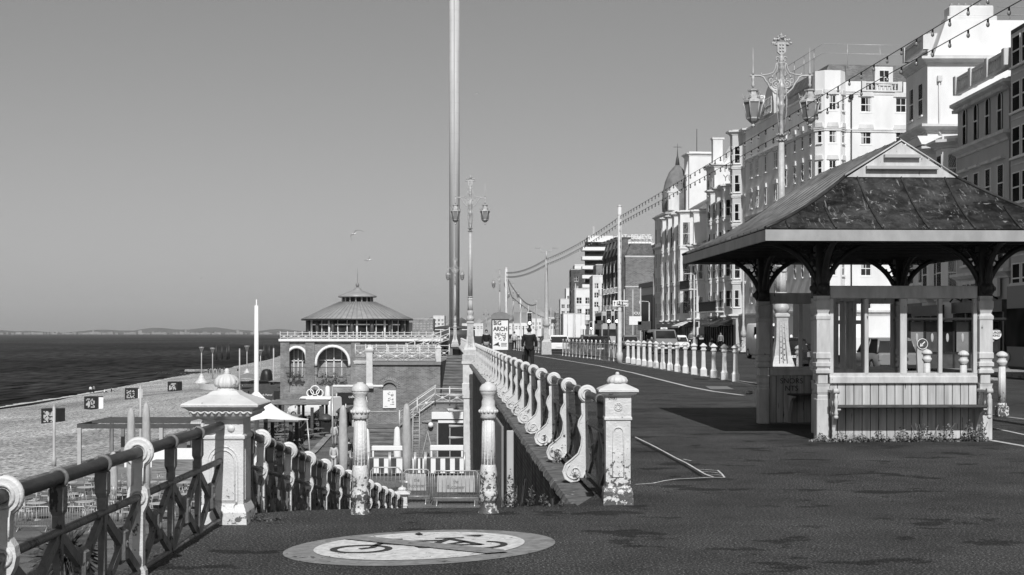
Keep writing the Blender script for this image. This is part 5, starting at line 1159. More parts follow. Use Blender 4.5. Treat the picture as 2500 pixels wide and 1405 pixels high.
# middle distance blocks to the left of the tower block
def block(label, px0, px1, top, Y, m, rows=4, cols=3, dep=14, name='apartment_building', winw=1.4, kind='pair', base=835, band=False, group=ROW):
    x0, x1 = (px0 - 1250) * Y / F, (px1 - 1250) * Y / F; zt = EYE + (812 - top) * Y / F; W = x1 - x0
    zs = [3.2 + (zt - 4.2) * i / rows for i in range(rows)]
    return building(name, label, [(x0, Y + dep), (x0, Y), (x1, Y)], GZ - .5, zt, {1: grid([(i + .5) / cols for i in range(cols)], zs, min(winw, W / cols * .6), min(1.6, (zt - 4) / rows * .55), kind), 0: grid([2.5 + 4 * i for i in range(int(dep / 4))], zs, 1.4, 1.5, kind)}, m, [(zt - .3, PLAIN)] + ([(z - .5, PLAIN) for z in zs[1:]] if band else []), back=W, group=group)
block('narrow white block with square windows left of the brick hotel bays', 1447, 1483, 672, 345, M_WALL2, 5, 2)
block('dark brick block behind the narrow white block', 1455, 1500, 645, 390, M_BRICK, 5, 2)
block('white classical terrace end with plain side wall', 1403, 1446, 705, 372, M_WALL, 3, 2, band=True)
block('dark brick tower with pale corner windows below the white tower block', 1394, 1470, 657, 480, M_BRICKD, 6, 3)
block('white penthouse floor on top of the dark brick tower', 1403, 1430, 646, 492, M_WALL, 4, 1)
block('grey block with pale balconies at the far left of the terrace', 1368, 1395, 730, 520, M_WALL2, 4, 2)
block('small stepped white block at the far end of the terrace', 1382, 1396, 704, 540, M_WALL, 4, 1)
block('low brick block beyond the lorry', 1356, 1374, 762, 640, M_BRICK, 3, 2)
block('pale far block left of the lorry', 1335, 1358, 775, 700, M_WALL2, 2, 3)
block('white low building between the double-arm lamp and the walking man', 1290, 1322, 778, 620, M_WALL, 2, 4)
block('grey office block behind the pavilion', 1007, 1058, 778, 640, M_BRICKL, 3, 6, group='far buildings seen past the pavilion')
block('pale hotel with turret behind the pavilion', 1058, 1085, 771, 700, M_WALL2, 3, 3, group='far buildings seen past the pavilion')
block('low pale building right of the tower foot', 1128, 1180, 790, 660, M_WALL2, 2, 6, group='far buildings seen past the pavilion')
block('white terrace behind the festoon poles', 1215, 1290, 790, 760, M_WALL, 2, 9, group='far buildings seen past the pavilion')
# far roofs climbing the hill: countless
mb = MB(); r7 = random.Random(4)
for i in range(170):
    px_ = r7.uniform(1010, 1385); Y = r7.uniform(760, 1500); top = r7.uniform(762, 806) if px_ > 1230 else r7.uniform(786, 806); x = (px_ - 1250) * Y / F; w = r7.uniform(5, 16) * Y / 1000
    zt = EYE + (812 - top) * Y / F; mb.box(x, x + w, Y, Y + 10, -2, zt); 
    if r7.random() < .5: mb.prism([(x - .2, zt), (x + w + .2, zt), (x + w / 2, zt + w * .3)], 'y', Y, Y + 10)
tag(mb.build('distant_houses', mat('distant_walls', .3, .9, .1, var=.8, vscale=.035, detail=3), fixn=False), kind='stuff', label='mass of distant houses on the hill at the end of the road')
# the street bends seaward beyond the big corner hotel: turn and re-space the row along its real line
def bendk(Y): return 33.06 / (22.5 + 0.1 * Y) if Y > 105.6 else 1.0
def bend(o, ya, yb, ztop=0):
    x = o.location.x; ka, kb = bendk(ya), bendk(yb); fa, nb_ = Vector((x * ka, ya * ka)), Vector((x * kb, yb * kb)); d = fa - nb_; km = (ka + kb) / 2
    o.location.x, o.location.y = fa.x, fa.y; o.rotation_euler.z += math.atan2(-d.x, d.y); sz = (1.6 + (ztop - 1.6) * km) / ztop if ztop else km
    o.scale = (km, d.length / (ya - yb), sz)
for o, (ya, yb, zt) in list(EXT.items()):
    if ya > 106 and ya < 340: bend(o, ya, yb, zt)
for o in EXT:
    if o.name.startswith('corner_hotel'): o.scale.x, o.scale.z = 1.0, .985
# ------------------------------------------------------------------ lower promenade: pavilion, brick stair block, beach furniture
def xrail(name, parent, a, b, za, zb, h=.95, nb=4, m=None, top=None):
    """white rail with crossed bars and discs between a and b (x,y); base heights za, zb"""
    a, b = Vector(a), Vector(b); L_ = (b - a).length; mb = MB(); P_ = lambda u, z: (a.x + (b.x - a.x) * u, a.y + (b.y - a.y) * u, lerp(za, zb, u) + z)
    r = .032
    for z in (.12, h * .62, h): mb.tube([P_(0, z), P_(1, z)], r if z < h else .04, 5)
    for i in range(nb + 1): mb.tube([P_(i / nb, 0), P_(i / nb, h + .06)], .045, 6); mb.ball(P_(i / nb, h + .08), .06, 6, 4)
    for i in range(nb):
        mb.tube([P_(i / nb, .12), P_((i + 1) / nb, h * .62)], .026, 4); mb.tube([P_((i + 1) / nb, .12), P_(i / nb, h * .62)], .026, 4); c = P_((i + .5) / nb, h * .37); mb.ball(c, .11, 10, 6, (1, .5, 1))
    return mb.build(name, m or M_IRONW, parent)
# pavilion
PX, PY = -16.3, 150
t = thing('round_pavilion', 'round pavilion cafe with two-tier conical roof on a brick base with arches', 'pavilion', (PX, PY, 0))
z0 = LOW; xl, xr, yf = -6.6, 9.2, -8.0
mb = MB(); ops = [(1.4, 1.7, -2.9, 2.9), (5.0, 3.1, -2.9, 3.0)]
seg_wall(mb, (xl, yf), (xr, yf), z0, .7, ops, 1.2); mb.quad((xl, yf, z0), (xl, yf + 16, z0), (xl, yf + 16, .7), (xl, yf, .7)); mb.quad((xr, yf, z0), (xr, yf, .7), (xr, yf + 16, .7), (xr, yf + 16, z0))
mb.build('brick_base', M_BRICKL, t)
mb = MB(); mb.box(xl - .35, xr + .2, yf - .35, yf + 16, .71, .95); mb.build('terrace', M_WHITE, t)
for (c, w, zb, h) in ops:
    a = MB(); cx = xl + c; zz = zb + h - w / 2
    a.tube([(cx - w / 2 - .12, yf - .06, zz - .3)] + [(cx - (w / 2 + .12) * math.cos(q), yf - .06, zz + (w / 2 + .12) * math.sin(q)) for q in [math.pi * i / 14 for i in range(15)]] + [(cx + w / 2 + .12, yf - .06, zz - .3)], .16, 5); a.build('arch_surround', M_WHITE, t)
    a = MB(); pts_ = [(cx - w / 2, zb + h)] + [(cx - w / 2 * math.cos(q), zz + w / 2 * math.sin(q)) for q in [math.pi * i / 12 for i in range(13)]] + [(cx + w / 2, zb + h)]
    a.prism(pts_[:8] + [(cx, zb + h + .01)], 'y', yf - .01, yf + .1); a.prism([(cx, zb + h + .01)] + pts_[7:], 'y', yf - .01, yf + .1); a.build('spandrel', M_BRICKL, t)
    a = MB()
    for i in range(5): a.box(cx - w / 2 + w * i / 4 - .05, cx - w / 2 + w * i / 4 + .05, yf + 1.0, yf + 1.08, zb, zb + h)
    a.box(cx - w / 2, cx + w / 2, yf + 1.0, yf + 1.08, zb + h * .55, zb + h * .55 + .1); a.build('arch_window', M_FRAME, t)
    a = MB(); a.box(cx - w / 2 - .2, cx + w / 2 + .2, yf - .9, yf - .86, zb + 1.0, zb + 1.06)
    for i in range(int(w / .14)): a.box(cx - w / 2 + .14 * i, cx - w / 2 + .14 * i + .03, yf - .9, yf - .87, zb, zb + 1.0)
    a.build('balcony_rail', M_DGREY, t)
mb = MB(); [mb.box(xl + c - .45, xl + c + .45, yf - .2, yf - .01, z0, .69) for c in (.25, 2.75, 7.3)]; mb.build('brick_pier', M_BRICK, t); MB().box(xl - .02, xr, yf - .09, yf - .012, -2.7, -2.45).build('stone_band', M_WHITE, t) if False else None
mb = MB(); mb.lathe([(5.1, .95), (5.1, 3.05)], n=16, smooth=False); mb.build('glazing', M_PANE, t)
mb = MB()
for i in range(16):
    a = 2 * math.pi * i / 16; c_, s_ = math.cos(a), math.sin(a); mb.cyl((5.25 * c_, 5.25 * s_, .95), (5.25 * c_, 5.25 * s_, 3.05), .2, n=6)
mb.build('columns', M_DGREY, t); mb = MB()
for i in range(32):
    a = 2 * math.pi * (i + .5) / 32; c_, s_ = math.cos(a), math.sin(a); mb.cyl((5.08 * c_, 5.08 * s_, .95), (5.08 * c_, 5.08 * s_, 3.0), .05 if i % 3 else .12, n=5)
mb.lathe([(5.12, 2.35), (5.14, 2.4), (5.12, 2.46)], n=16, smooth=False); mb.build('window_frame', M_FRAME, t)
M_CU = mat('pavilion_roof_metal', .28, .45, .4, var=.2, vscale=1.5)
mb = MB(); mb.lathe([(5.82, 2.88), (5.85, 3.0), (5.2, 3.25), (5.15, 3.3), (3.4, 4.15), (1.9, 4.8)], n=32); mb.build('roof', M_CU, t); mb = MB()
for i in range(64):
    a = 2 * math.pi * i / 64; c_, s_ = math.cos(a), math.sin(a); mb.tube([(5.85 * c_, 5.85 * s_, 3.01), (5.16 * c_, 5.16 * s_, 3.31), (3.4 * c_, 3.4 * s_, 4.17), (1.9 * c_, 1.9 * s_, 4.82)], .025, 4)
mb.build('roof_seam', M_GREY, t)
mb = MB(); mb.lathe([(5.86, 2.84), (5.9, 2.93), (5.86, 3.0)], n=32); mb.build('eaves', M_DARK, t)
mb = MB(); mb.lathe([(1.55, 4.7), (1.55, 5.4)], n=8, smooth=False); mb.build('cupola', M_DARK, t)
mb = MB(); [mb.cyl((1.58 * math.cos(a), 1.58 * math.sin(a), 4.7), (1.58 * math.cos(a), 1.58 * math.sin(a), 5.4), .09, n=5) for a in [math.pi / 8 * (i) for i in range(16)]]; mb.build('cupola_post', M_LGREY, t)
mb = MB(); mb.lathe([(2.0, 5.28), (2.05, 5.42), (1.2, 5.78), (.45, 6.05), (.42, 6.15), (.2, 6.35)], n=24); mb.build('cupola_roof', M_CU, t)
mb = MB(); mb.lathe([(.1, 6.3), (.16, 6.5), (.2, 6.62), (.14, 6.75), (.05, 6.85), (.035, 7.5), (.01, 8.4)], n=8); mb.build('finial', M_GREY, t)
xrail('terrace_railing', t, (xl - .2, yf - .2), (xr, yf - .2), .95, .95, .62, 22)
# far terrace walls between pavilion and promenade
t = building('terrace_block', 'brick terrace block with white railings between the pavilion and the steps', [(-13, 128), (-13, 118), (-5.2, 118)], LOW, -.55, {1: [(2.2, 2.6, LOW + 2.4, 2.0, 'pair'), (5.4, 1.4, LOW + 2.4, 2.2, 'sash')]}, M_BRICKL, [(-1.0, BAND), (-3.3, PLAIN)], back=7.8)
xrail('terrace_railing', t, (0, -10), (7.8, -10), -.5, -.5, 1.0, 9); xrail('stair_railing', t, (4.2, -9.8), (7.8, -9.8), -.4, .9, 1.0, 5)
# brick stair block
KX0, KX1, KY = -9.35, -4.64, 92
t = thing('stair_block', 'brick block with arched poster niche and stone steps beside the lamp pier', 'staircase', (KX0, KY, 0))
W_ = KX1 - KX0; mb = MB(); seg_wall(mb, (0, 0), (W_, 0), LOW, -.33, [(1.42, .95, -3.4, 1.75)], .14); mb.quad((0, 0, LOW), (0, 10, LOW), (0, 10, -.33), (0, 0, -.33)); mb.quad((W_, 0, LOW), (W_, 0, -.33), (W_, 10, -.33), (W_, 10, LOW)); mb.quad((0, 0, -.33), (W_, 0, -.33), (W_, 10, -.33), (0, 10, -.33)); mb.build('brickwork', M_BRICK, t)
mb = MB(); n_ = 18
for i in range(n_):
    q = math.pi * (i + .5) / n_; M = Matrix.Translation((1.42 - .62 * math.cos(q), -.02, -2.0 + .62 * math.sin(q))) @ Matrix.Rotation(q - math.pi / 2, 4, 'Y'); mb.box(-.04, .04, -.02, .03, -.11, .11, M)
mb.build('brick_arch', M_BRICKL, t)
mb = MB(); pts_ = [(.93, -1.6)] + [(1.42 - .49 * math.cos(q), -2.13 + .49 * math.sin(q)) for q in [math.pi * i / 12 for i in range(13)]] + [(1.91, -1.6)]; mb.prism(pts_[:8] + [(1.42, -1.59)], 'y', -.004, .1); mb.prism([(1.42, -1.59)] + pts_[7:], 'y', -.004, .1); mb.build('niche_head', M_BRICK, t)
mb = MB(); mb.box(-.1, W_ + .05, -.14, .1, -.5, -.32); mb.build('coping', M_GREY, t)
xrail('terrace_railing', t, (.3, .05), (W_ - .3, .05), -.32, -.32, .95, 4)
mb = MB(); mb.sqlathe([(.26, -2.0), (.24, -1.8), (.2, -1.7), (.2, .3), (.26, .4), (.28, .5), (.12, .62), (.1, .8)], (.15, -.06, 0)); mb.build('pier', M_IRONW, t); MB().sqlathe([(.16, -.3), (.16, .55), (.2, .6), (.05, .75)], (W_ - .1, 0, 0)).build('pier', M_IRONW, t)
def steps(mb, x0, x1, ya, za, yb, zb, n):          # rises from (ya,za) to (yb,zb)
    for i in range(n):
        y = lerp(ya, yb, i / n); z = lerp(za, zb, (i + 1) / n); mb.box(x0, x1, y, y + abs(yb - ya) / n + .3, z - .5, z - .03); mb.box(x0 - .0, x1, y - .04, y + abs(yb - ya) / n - .04, z - .03, z)
mb = MB(); steps(mb, W_ + .02, 6.35, 0, -2.8, 9.5, -.02, 15); mb.build('upper_steps', M_STEPS, t)
mb = MB(); steps(mb, .15, 2.3, -9, LOW, -3.4, -4.3, 11); mb.build('lower_steps', M_STEPS, t)
mb = MB(); mb.box(.1, 2.35, -3.4, -.02, LOW, -4.33); mb.build('half_landing', M_BRICK, t)
mb = MB(); mb.box(4.6, 6.4, -4.0, 0, -3.0, -2.8)
for i in range(9): x = 2.4 + i * .245; mb.box(x, x + .26, -4.0, -.02, -4.5 + i * .16, -4.3 + .166 * (i + 1))
mb.build('side_steps', M_STEPS, t)
mb = MB(); mb.prism([(2.3, LOW), (6.4, LOW), (6.4, -3.0), (4.6, -3.0), (2.3, -4.6)], 'y', -4.3, -4.02); mb.build('lower_wall', M_BRICK, t)
xrail('stair_railing', t, (2.4, -4.15), (4.6, -4.15), -4.3, -2.75, .95, 2); xrail('stair_railing', t, (4.6, -4.15), (6.4, -4.15), -2.78, -2.78, .9, 2)
mb = MB(); mb.tube([(2.4, -3.0, -3.2), (4.6, -3.0, -1.7)], .04, 6); mb.tube([(.3, -3.2, -3.35), (2.2, -3.2, -3.35)], .04, 6); mb.build('handrail', M_LGREY, t)
mb = MB(); mb.bev(4.4, 6.35, -4.5, -4.31, -3.75, -3.3, .02); mb.box(4.8, 6.35, -4.4, -4.305, -3.98, -3.8); mb.build('sign_board', M_WHITE, t)
mb = MB(); mb.box(4.75, 6.35, -4.36, -4.302, LOW, -4.0); o_ = mb.build('shutter_door', M_DARK, t); mb = MB(); mb.box(5.5, 5.55, -4.38, -4.362, -6.3, -4.1); mb.box(4.72, 4.8, -4.4, -4.3, LOW, -3.98); mb.build('door_post', M_LGREY, o_)
mb = MB(); mb.prism([(5.35, -3.1), (5.75, -3.1), (5.55, -3.42)], 'y', -4.42, -4.302); mb.build('alarm_box', M_WHITE, t)
mb = MB(); mb.ball((4.35, -4.5, -4.1), .17, 12, 8); mb.build('globe_lamp', M_WHITE, t); mb = MB(); mb.tube([(3.8, -4.4, -3.9), (4.35, -4.5, -3.85)], .03, 5); mb.build('lamp_arm', M_LGREY, t)
ps = thing('framed_poster', 'framed white poster in the arched brick niche', 'poster', (KX0 + 1.42, KY + .09, -2.75))
MB().box(-.42, .42, -.04, .0, -.55, .6).build('frame', M_WHITE, ps); mb = MB(); r8 = random.Random(2)
for i in range(18): x, z = r8.uniform(-.34, .2), r8.uniform(-.48, .46); mb.box(x, x + r8.uniform(.04, .16), -.046, -.041, z, z + r8.uniform(.02, .07))
mb.build('printed_pattern', M_GREY, ps)
ld = thing('ladder', 'wooden ladder leaning on the brick wall behind the closed parasol', 'ladder', (-5.9, 87.2, LOW)); mb = MB(); mb.tube([(-.2, 0, 0), (-.2, .5, 3.4)], .035, 5); mb.tube([(.2, 0, 0), (.2, .5, 3.4)], .035, 5)
for i in range(11): mb.tube([(-.2, .05 + .045 * i, .3 + .29 * i), (.2, .05 + .045 * i, .3 + .29 * i)], .02, 4)
mb.build('rails_and_rungs', M_LGREY, ld)
ab = thing('a_frame_board', 'pale A-frame board standing by the brick wall', 'sign board', (-5.1, 86, LOW)); mb = MB(); mb.tube([(-.5, 0, 0), (0, 0, 2.1), (.45, 0, 0)], .045, 5); mb.tube([(-.5, .5, 0), (0, .1, 2.1), (.45, .5, 0)], .045, 5); mb.build('frame', M_LGREY, ab)

# lower terrace: windbreaks, barriers, parasols
def windbreak(label, px0, px1, Y=46, z=-2.46):
    x0, x1 = (px0 - 1250) * Y / F, (px1 - 1250) * Y / F; t = thing('striped_windbreak', label, 'windbreak', (x0, Y, MIDZ), 0, 'striped windbreaks of the bar'); W = x1 - x0
    mb = MB(); mb.box(0, W, -.01, .01, .1, .58); mb.build('cloth', M_WHITE, t); mb = MB(); k = max(2, int(W / .3))
    for i in range(k): mb.box(i * W / k, (i + .5) * W / k, -.014, .014, .1, .58)
    mb.build('stripes', M_DGREY, t); mb = MB()
    for x in (0, W): mb.cyl((x, 0, 0), (x, 0, .78), .03, n=8)
    mb.box(0, W, -.02, .02, .58, .62); mb.build('frame', M_GALV, t)
windbreak('striped windbreak just right of the left ornate post', 900, 950); windbreak('striped windbreak around the foot of the closed parasol', 953, 1012); windbreak('long striped windbreak ending at the lamp pier', 1040, 1134); windbreak('narrow striped windbreak between the parasols and the long one', 1015, 1037); windbreak('short striped windbreak left of the left ornate post', 855, 890, 46)
def lowrail(label, px0, px1, Y, z0, z1):
    x0, x1 = (px0 - 1250) * Y / F, (px1 - 1250) * Y / F; t = thing('planter', label, 'planter', (x0, Y, MIDZ)); MB().bev(0, x1 - x0, -.12, .12, z0, z1, .02).build('trough', M_WHITE, t); mb = MB(); mb.box(.02, .08, -.1, .1, 0, z0 + .02); mb.box(x1 - x0 - .08, x1 - x0 - .02, -.1, .1, 0, z0 + .02); mb.build('leg', M_WHITE, t); return t
lowrail('white trough rail behind the striped windbreaks, left', 908, 1000, 47.3, .72, .88); lowrail('white trough rail behind the long striped windbreak, right', 1050, 1132, 47.3, .72, .9)
def parasol(label, loc, h, r, group='closed parasols in grey covers', base=.0, m=None, pole_=True):
    t = thing('closed_parasol', label, 'parasol', loc, 0, group); mb = MB(); rr = random.Random(int(abs(loc[0] * 97)))
    prof = [(r * .55, base), (r * .95, base + .08), (r * 1.0, base + h * .25), (r * 1.05, base + h * .5), (r * .92, base + h * .75), (r * .8, base + h * .92), (r * .5, base + h * .98), (.02, base + h)]
    n = 20; vs = []
    for (q, z) in prof:
        for i in range(n): a = 2 * math.pi * i / n; k = q * (1 + .07 * math.sin(3 * a + z * 2) + .04 * math.sin(7 * a - z * 3)); vs.append((k * math.cos(a), k * math.sin(a), z))
    mb.add(vs, [(k * n + i, k * n + (i + 1) % n, (k + 1) * n + (i + 1) % n, (k + 1) * n + i) for k in range(7) for i in range(n)], True); mb.build('cover', m or M_COVER, t)
    if base > 0: MB().lathe([(.25, 0), (.25, .06), (.04, .08), (.035, base + .1)], n=12).build('pole', M_GALV, t)
    return t
parasol('closed grey-covered parasol left of the left ornate post', ((838 - 1250) * 44 / F, 44, MIDZ), 2.05, .135, base=.35)
parasol('closed grey-covered parasol in front of the brick steps', ((993 - 1250) * 44 / F, 44, MIDZ), 2.1, .135, base=.35)
parasol('tall closed parasol behind the ring post, left of a pair', ((320 - 1250) * 64 / F, 64, LOW), 3.7, .19, base=1.0)
parasol('tallest closed parasol behind the ring post, right of a pair', ((357 - 1250) * 64 / F, 64, LOW), 3.95, .19, base=1.0)
parasol('shorter closed parasol between the pergola and the railing', ((277 - 1250) * 68 / F, 68, LOW), 2.3, .19, base=.1)
parasol('narrow white closed parasol beside the lower steps', ((970 - 1250) * 80 / F, 80, LOW), 2.2, .2, base=.6, m=M_CANVAS)
parasol('narrow white closed parasol behind the left ornate post', ((895 - 1250) * 80 / F, 80, LOW), 2.3, .2, base=.4, m=M_CANVAS)
parasol('black closed parasol near the beach patrol hut', ((651 - 1250) * 175 / F, 175, LOW), 3.0, .75, base=.6, m=M_DARK)
def barrier(label, px0, px1, Y, zg, h=.95, sign=None, rz=0, group='steel crowd barriers'):
    x0, x1 = (px0 - 1250) * Y / F, (px1 - 1250) * Y / F; W = x1 - x0; t = thing('crowd_barrier', label, 'barrier', (x0, Y, zg), rz, group); mb = MB()
    mb.tube([(0, 0, .12), (0, 0, h - .1), (.1, 0, h), (W - .1, 0, h), (W, 0, h - .1), (W, 0, .12)], .02, 6); mb.tube([(0, 0, .2), (W, 0, .2)], .016, 5); mb.build('frame', M_GALV, t)
    n = int(W / .1); mb = MB(); [mb.tube([(W * (i + .5) / n, 0, .2), (W * (i + .5) / n, 0, h)], .008, 4) for i in range(n)]; mb.build('bars', M_GALV, t)
    mb = MB(); [mb.tube([(x, -.25, 0), (x, 0, .14), (x, .25, 0)], .018, 5) for x in (.12, W - .12)]; mb.build('feet', M_GALV, t)
    if sign:
        b_ = MB().bev(.12, W - .12, .03, .05, .35, .8, .005).build('banner', M_COVER, t); text_obj('banner_lettering', sign, .15, M_DGREY, b_, (W / 2, .028, .56), depth=.002, sx=.75)
    return t
barrier('steel barrier with Buccaneer banner between the small pillar and the parasol', 984, 1051, 38.6, MIDZ, .93, 'the\nBuccaneer'); barrier('steel barrier with Buccaneer banner beside the right ornate post', 1056, 1170, 38.2, MIDZ, .93, 'the\nBuccaneer'); barrier('steel barrier partly hidden behind the left ornate post', 905, 980, 39.5, MIDZ, .9)
for i, (a, b) in enumerate(((38, 122), (126, 210), (214, 300))): barrier(['leftmost barrier on the lower level seen through the left railing', 'middle barrier of the three seen through the left railing', 'barrier nearest the ring post on the lower level'][i], a, b, 58, LOW, 1.0)
# deck pergola on the left
M_PERG = mat('pergola_grey', .075, .5, .3, var=.2, vscale=3)
YG = 87; x0 = (190 - 1250) * YG / F; x1 = x0 + 8.3; zt = -4.0
t = thing('steel_pergola', 'grey steel pergola with folded roof over the cafe deck by the beach', 'pergola', (x0, YG, LOW)); H_ = zt - LOW
mb = MB(); mb.box(0, 8.3, -.08, .08, H_ - .28, H_); mb.box(0, 8.3, 6.9, 7.1, H_ - .25, H_); mb.box(-.08, .08, .08, 6.9, H_ - .24, H_ - .002); mb.box(8.2, 8.36, .08, 6.9, H_ - .24, H_ - .002); mb.build('beam', M_PERG, t)
mb = MB()
for k in range(3): mb.box(.4, 6.5, 1.6 + 1.3 * k, 2.2 + 1.3 * k, H_ - .06, H_ + .08)
mb.build('folded_roof', M_PERG, t); mb = MB()
for k in range(14): mb.prism([(6.6 + k * .12, H_ - .15), (6.72 + k * .12, H_ - .15), (6.66 + k * .12, H_ + .1)], 'y', 1.2, 6.4)
mb.build('folded_canvas', M_WHITE, t)
for x, y, mm in ((.1, 0, M_LGREY), (.1, 7, M_GREY), (3.4, 7, M_GREY), (5.1, 0, M_LGREY), (5.2, 7, M_GREY), (8.2, 0, M_GREY), (8.2, 7, M_GREY), (1.8, 3.5, M_GREY)):
    MB().box(x - .11, x + .11, y - .081, y + .081, 0, H_ - .24).build('post', mm, t)
dk = thing('deck_platform', 'raised timber deck with low plank wall under the pergola', 'deck', (x0 + 2.6, 76, LOW)); MB().box(0, 7, 0, 8, 0, .18).build('deck', M_WOOD, dk); MB().box(1.2, 7, 7.5, 7.62, .18, 1.3).build('plank_wall', M_WHITE, dk); MB().bev(4.6, 6.8, .4, 1.3, .18, 1.2, .02).build('bench_box', M_WOOD, dk)
def cafe_table(loc, rz=0, label='round cafe table on the lower terrace'):
    t = thing('cafe_table', label, 'table', loc, rz, 'cafe tables on the beach terrace'); MB().lathe([(.42, .72), (.42, .75)], n=20).build('table_top', M_LGREY, t); MB().lathe([(.24, 0), (.22, .03), (.03, .06), (.03, .72)], n=12).build('leg', M_GALV, t); return t
def cafe_chair(loc, rz, label='metal cafe chair'):
    t = thing('cafe_chair', label, 'chair', loc, rz, 'cafe chairs on the beach terrace'); mb = MB(); mb.bev(-.2, .2, -.2, .2, .43, .46, .01); mb.build('seat', M_LGREY, t)
    mb = MB(); mb.tube([(-.2, .2, .45), (-.2, .26, .85), (.2, .26, .85), (.2, .2, .45)], .018, 5); mb.tube([(-.19, .24, .65), (.19, .24, .65)], .015, 5); mb.build('backrest', M_GALV, t)
    mb = MB(); [mb.tube([(x, y, 0), (x * .9, y * .9, .44)], .014, 5) for x in (-.2, .2) for y in (-.2, .2)]; mb.build('legs', M_GALV, t); return t
TL = 'pale round cafe table among chairs between the pergola and the railing'; CL = 'metal cafe chair beside a round table between the pergola and the railing'
ct = cafe_table((0, 0, 0), label=TL); cc = cafe_chair((0, 0, 0), 0, CL); first = True; firstc = True
r9 = random.Random(8)
for i in range(6):
    for j in range(5):
        x = -22.5 + 1.9 * i + r9.uniform(-.3, .3) + j * .3; y = 61.5 + 2.9 * j + r9.uniform(-.4, .4)
        if x > -13 or (y > 74 and x > -20): continue
        o = ct if first else dup(ct, (0, 0, 0)); first = False; o.location = (x, y, LOW)
        for k in range(3):
            a = r9.uniform(0, 6.28); c = cc if firstc else dup(cc, (0, 0, 0)); firstc = False; c.location = (x + .6 * math.cos(a + k * 2.1), y + .6 * math.sin(a + k * 2.1), LOW); c.rotation_euler = (0, 0, a + k * 2.1 - math.pi / 2)
pole('flag_pole', 'plain grey pole in front of the nearest display cube', ((132 - 1250) * 86 / F, 86, LOW), 3.65, .09, .085, m=M_LGREY); pole('flag_pole', 'plain grey pole behind the pair of closed parasols', ((343 - 1250) * 98 / F, 98, LOW), 4.4, .09, .085, m=M_LGREY)
# spiky palm below the railing
t = thing('cabbage_palm', 'spiky palm below the nearest railing at the lower left', 'plant', (-9.9, 31.5, LOW)); MB().lathe([(.14, 0), (.1, 3.2)], n=8).build('trunk', M_WOODD, t); mb = MB(); r8 = random.Random(6)
for k in range(260):
    a, e, l = r8.uniform(0, 6.28), r8.uniform(-.5, 1.4), r8.uniform(.6, 1.0); d = Vector((math.cos(a) * math.cos(e), math.sin(a) * math.cos(e), math.sin(e))); s_ = Vector((-d.y, d.x, 0)).normalized() * .018; p = Vector((0, 0, 3.3 - r8.random() * .35)); q = p + d * l * .55; w = p + d * l + Vector((0, 0, -.25 * l))
    mb.add([p - s_, p + s_, q + s_, w, q - s_], [(0, 1, 2, 3, 4)])
mb.build('leaves', M_LEAF, t, fixn=False)
# tensile canopy and mast
MX, MY = (626 - 1250) * 80 / F, 80
t = thing('tensile_canopy', 'white tent canopy swooping down from a tall white mast', 'canopy', (MX, MY, LOW)); MB().lathe([(.2, 0), (.15, .2), (.135, 5), (.11, 9.6), (.03, 9.62), (.03, 9.95)], n=16).build('mast', M_WHITE, t)
mb = MB(); ap = 4.75; n = 40; K = 9; vs = []
for k in range(K + 1):
    u = k / K
    for i in range(n):
        a = 2 * math.pi * i / n; c4 = abs(math.cos(2 * (a + .35))); edge = 1.9 + 1.35 * (c4 ** 2.5); rr_ = .14 + (edge - .14) * u; z = ap - 1.5 * (1 - (1 - u) ** 1.9) + .1 * (1 - c4) * u; vs.append((rr_ * math.cos(a), rr_ * math.sin(a), z))
mb.add(vs, [(k * n + i, k * n + (i + 1) % n, (k + 1) * n + (i + 1) % n, (k + 1) * n + i) for k in range(K) for i in range(n)], True); mb.build('fabric', M_CANVAS, t); mb = MB()
for q in range(4):
    a = -.35 + q * math.pi / 2; mb.tube([(3.2 * math.cos(a), 3.2 * math.sin(a), 3.25), (3.5 * math.cos(a), 3.0 * math.sin(a), 0)], .04, 6)
mb.build('corner_posts', M_GALV, t)
def timber_pergola(label, px0, px1, ytop, Y, zt_, dep=2.6):
    x0, x1 = (px0 - 1250) * Y / F, (px1 - 1250) * Y / F; zt = EYE - (ytop - 812) * Y / F; t = thing('timber_pergola', label, 'pergola', (x0, Y, LOW), 0, 'rough timber pergolas over the bar tables'); W = x1 - x0; H = zt - LOW
    mb = MB(); mb.bev(0, W, -.1, dep, H - .12, H, .03); mb.bev(-.1, W + .2, -.25, -.1, H - .32, H + .03, .04); mb.build('roof', M_WOOD, t); [MB().box(x - .1, x + .1, y - .1, y + .1, 0, H - .12).build('post', M_WOODD, t) for x in (.3, W * .5, W - .3) for y in (0.05, dep - .2)]
    return t
timber_pergola('rough timber pergola in front of the white van', 662, 797, 979, 112, 0); timber_pergola('rough timber pergola below the white canopy', 575, 722, 1018, 84, 0)
for i, (px, py) in enumerate(((610, 1066), (655, 1068), (700, 1060), (640, 1090), (735, 1050), (765, 1046), (690, 1085))):
    Y = F * (EYE - LOW) / (py + 25 - 812); t = thing('picnic_table', 'timber picnic table under the pergolas', 'table', ((px - 1250) * Y / F, Y, LOW), R(12 * i), 'picnic tables of the bar') if i == 0 else None
    if i == 0:
        mb = MB(); [mb.box(-.9, .9, -.36 + .15 * k, -.23 + .15 * k, .72, .76) for k in range(5)]; mb.build('table_top', M_WOOD, t); mb = MB(); [mb.box(-.9, .9, y, y + .25, .42, .46) for y in (-.85, .6)]; mb.build('benches', M_WOOD, t); mb = MB(); [mb.tube([(x, -.7, 0), (x, -.1, .72)], .04, 4) for x in (-.7, .7)]; [mb.tube([(x, .7, 0), (x, .1, .72)], .04, 4) for x in (-.7, .7)]; mb.build('legs', M_WOODD, t); pt = t
    else: dup(pt, ((px - 1250) * Y / F, Y, LOW), R(12 * i))
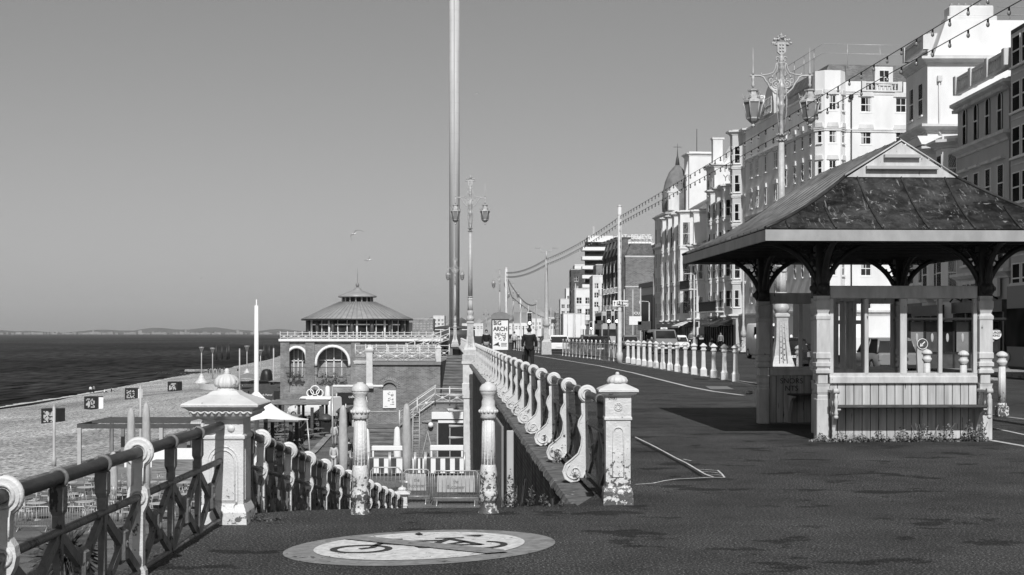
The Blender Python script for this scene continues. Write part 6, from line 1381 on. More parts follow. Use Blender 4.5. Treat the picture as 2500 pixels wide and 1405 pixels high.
# slatted fence and planting along the path
t = thing('slatted_fence', 'dark slatted fence curving along the sloping path', 'fence', (-14.3, 90, LOW)); fp = [(0, 0), (-.6, 6), (-.9, 12), (-1.6, 20), (-2.6, 32), (-3.4, 44)]; 
for (a, b) in zip(fp, fp[1:]):
    mb = MB(); d = math.dist(a, b)
    for k in range(8): mb.box(0, d, -.02, .02, .12 + .13 * k, .2 + .13 * k)
    mb.box(0, .1, -.05, .05, 0, 1.25); mb.box(0, d, -.04, .04, 1.18, 1.26)
    n = int(d / .5); [mb.box(.5 * i, .5 * i + .05, .02, .04, .1, 1.18) for i in range(n)]
    o = mb.build('fence_panel', M_WOODD, t); o.location = (a[0], a[1], 0); o.rotation_euler = (0, 0, math.atan2(b[1] - a[1], b[0] - a[0]))
mb = MB(); kp = [(-13.3, 88), (-13.6, 96), (-14.6, 112), (-15.6, 125), (-16.4, 140)]
for a, b in zip(kp, kp[1:]): mb.add([(a[0], a[1], LOW + .12), (a[0] + .5, a[1], LOW + .12), (b[0] + .5, b[1], LOW + .12), (b[0], b[1], LOW + .12), (a[0] + .5, a[1], LOW), (b[0] + .5, b[1], LOW)], [(0, 1, 2, 3), (1, 4, 5, 2)])
tag(mb.build('path_kerb', M_CONC, fixn=False), kind='structure')
for i, (px, py, r_, h_) in enumerate(((690, 1120, 1.0, 1.0), (795, 1003, 1.6, 1.6), (835, 948, 2.2, 1.6), (880, 945, 2.4, 1.7), (735, 935, 1.6, 1.6), (560, 925, 1.4, 1.5), (650, 935, 2.0, 1.2), (900, 940, 1.8, 1.6), (755, 945, 1.5, 1.8))):
    Y = F * (EYE - LOW) / (py - 812); Y = min(Y, 165); leafclump('shrub', ((px - 1250) * Y / F, Y, LOW), (r_, r_ * .7), h_, 500, .22, M_LEAF, ['dark shrub at the foot of the slatted fence', 'shrub by the dark bins', 'low shrub in front of the pavilion arch', 'rounded shrub below the terrace window', 'shrub beside the beach patrol hut', 'shrub by the white lamp plinth', 'low planting by the black closed parasol', 'shrub behind the left ornate post', 'shrub left of the pavilion base'][i], seed=40 + i, group='shrubs on the lower promenade')
# hut, boat, bins
t = thing('beach_patrol_hut', 'dark flat-roofed hut lettered Brighton Beach Patrol', 'hut', ((590 - 1250) * 150 / F, 150, LOW)); mb = MB(); mb.box(0, 5.8, 0, 3, 0, 2.3); mb.box(-.1, 5.9, -.2, 3.1, 2.3, 2.45); mb.build('wall', M_DGREY, t); MB().box(3.4, 5.4, -.06, -.01, 0, 2.0).build('shutter', M_DARK, t); MB().box(5.45, 5.7, -.08, -.01, 0, 2.28).build('door_post', M_LGREY, t); text_obj('lettering', 'Brighton Beach Patrol', .3, M_WHITE, t, (1.9, -.02, 1.5), depth=.01)
t = thing('upturned_boat', 'dark boat hull stood on end beside the hut', 'boat', ((706 - 1250) * 148 / F, 148, LOW)); MB().lathe([(.5, 0), (.85, .6), (.9, 1.3), (.75, 2.0), (.3, 2.5)], n=14).build('hull', M_WOODD, t)
t = thing('litter_bin', 'black bin with domed lid beside the path', 'bin', ((838 - 1250) * 122 / F, 122, LOW), 0, 'dark bins beside the path'); MB().bev(-.45, .45, -.4, .4, 0, 1.2, .04).build('body', M_DARK, t); MB().lathe([(.62, 1.2), (.6, 1.35), (.35, 1.6), (.05, 1.7)], n=14).build('lid', M_DGREY, t); dup(t, ((862 - 1250) * 124 / F, 124, LOW), .3, 'grey-lidded bin just right of the black bin'); dup(t, ((795 - 1250) * 112 / F, 112, LOW), .3, 'bin with domed lid at the end of the timber pergola')
# modern lamps, display cubes, sea piles
def vlamp(label, loc, h=4.2, plinth=True):
    t = thing('promenade_lamp', label, 'street lamp', loc, 0, 'slim lamps on the lower promenade'); MB().lathe([(.12, 0), (.08, h * .7), (.08, h)], n=8).build('pole', M_LGREY, t); MB().lathe([(.08, h - .8), (.35, h - .02), (.42, h), (.42, h + .1), (.1, h + .14)], n=10).build('lamp_head', M_GALV, t)
    if plinth: MB().lathe([(1.1, 0), (1.0, .25), (.6, .6), (.42, 1.0), (.45, 1.15), (.25, 1.25), (.1, 1.6)], n=20).build('plinth', M_IRONW, t)
    return t
for px, top, base, lb, pl_ in ((492, 848, 937, 'slim lamp on a white conical plinth nearest the sea', True), (519, 850, 925, 'slim lamp right of the seaward plinth', False), (603, 845, 925, 'slim lamp left of the tall white mast', True), (636, 855, 935, 'slim lamp right of the tall white mast', False), (784, 850, 945, 'slim lamp in front of the left pavilion arch', False), (833, 852, 945, 'slim lamp in front of the large pavilion arch', False), (815, 858, 945, 'slim lamp before the middle of the large arch', False)):
    Y = (EYE - LOW) * F / (base - 812); Y = min(Y, 225); z = EYE - (base - 812) * Y / F; h = (base - top) * Y / F; vlamp(lb, ((px - 1250) * Y / F, Y, z if Y >= 225 else LOW), h - .1, pl_)
for px, top, base, lb in ((585, 853, 940, 'thin white pole near the slim lamps'), (711, 850, 935, 'thin white pole at the left corner of the pavilion base'), (668, 852, 915, 'thin white pole between the sea piles and the pavilion'), (870, 850, 945, 'thin white pole by the terrace window'), (895, 856, 945, 'thin white pole beside the terrace block')):
    Y = min(170, (EYE - LOW) * F / (base - 812)); pole('flag_pole', lb, ((px - 1250) * Y / F, Y, LOW), EYE - (top - 812) * Y / F - LOW, .09, .08, group='thin poles on the lower promenade', m=M_LGREY)
def beach_z_at(X, Y):
    xl = -26.9 if Y < 130 else lerp(-26.9, -44, (Y - 130) / 200) if Y < 330 else lerp(-44, -84, (Y - 330) / 230); xs = -88 - (0 if Y < 300 else (Y - 300) * 0.045) - 14; return beach_z(max(0, min(1, (X - xl) / (xs - xl))))
M_ART = mat('printed_artwork', .03, .6, .3, var=0, chips=.5, cscale=2.6, cv=.7)
def cube_(label, px, base, h, door=False, k=0):
    Y = 60.0
    while True:
        X = (px - 1250) * Y / F; z = beach_z_at(X, Y)
        if EYE - (base - 812) * Y / F <= z + .02 or Y > 500: break
        Y += .5
    s_ = h * Y / F; t = thing('display_cube', label, 'display cube', (X, Y, z - .05), R(-14), 'picture cubes on the beach'); MB().bev(-s_ * .56, s_ * .56, -s_ * .5, s_ * .5, 0, s_, .03).build('box', M_DARK, t)
    mb = MB()
    n = 9
    rr = random.Random(k + 1)
    for i in range(n):
        for j in range(n):
            if rr.random() < .55: mb.box(-s_ * .38 + s_ * .76 * i / n, -s_ * .38 + s_ * .76 * (i + 1) / n, -s_ * .5 - .02, -s_ * .5 - .004, s_ * .14 + s_ * .7 * j / n, s_ * .14 + s_ * .7 * (j + 1) / n)
    mb.build('picture', M_LGREY, t)
    if door: mb = MB(); mb.bev(s_ * .6, s_ * 1.0, -s_ * .3, -s_ * .27, .05, s_ * .95, .01); mb.build('open_door', M_WHITE, t)
    return t
cube_('picture cube nearest the camera, behind the plain grey pole', 130, 1034, 38, k=0); cube_('second picture cube from the left with white open door', 229, 998, 31, True, 1); cube_('third picture cube from the left, behind a pole, with open door', 326, 975, 28, True, 2); cube_('farthest small picture cube on the beach', 427, 955, 24, k=3)
for i, px in enumerate((528, 536, 547, 554, 639, 646, 657, 663)):
    Y = 690; t = thing('sea_pile', ['leftmost iron pile standing in the sea', 'second pile of the left cluster in the sea', 'third pile of the left cluster in the sea', 'fourth pile of the left cluster in the sea', 'first pile of the cluster behind the mast', 'second pile of the cluster behind the mast', 'third pile in the sea right of the mast', 'last pile in the sea near the pavilion'][i], 'pile', ((px - 1250) * Y / F, Y + (i % 3) * 6, SEA), 0, 'remains of pier piles in the sea'); MB().lathe([(.55, -1), (.5, 7.2 - (i % 2) * .4)], n=10).build('pile', M_DARK, t)
t = thing('groyne', 'low concrete groyne with weed running into the sea', 'groyne', (-84, 470, SEA)); MB().bev(-24, 10, -1.5, 1.5, -1, 1.1, .3).build('wall', M_CONC, t)
mb = MB(); r8 = random.Random(12)
for i in range(90): x = r8.uniform(-30, 6); mb.ball((x, -8 + r8.uniform(-6, 4), -.1), r8.uniform(.5, 1.1), 6, 4, (1.3, 1.3, .7))
tag(mb.build('groyne_rocks', M_DARK, t), kind='stuff')
# foam where the sea meets the shingle
mb = MB(); r8 = random.Random(3); n = 120
for i in range(n):
    Y = 200 + 260 * i / n
    # find shoreline
    lo, hi = -110.0, -60.0
    for _ in range(18):
        m_ = (lo + hi) / 2
        if beach_z_at(m_, Y) < SEA - .05: lo = m_
        else: hi = m_
    w = r8.uniform(.2, 1.0) * (r8.random() < .75); mb.v += [(lo - w - .3, Y, SEA + .05), (lo + .8, Y, SEA + .05)]
mb.f = [(2 * i, 2 * i + 1, 2 * i + 3, 2 * i + 2) for i in range(n - 1)]; mb.sm = [False] * (n - 1); tag(mb.build('surf', mat('surf_foam', .55, .9, .1, var=.4, vscale=1.5), fixn=False), kind='stuff', label='thin line of surf along the beach')
# ------------------------------------------------------------------ cafe clutter in front of the pavilion
t = thing('cafe_kiosk', 'low dark cafe front with signs under the pavilion arches', 'kiosk', (PX - 6.2, 139.5, LOW)); MB().box(0, 9.5, 0, 2.3, 0, 2.1).build('wall', M_BRICK, t); MB().box(2.6, 6.2, -.1, -.01, .1, 1.9).build('shop_glazing', M_PANE, t); MB().box(5.4, 8.2, -.14, -.02, 1.1, 2.2).build('sign_board', M_DARK, t); text_obj('sign_lettering', 'seafood cafe' if False else 'cafe', .4, M_WHITE, t, (6.8, -.16, 1.8), depth=.01); mb = MB(); [mb.box(x - .05, x + .05, -.13, -.012, 0, 2.1) for x in (2.6, 3.5, 4.4, 5.3, 6.2)]; mb.build('window_frame', M_FRAME, t)
t = thing('cloud_sign', 'round-lobed white outlined sign on a post before the large arch', 'sign', ((769 - 1250) * 134 / F, 134, LOW)); mb = MB(); [mb.torus((x, 0, z), r_, .06, 'y', 16, 5) for x, z, r_ in ((-.45, 2.4, .32), (0, 2.65, .42), (.45, 2.4, .32))]; mb.build('outline', M_WHITE, t); MB().bev(-.6, .6, -.03, .03, 2.1, 2.7, .01).build('board', M_DARK, t); MB().cyl((0, 0, 0), (0, 0, 2.1), .06, n=8).build('post', M_DARK, t)
for i, (px, Y, h, w, mm, lb) in enumerate(((612, 170, 2.2, 2.4, M_WOODD, 'dark timber stall behind the white mast'), (668, 176, 2.0, 2.6, M_DGREY, 'grey stall with pale counter behind the black parasol'), (575, 190, 1.4, 2.8, M_CONC, 'low curved concrete seat near the slim lamps'), (905, 112, 2.6, 1.6, M_DGREY, 'dark stall between the terrace block and the post'), (700, 158, 2.4, 1.5, M_BRICKD, 'narrow stall at the corner of the pavilion'))):
    t = thing('beach_stall', lb, 'stall', ((px - 1250) * Y / F, Y, LOW), 0, 'stalls on the lower promenade'); MB().bev(0, w, 0, 1.8, 0, h, .04).build('wall', mm, t); MB().bev(-.15, w + .15, -.3, 2, h, h + .12, .03).build('roof', M_LGREY if i % 2 else M_DARK, t); MB().box(.15, w - .15, -.06, -.01, h * .35, h * .8).build('counter', M_PANE if i % 2 == 0 else M_WALL2, t)
for i, (px, Y, h, m_) in enumerate(((800, 136, 2.6, M_CANVAS), (690, 150, 2.6, M_COVER), (730, 158, 2.3, M_DARK), (560, 185, 2.4, M_DGREY))):
    parasol(['white closed parasol before the large pavilion arch', 'grey closed parasol left of the pavilion', 'dark closed parasol at the pavilion corner', 'dark grey closed parasol near the slim lamps'][i], ((px - 1250) * Y / F, Y, LOW), h, .28, 'closed parasols of the beach cafes', .4, m_)
WIRE = [(700, 868, 150), (745, 875, 148), (800, 866, 146), (850, 872, 144), (895, 865, 142)]
t = thing('cafe_string_lights', 'drooping bulbs strung across the front of the pavilion', 'string lights', P(700, 868, 146)); q0 = P(700, 868, 146); mb = MB(); bb = MB()
for a, b in zip(WIRE, WIRE[1:]):
    A, B = P(*a) - q0, P(*b) - q0; f_ = lambda u: A.lerp(B, u) + Vector((0, 0, -.35 * 4 * u * (1 - u))); mb.tube([f_(i / 8) for i in range(9)], .025, 4)
    for i in range(6): o = inst('cafebulb', lambda: MB().ball((0, 0, 0), .06, 6, 4), M_WHITE, t, f_((i + .5) / 6), 'bulb')
mb.build('cable', M_DARK, t)
r8 = random.Random(31); tcn = 0
TL2 = 'cafe table on the terrace in front of the pavilion'; CL2 = 'cafe chair on the terrace in front of the pavilion'
for i in range(9):
    x = PX - 9 + 2.0 * i + r8.uniform(-.4, .4); y = 128 + r8.uniform(0, 7); dup(ct, (x, y, LOW), 0, TL2, 'tables in front of the pavilion')
    for k in range(2): a = r8.uniform(0, 6.3); dup(cc, (x + .6 * math.cos(a), y + .6 * math.sin(a), LOW), a - math.pi / 2, CL2, 'chairs in front of the pavilion')
for i, (px, py) in enumerate(((600, 1050), (668, 1040), (720, 1075), (588, 1078), (745, 1030), (705, 1035), (770, 1020), (625, 1035))):
    Y = F * (EYE - LOW) / (py + 25 - 812); dup(pt, ((px - 1250) * Y / F, Y, LOW), R(70 + 15 * i))
for i, (px, Y, z1_) in enumerate(((762, 108, 2.4), (600, 96, 2.2), (725, 98, 1.5), (690, 120, 2.3), (783, 120, 1.9))): MB().bev(-.11, .11, -.11, .11, 0, z1_, .01).build('post', M_WOODD, thing('timber_post', ['tall timber post in front of the white van', 'timber post left of the white canopy', 'short timber post beside the slatted fence', 'timber post behind the canopy', 'timber post at the end of the pergola'][i], 'post', ((px - 1250) * Y / F, Y, LOW), 0, 'timber posts among the bar tables'))
for i, (px, Y, r_, h_) in enumerate(((712, 93, .8, 1.3), (748, 104, .7, 1.2), (775, 116, .8, 1.3), (640, 132, 1.6, 1.0), (560, 150, 1.8, 1.1), (600, 165, 1.6, 1.4), (820, 133, 1.0, 1.5))): leafclump('shrub', ((px - 1250) * Y / F - .9, Y, LOW), (r_, r_ * .7), h_, 420, .2, M_LEAF, ['climbing plant on the near end of the slatted fence', 'climbing plant on the middle of the slatted fence', 'climbing plant on the far end of the slatted fence', 'low planter shrub behind the white canopy', 'shrub beside the curved concrete seat', 'shrub by the dark timber stall', 'shrub behind the path bins'][i], seed=60 + i, group='shrubs on the lower promenade')
# utility cover and patch in the promenade
cv = thing('inspection_cover', 'pale square inspection cover between the cycle lane lines', 'manhole cover', (0, 0, 0)); mb = MB(); pts_ = [G(1722, 944), G(1775, 944), G(1792, 951), G(1735, 951)]; mb.add([(p.x, p.y, .005) for p in pts_], [(0, 1, 2, 3)]); mb.build('plate', M_GREY, cv, fixn=False)

# railings' planters on the pavilion arches and dark shop details on the brick base
for i, (c, w) in enumerate(((1.4, 1.7), (5.0, 3.1))):
    leafclump('window_box', (PX - 6.6 + c, PY - 8.75, -2.9), (w * .5, .25), .6, 260, .16, M_LEAF, ['flower box on the balcony of the small pavilion arch', 'flower box on the balcony of the large pavilion arch'][i], seed=80 + i)

CL_ = [('white planter with spiky plants left of the mast', 560, 168), ('white planter right of the mast', 650, 160), ('white planter below the small pavilion arch', 725, 139), ('white planter in front of the cafe sign', 790, 134), ('white planter behind the path bins', 850, 130), ('white planter at the corner of the terrace block', 880, 122)]
for i, (lb, px, Y) in enumerate(CL_):
    t = thing('planter_box', lb, 'planter', ((px - 1250) * Y / F, Y, LOW), 0, 'white planters on the lower promenade'); MB().bev(-.7, .7, -.3, .3, 0, .6, .03).build('box', M_LGREY, t); mb = MB(); rr = random.Random(i)
    for k in range(40): a = rr.uniform(0, 6.28); l = rr.uniform(.5, .9); x = rr.uniform(-.5, .5); mb.add([(x - .03, 0, .55), (x + .03, 0, .55), (x + l * .4 * math.cos(a), l * .4 * math.sin(a), .55 + l)], [(0, 1, 2)])
    mb.build('plants', M_LEAF, t, fixn=False)
t = thing('curved_seat_wall', 'low white curved seat wall sweeping from the seaward lamp plinth', 'wall', ((492 - 1250) * 205 / F, 205, LOW)); mb = MB(); N_ = 14
for k in range(N_):
    a0, a1 = [math.pi * (.95 + .5 * q / N_) for q in (k, k + 1)]; c_ = (9.5, 2)
    p = [(c_[0] + r_ * math.cos(a), c_[1] + r_ * math.sin(a)) for a in (a0, a1) for r_ in (9.2, 10)]; mb.add([(x, y, z) for z in (0, .75) for x, y in (p[0], p[1], p[3], p[2])], [(0, 1, 5, 4), (1, 2, 6, 5), (2, 3, 7, 6), (3, 0, 4, 7), (4, 5, 6, 7)])
mb.build('wall', M_IRONW, t)
for i, (px, Y, w, lb) in enumerate(((600, 182, 3.2, 'small canvas-roofed bar behind the mast'), (690, 168, 3.0, 'canvas-roofed bar left of the pavilion'), (640, 142, 3.6, 'low canvas-roofed bar beside the patrol hut'))):
    t = thing('beach_bar', lb, 'bar', ((px - 1250) * Y / F - w / 2, Y, LOW), 0, 'canvas-roofed beach bars'); [MB().cyl((x, y, 0), (x, y, 2.3), .06, n=6).build('post', M_WOODD, t) for x in (0, w) for y in (0, 2.4)]; mb = MB(); mb.add([(-.2, -.2, 2.25), (w + .2, -.2, 2.25), (w + .2, 2.6, 2.25), (-.2, 2.6, 2.25), (w / 2, 1.2, 2.9)], [(0, 1, 4), (1, 2, 4), (2, 3, 4), (3, 0, 4)]); mb.build('canvas_roof', (M_GREY, M_WOOD, M_DGREY)[i], t); MB().bev(.1, w - .1, 0, .5, 0, 1.05, .02).build('counter', M_WOODD, t); mb = MB(); [mb.cyl((x, .25, 1.05), (x, .25, 1.35), .06, n=6) for x in [.4 + .35 * k for k in range(int(w / .4))]]; mb.build('bottles', M_LGREY, t)
# ------------------------------------------------------------------ people
def skin_mesh(name, nodes, edges, m, parent, sub=1):
    """nodes: list of ((x,y,z), radius or (rx, ry))"""
    me = bpy.data.meshes.new(name); me.from_pydata([n[0] for n in nodes], edges, []); o = bpy.data.objects.new(name, me); COL.objects.link(o)
    o.modifiers.new('s', 'SKIN').use_smooth_shade = True
    for i, n in enumerate(nodes):
        r_ = n[1]; me.skin_vertices[0].data[i].radius = r_ if isinstance(r_, tuple) else (r_, r_)
    me.skin_vertices[0].data[0].use_root = True
    q = o.modifiers.new('u', 'SUBSURF'); q.levels = sub; q.render_levels = sub
    nm = bpy.data.meshes.new_from_object(o.evaluated_get(bpy.context.evaluated_depsgraph_get())); bpy.data.objects.remove(o); bpy.data.meshes.remove(me)
    nm.materials.clear(); nm.materials.append(m); nm.polygons.foreach_set('use_smooth', [True] * len(nm.polygons)); o = bpy.data.objects.new(name, nm); COL.objects.link(o); o.parent = parent; return o
def person(label, loc, rz=0, h=1.72, top=None, legs=None, hair=None, stride=.16, arm=(.05, -.05), skirt=False, coat=0.0, longhair=False, sub=1, fingers=False, group=None, sit=False, elbow=.03):
    t = thing('person', label, 'person', loc, R(rz), group); top = top or M_CLOTHD; legs = legs or M_CLOTHD; hair = hair or M_HAIR
    if sit: zp_ = .28; hip = (0, 0, .12); kn = [(-.12, .34, .42), (.12, .36, .40)]; an = [(-.12, .55, .06), (.12, .6, .06)]; dz = -.82
    else: hip = (0, 0, .94); kn = [(-.1, stride * .55, .5), (.1, -stride * .35, .5)]; an = [(-.1,  stride, .09), (.1, -stride * 1.25, .11)]; dz = 0
    Z = lambda z: z + dz
    J = [((0, 0, Z(.94)), (.15, .11)), ((0, 0, Z(1.12)), (.13, .10)), ((0, 0, Z(1.32)), (.155, .11)), ((0, 0, Z(1.44)), (.09, .08)), ((0, .01, Z(1.51)), .052), ((0, .025, Z(1.575)), (.065, .075)), ((0, .015, Z(1.65)), (.076, .092)), ((0, .0, Z(1.715)), (.05, .06)),
         ((-.17, 0, Z(1.41)), .06), ((-.24, arm[0] * .4, Z(1.14)), .043), ((-.25, arm[0] + elbow, Z(.9)), .03), ((-.25, arm[0] + elbow * 1.6, Z(.82)), (.02, .036)),
         ((.17, 0, Z(1.41)), .06), ((.24, arm[1] * .4, Z(1.14)), .043), ((.25, arm[1] + elbow, Z(.9)), .03), ((.25, arm[1] + elbow * 1.6, Z(.82)), (.02, .036)),
         ((-.09, 0, Z(.88)), .085), (kn[0], .058), (an[0], .042), ((an[0][0], an[0][1] + .12, .04), .035), ((.09, 0, Z(.88)), .085), (kn[1], .058), (an[1], .042), ((an[1][0], an[1][1] + .12, .05), .035), ((0, .095, Z(1.62)), .018)]
    E = [(0, 1), (1, 2), (2, 3), (3, 4), (4, 5), (5, 6), (6, 7), (3, 8), (8, 9), (9, 10), (10, 11), (3, 12), (12, 13), (13, 14), (14, 15), (0, 16), (16, 17), (17, 18), (18, 19), (0, 20), (20, 21), (21, 22), (22, 23)]
    J.pop(); skin_mesh('body', J, E, M_SKIN, t, sub)
    g = lambda i, k=1.18, a=.012: (J[i][0], tuple((x * k + a) for x in (J[i][1] if isinstance(J[i][1], tuple) else (J[i][1],) * 2)))
    zb = Z(.94 - coat); N = [((0, -.01, zb), (.175, .135)), g(1), g(2), g(3, 1.1), g(8), g(9), g(10, 1.25), g(12), g(13), g(14, 1.25)]
    skin_mesh('jacket', N, [(0, 1), (1, 2), (2, 3), (3, 4), (4, 5), (5, 6), (3, 7), (7, 8), (8, 9)], top, t, sub)
    N = [g(0, 1.05), g(16, 1.08), g(17, 1.2), ((an[0][0], an[0][1] - .01, an[0][2] + .03), .06), g(20, 1.08), g(21, 1.2), ((an[1][0], an[1][1] - .01, an[1][2] + .03), .06)]
    skin_mesh('trousers', N, [(0, 1), (1, 2), (2, 3), (0, 4), (4, 5), (5, 6)], legs, t, sub)
    mb = MB(); mb.ball((0, -.015, Z(1.665)), .098, 12, 8, (.92, 1.05, 1.0) )
    if longhair: mb.ball((0, -.06, Z(1.55)), .1, 10, 7, (1, .7, 1.5))
    o = mb.build('hair', hair, t)
    mb = MB(); mb.ball((0, .112, Z(1.6)), .016, 6, 4, (1, 1, 1.3)); [mb.ball((s_ * .082, .01, Z(1.61)), .02, 6, 4, (.5, 1, 1.4)) for s_ in (-1, 1)]; mb.box(-.022, .022, .098, .106, Z(1.565), Z(1.572)); mb.build('face', M_SKIN, t); mb = MB(); [mb.ball((s_ * .03, .094, Z(1.625)), .009, 6, 4) for s_ in (-1, 1)]; mb.build('eyes', M_DARK, t)
    mb = MB(); [mb.ball((a[0], a[1] + .06, .045), .06, 8, 5, (.75, 1.9, .75)) for a in an]; mb.build('shoes', M_DARK, t)
    if fingers:
        mb = MB()
        for i in (11, 15):
            p = Vector(J[i][0]); s_ = -1 if i == 11 else 1
            for k in range(4): l = (.075, .085, .08, .062)[k]; a = p + Vector((0, -.026 + .018 * k, -.02)); mb.tube([a, a + Vector((-s_ * .012, .004, -l * .5)), a + Vector((-s_ * .035, .008, -l * .9))], [.009, .008, .006], 5)
            a = p + Vector((-s_ * .01, .035, .02)); mb.tube([a, a + Vector((-s_ * .015, .022, -.03)), a + Vector((-s_ * .02, .022, -.06))], [.01, .009, .007], 5)
        mb.build('fingers', M_SKIN, t)
    k = h / 1.76; t.scale = (k, k, k); return t
man = person('man in a dark jacket walking away along the promenade, carrying a bag', (.79, 65, 0), 2, 1.82, M_CLOTHD, M_CLOTHD, M_HAIR, .22, (.02, .05), coat=.2, sub=2, fingers=True)
man.scale = (man.scale.x * 1.22, man.scale.y * 1.1, man.scale.z)
bg_ = thing('briefcase', 'dark soft bag held in the left hand of the walking man', 'bag', (.52, 65.05, .42)); MB().bev(-.06, .06, -.2, .2, -.2, .18, .04).build('bag_body', M_DARK, bg_); MB().tube([(0, -.09, .17), (0, -.07, .36), (0, .07, .36), (0, .09, .17)], .012, 6).build('handle', M_DARK, bg_)
def low(px, py): Y = F * (EYE - LOW) / (py - 812); return ((px - 1250) * Y / F, Y, LOW)
person('woman in pale jacket with dark shoulder bag walking up the lower path', low(816, 1088), 0, 1.62, M_CLOTHL, mat('bare_legs', .3, .7), mat('brown_hair', .06, .6), longhair=True, coat=.12)
person('person in dark coat and sunglasses walking towards the camera', low(829, 1072), 180, 1.7, M_CLOTHD, M_CLOTHD, M_HAIR)
person('woman in pale patterned hoodie walking away on the lower path', low(815, 1149), 0, 1.62, M_CLOTHL, M_CLOTHL, mat('brown_hair', .06, .6), stride=.1, coat=.06, longhair=True)
person('man in black top behind the left ornate post', low(851, 1140), 10, 1.7, M_CLOTHD, M_CLOTHG, stride=.05)
person('dark-haired person whose head shows through the nearest railing', ((222 - 1250) * 40.5 / F, 40.5, LOW), 150, 1.72, M_CLOTHD, M_CLOTHD, stride=.06)
person('person in dark sunglasses beyond the first ornate lamp', (-1.55, 86, 0), 180, 1.78, M_CLOTHD, M_CLOTHG, stride=.1)
def on_beach(px, py, dx=0):
    Y = 120.0
    while Y < 560:
        X = (px - 1250) * Y / F; z = beach_z_at(X, Y)
        if EYE - (py - 812) * Y / F <= z: break
        Y += .5
    return (X, Y, z)
person('person in white top and dark trousers standing by the water, left of a pair', on_beach(221, 962), 20, 1.75, M_WHITE, M_CLOTHD, stride=.05); person('person in grey top standing by the water, right of a pair', on_beach(229, 961), -10, 1.75, M_CLOTHG, M_CLOTHD, stride=.08)
person('person in pale top sitting on the shingle near the water', on_beach(255, 960), -60, 1.75, M_WHITE, M_CLOTHD, sit=True)
person('person in dark clothes sitting further along the shingle', on_beach(272, 957), -70, 1.75, M_CLOTHD, M_CLOTHG, sit=True)
person('lone person sitting near the thin white pole on the beach', on_beach(580, 906), -60, 1.75, M_CLOTHD, M_CLOTHD, sit=True)
for i, (px, c, lb) in enumerate(((509, M_CLOTHD, 'leftmost figure in the group on the beach, in dark clothes'), (515, M_CLOTHG, 'second figure from the left in the group on the beach'), (525, M_CLOTHL, 'third figure in the group on the beach, in pale top'), (532, M_CLOTHD, 'fourth figure in the group on the beach, in dark coat'), (537, M_CLOTHG, 'fifth figure in the group on the beach'), (548, M_CLOTHD, 'sixth figure in the group on the beach, tall and dark'), (554, M_CLOTHL, 'rightmost figure in the group on the beach, in pale jacket'))):
    person(lb, on_beach(px, 913), 40 * i, 1.78, c, M_CLOTHD, stride=.06, group='group of people standing on the beach')
person('person in white t-shirt standing by the shops, seen through the shelter', (21.3, 86, .02), 150, 1.78, M_WHITE, M_CLOTHD, stride=.05)
person('pedestrian in pale jacket beside the taxi van', (16.9, 147, .02), 170, 1.78, M_CLOTHL, M_CLOTHG, stride=.15)
person('person in dark clothes sitting outside the shops, left one', (18.0, 128, .3), 160, 1.7, M_CLOTHD, M_CLOTHG, sit=True); person('person with pale bag outside the shops, right of a pair', (18.2, 124, .02), 160, 1.6, M_CLOTHG, M_CLOTHD)

# ------------------------------------------------------------------ vehicles
def loft(mb, st, n=None, smooth=True):         # st: list of (y, [(x,z)...]) closed sections
    vs = []; k = len(st[0][1])
    for y, sec in st: vs += [(x, y, z) for x, z in sec]
    fs = [(j * k + i, j * k + (i + 1) % k, (j + 1) * k + (i + 1) % k, (j + 1) * k + i) for j in range(len(st) - 1) for i in range(k)]
    mb.add(vs, fs, smooth); mb.add([vs[i] for i in range(k)], [tuple(reversed(range(k)))]); mb.add(vs[-k:], [tuple(range(k))]); return mb
def sec(w, zb, zt, r=.12, tw=None):            # rounded body section, tw top half width
    tw = tw or w * .94; return [(-w * .9, zb), (w * .9, zb), (w, zb + r), (w, (zb + zt) / 2), (tw + .02, zt - r * .6), (tw - r * .6, zt), (-tw + r * .6, zt), (-tw - .02, zt - r * .6), (-w, (zb + zt) / 2), (-w, zb + r)]
def wheels(t, xs, ys, r=.31):
    for x in xs:
        for y in ys:
            w = inst(('wheel', r), lambda: MB().lathe([(r * .7, -.1), (r * .96, -.11), (r, -.08), (r, .08), (r * .96, .11), (r * .7, .1)], n=20), M_TYRE, t, (x, y, r), 'wheel'); w.rotation_euler = (0, R(90), 0)
            rm = inst(('rim', r), lambda: MB().lathe([(r * .66, -.09), (r * .62, -.105), (.03, -.115), (.03, .115), (r * .62, .105), (r * .66, .09)], n=16), M_GALV, w, (0, 0, 0), 'rim')
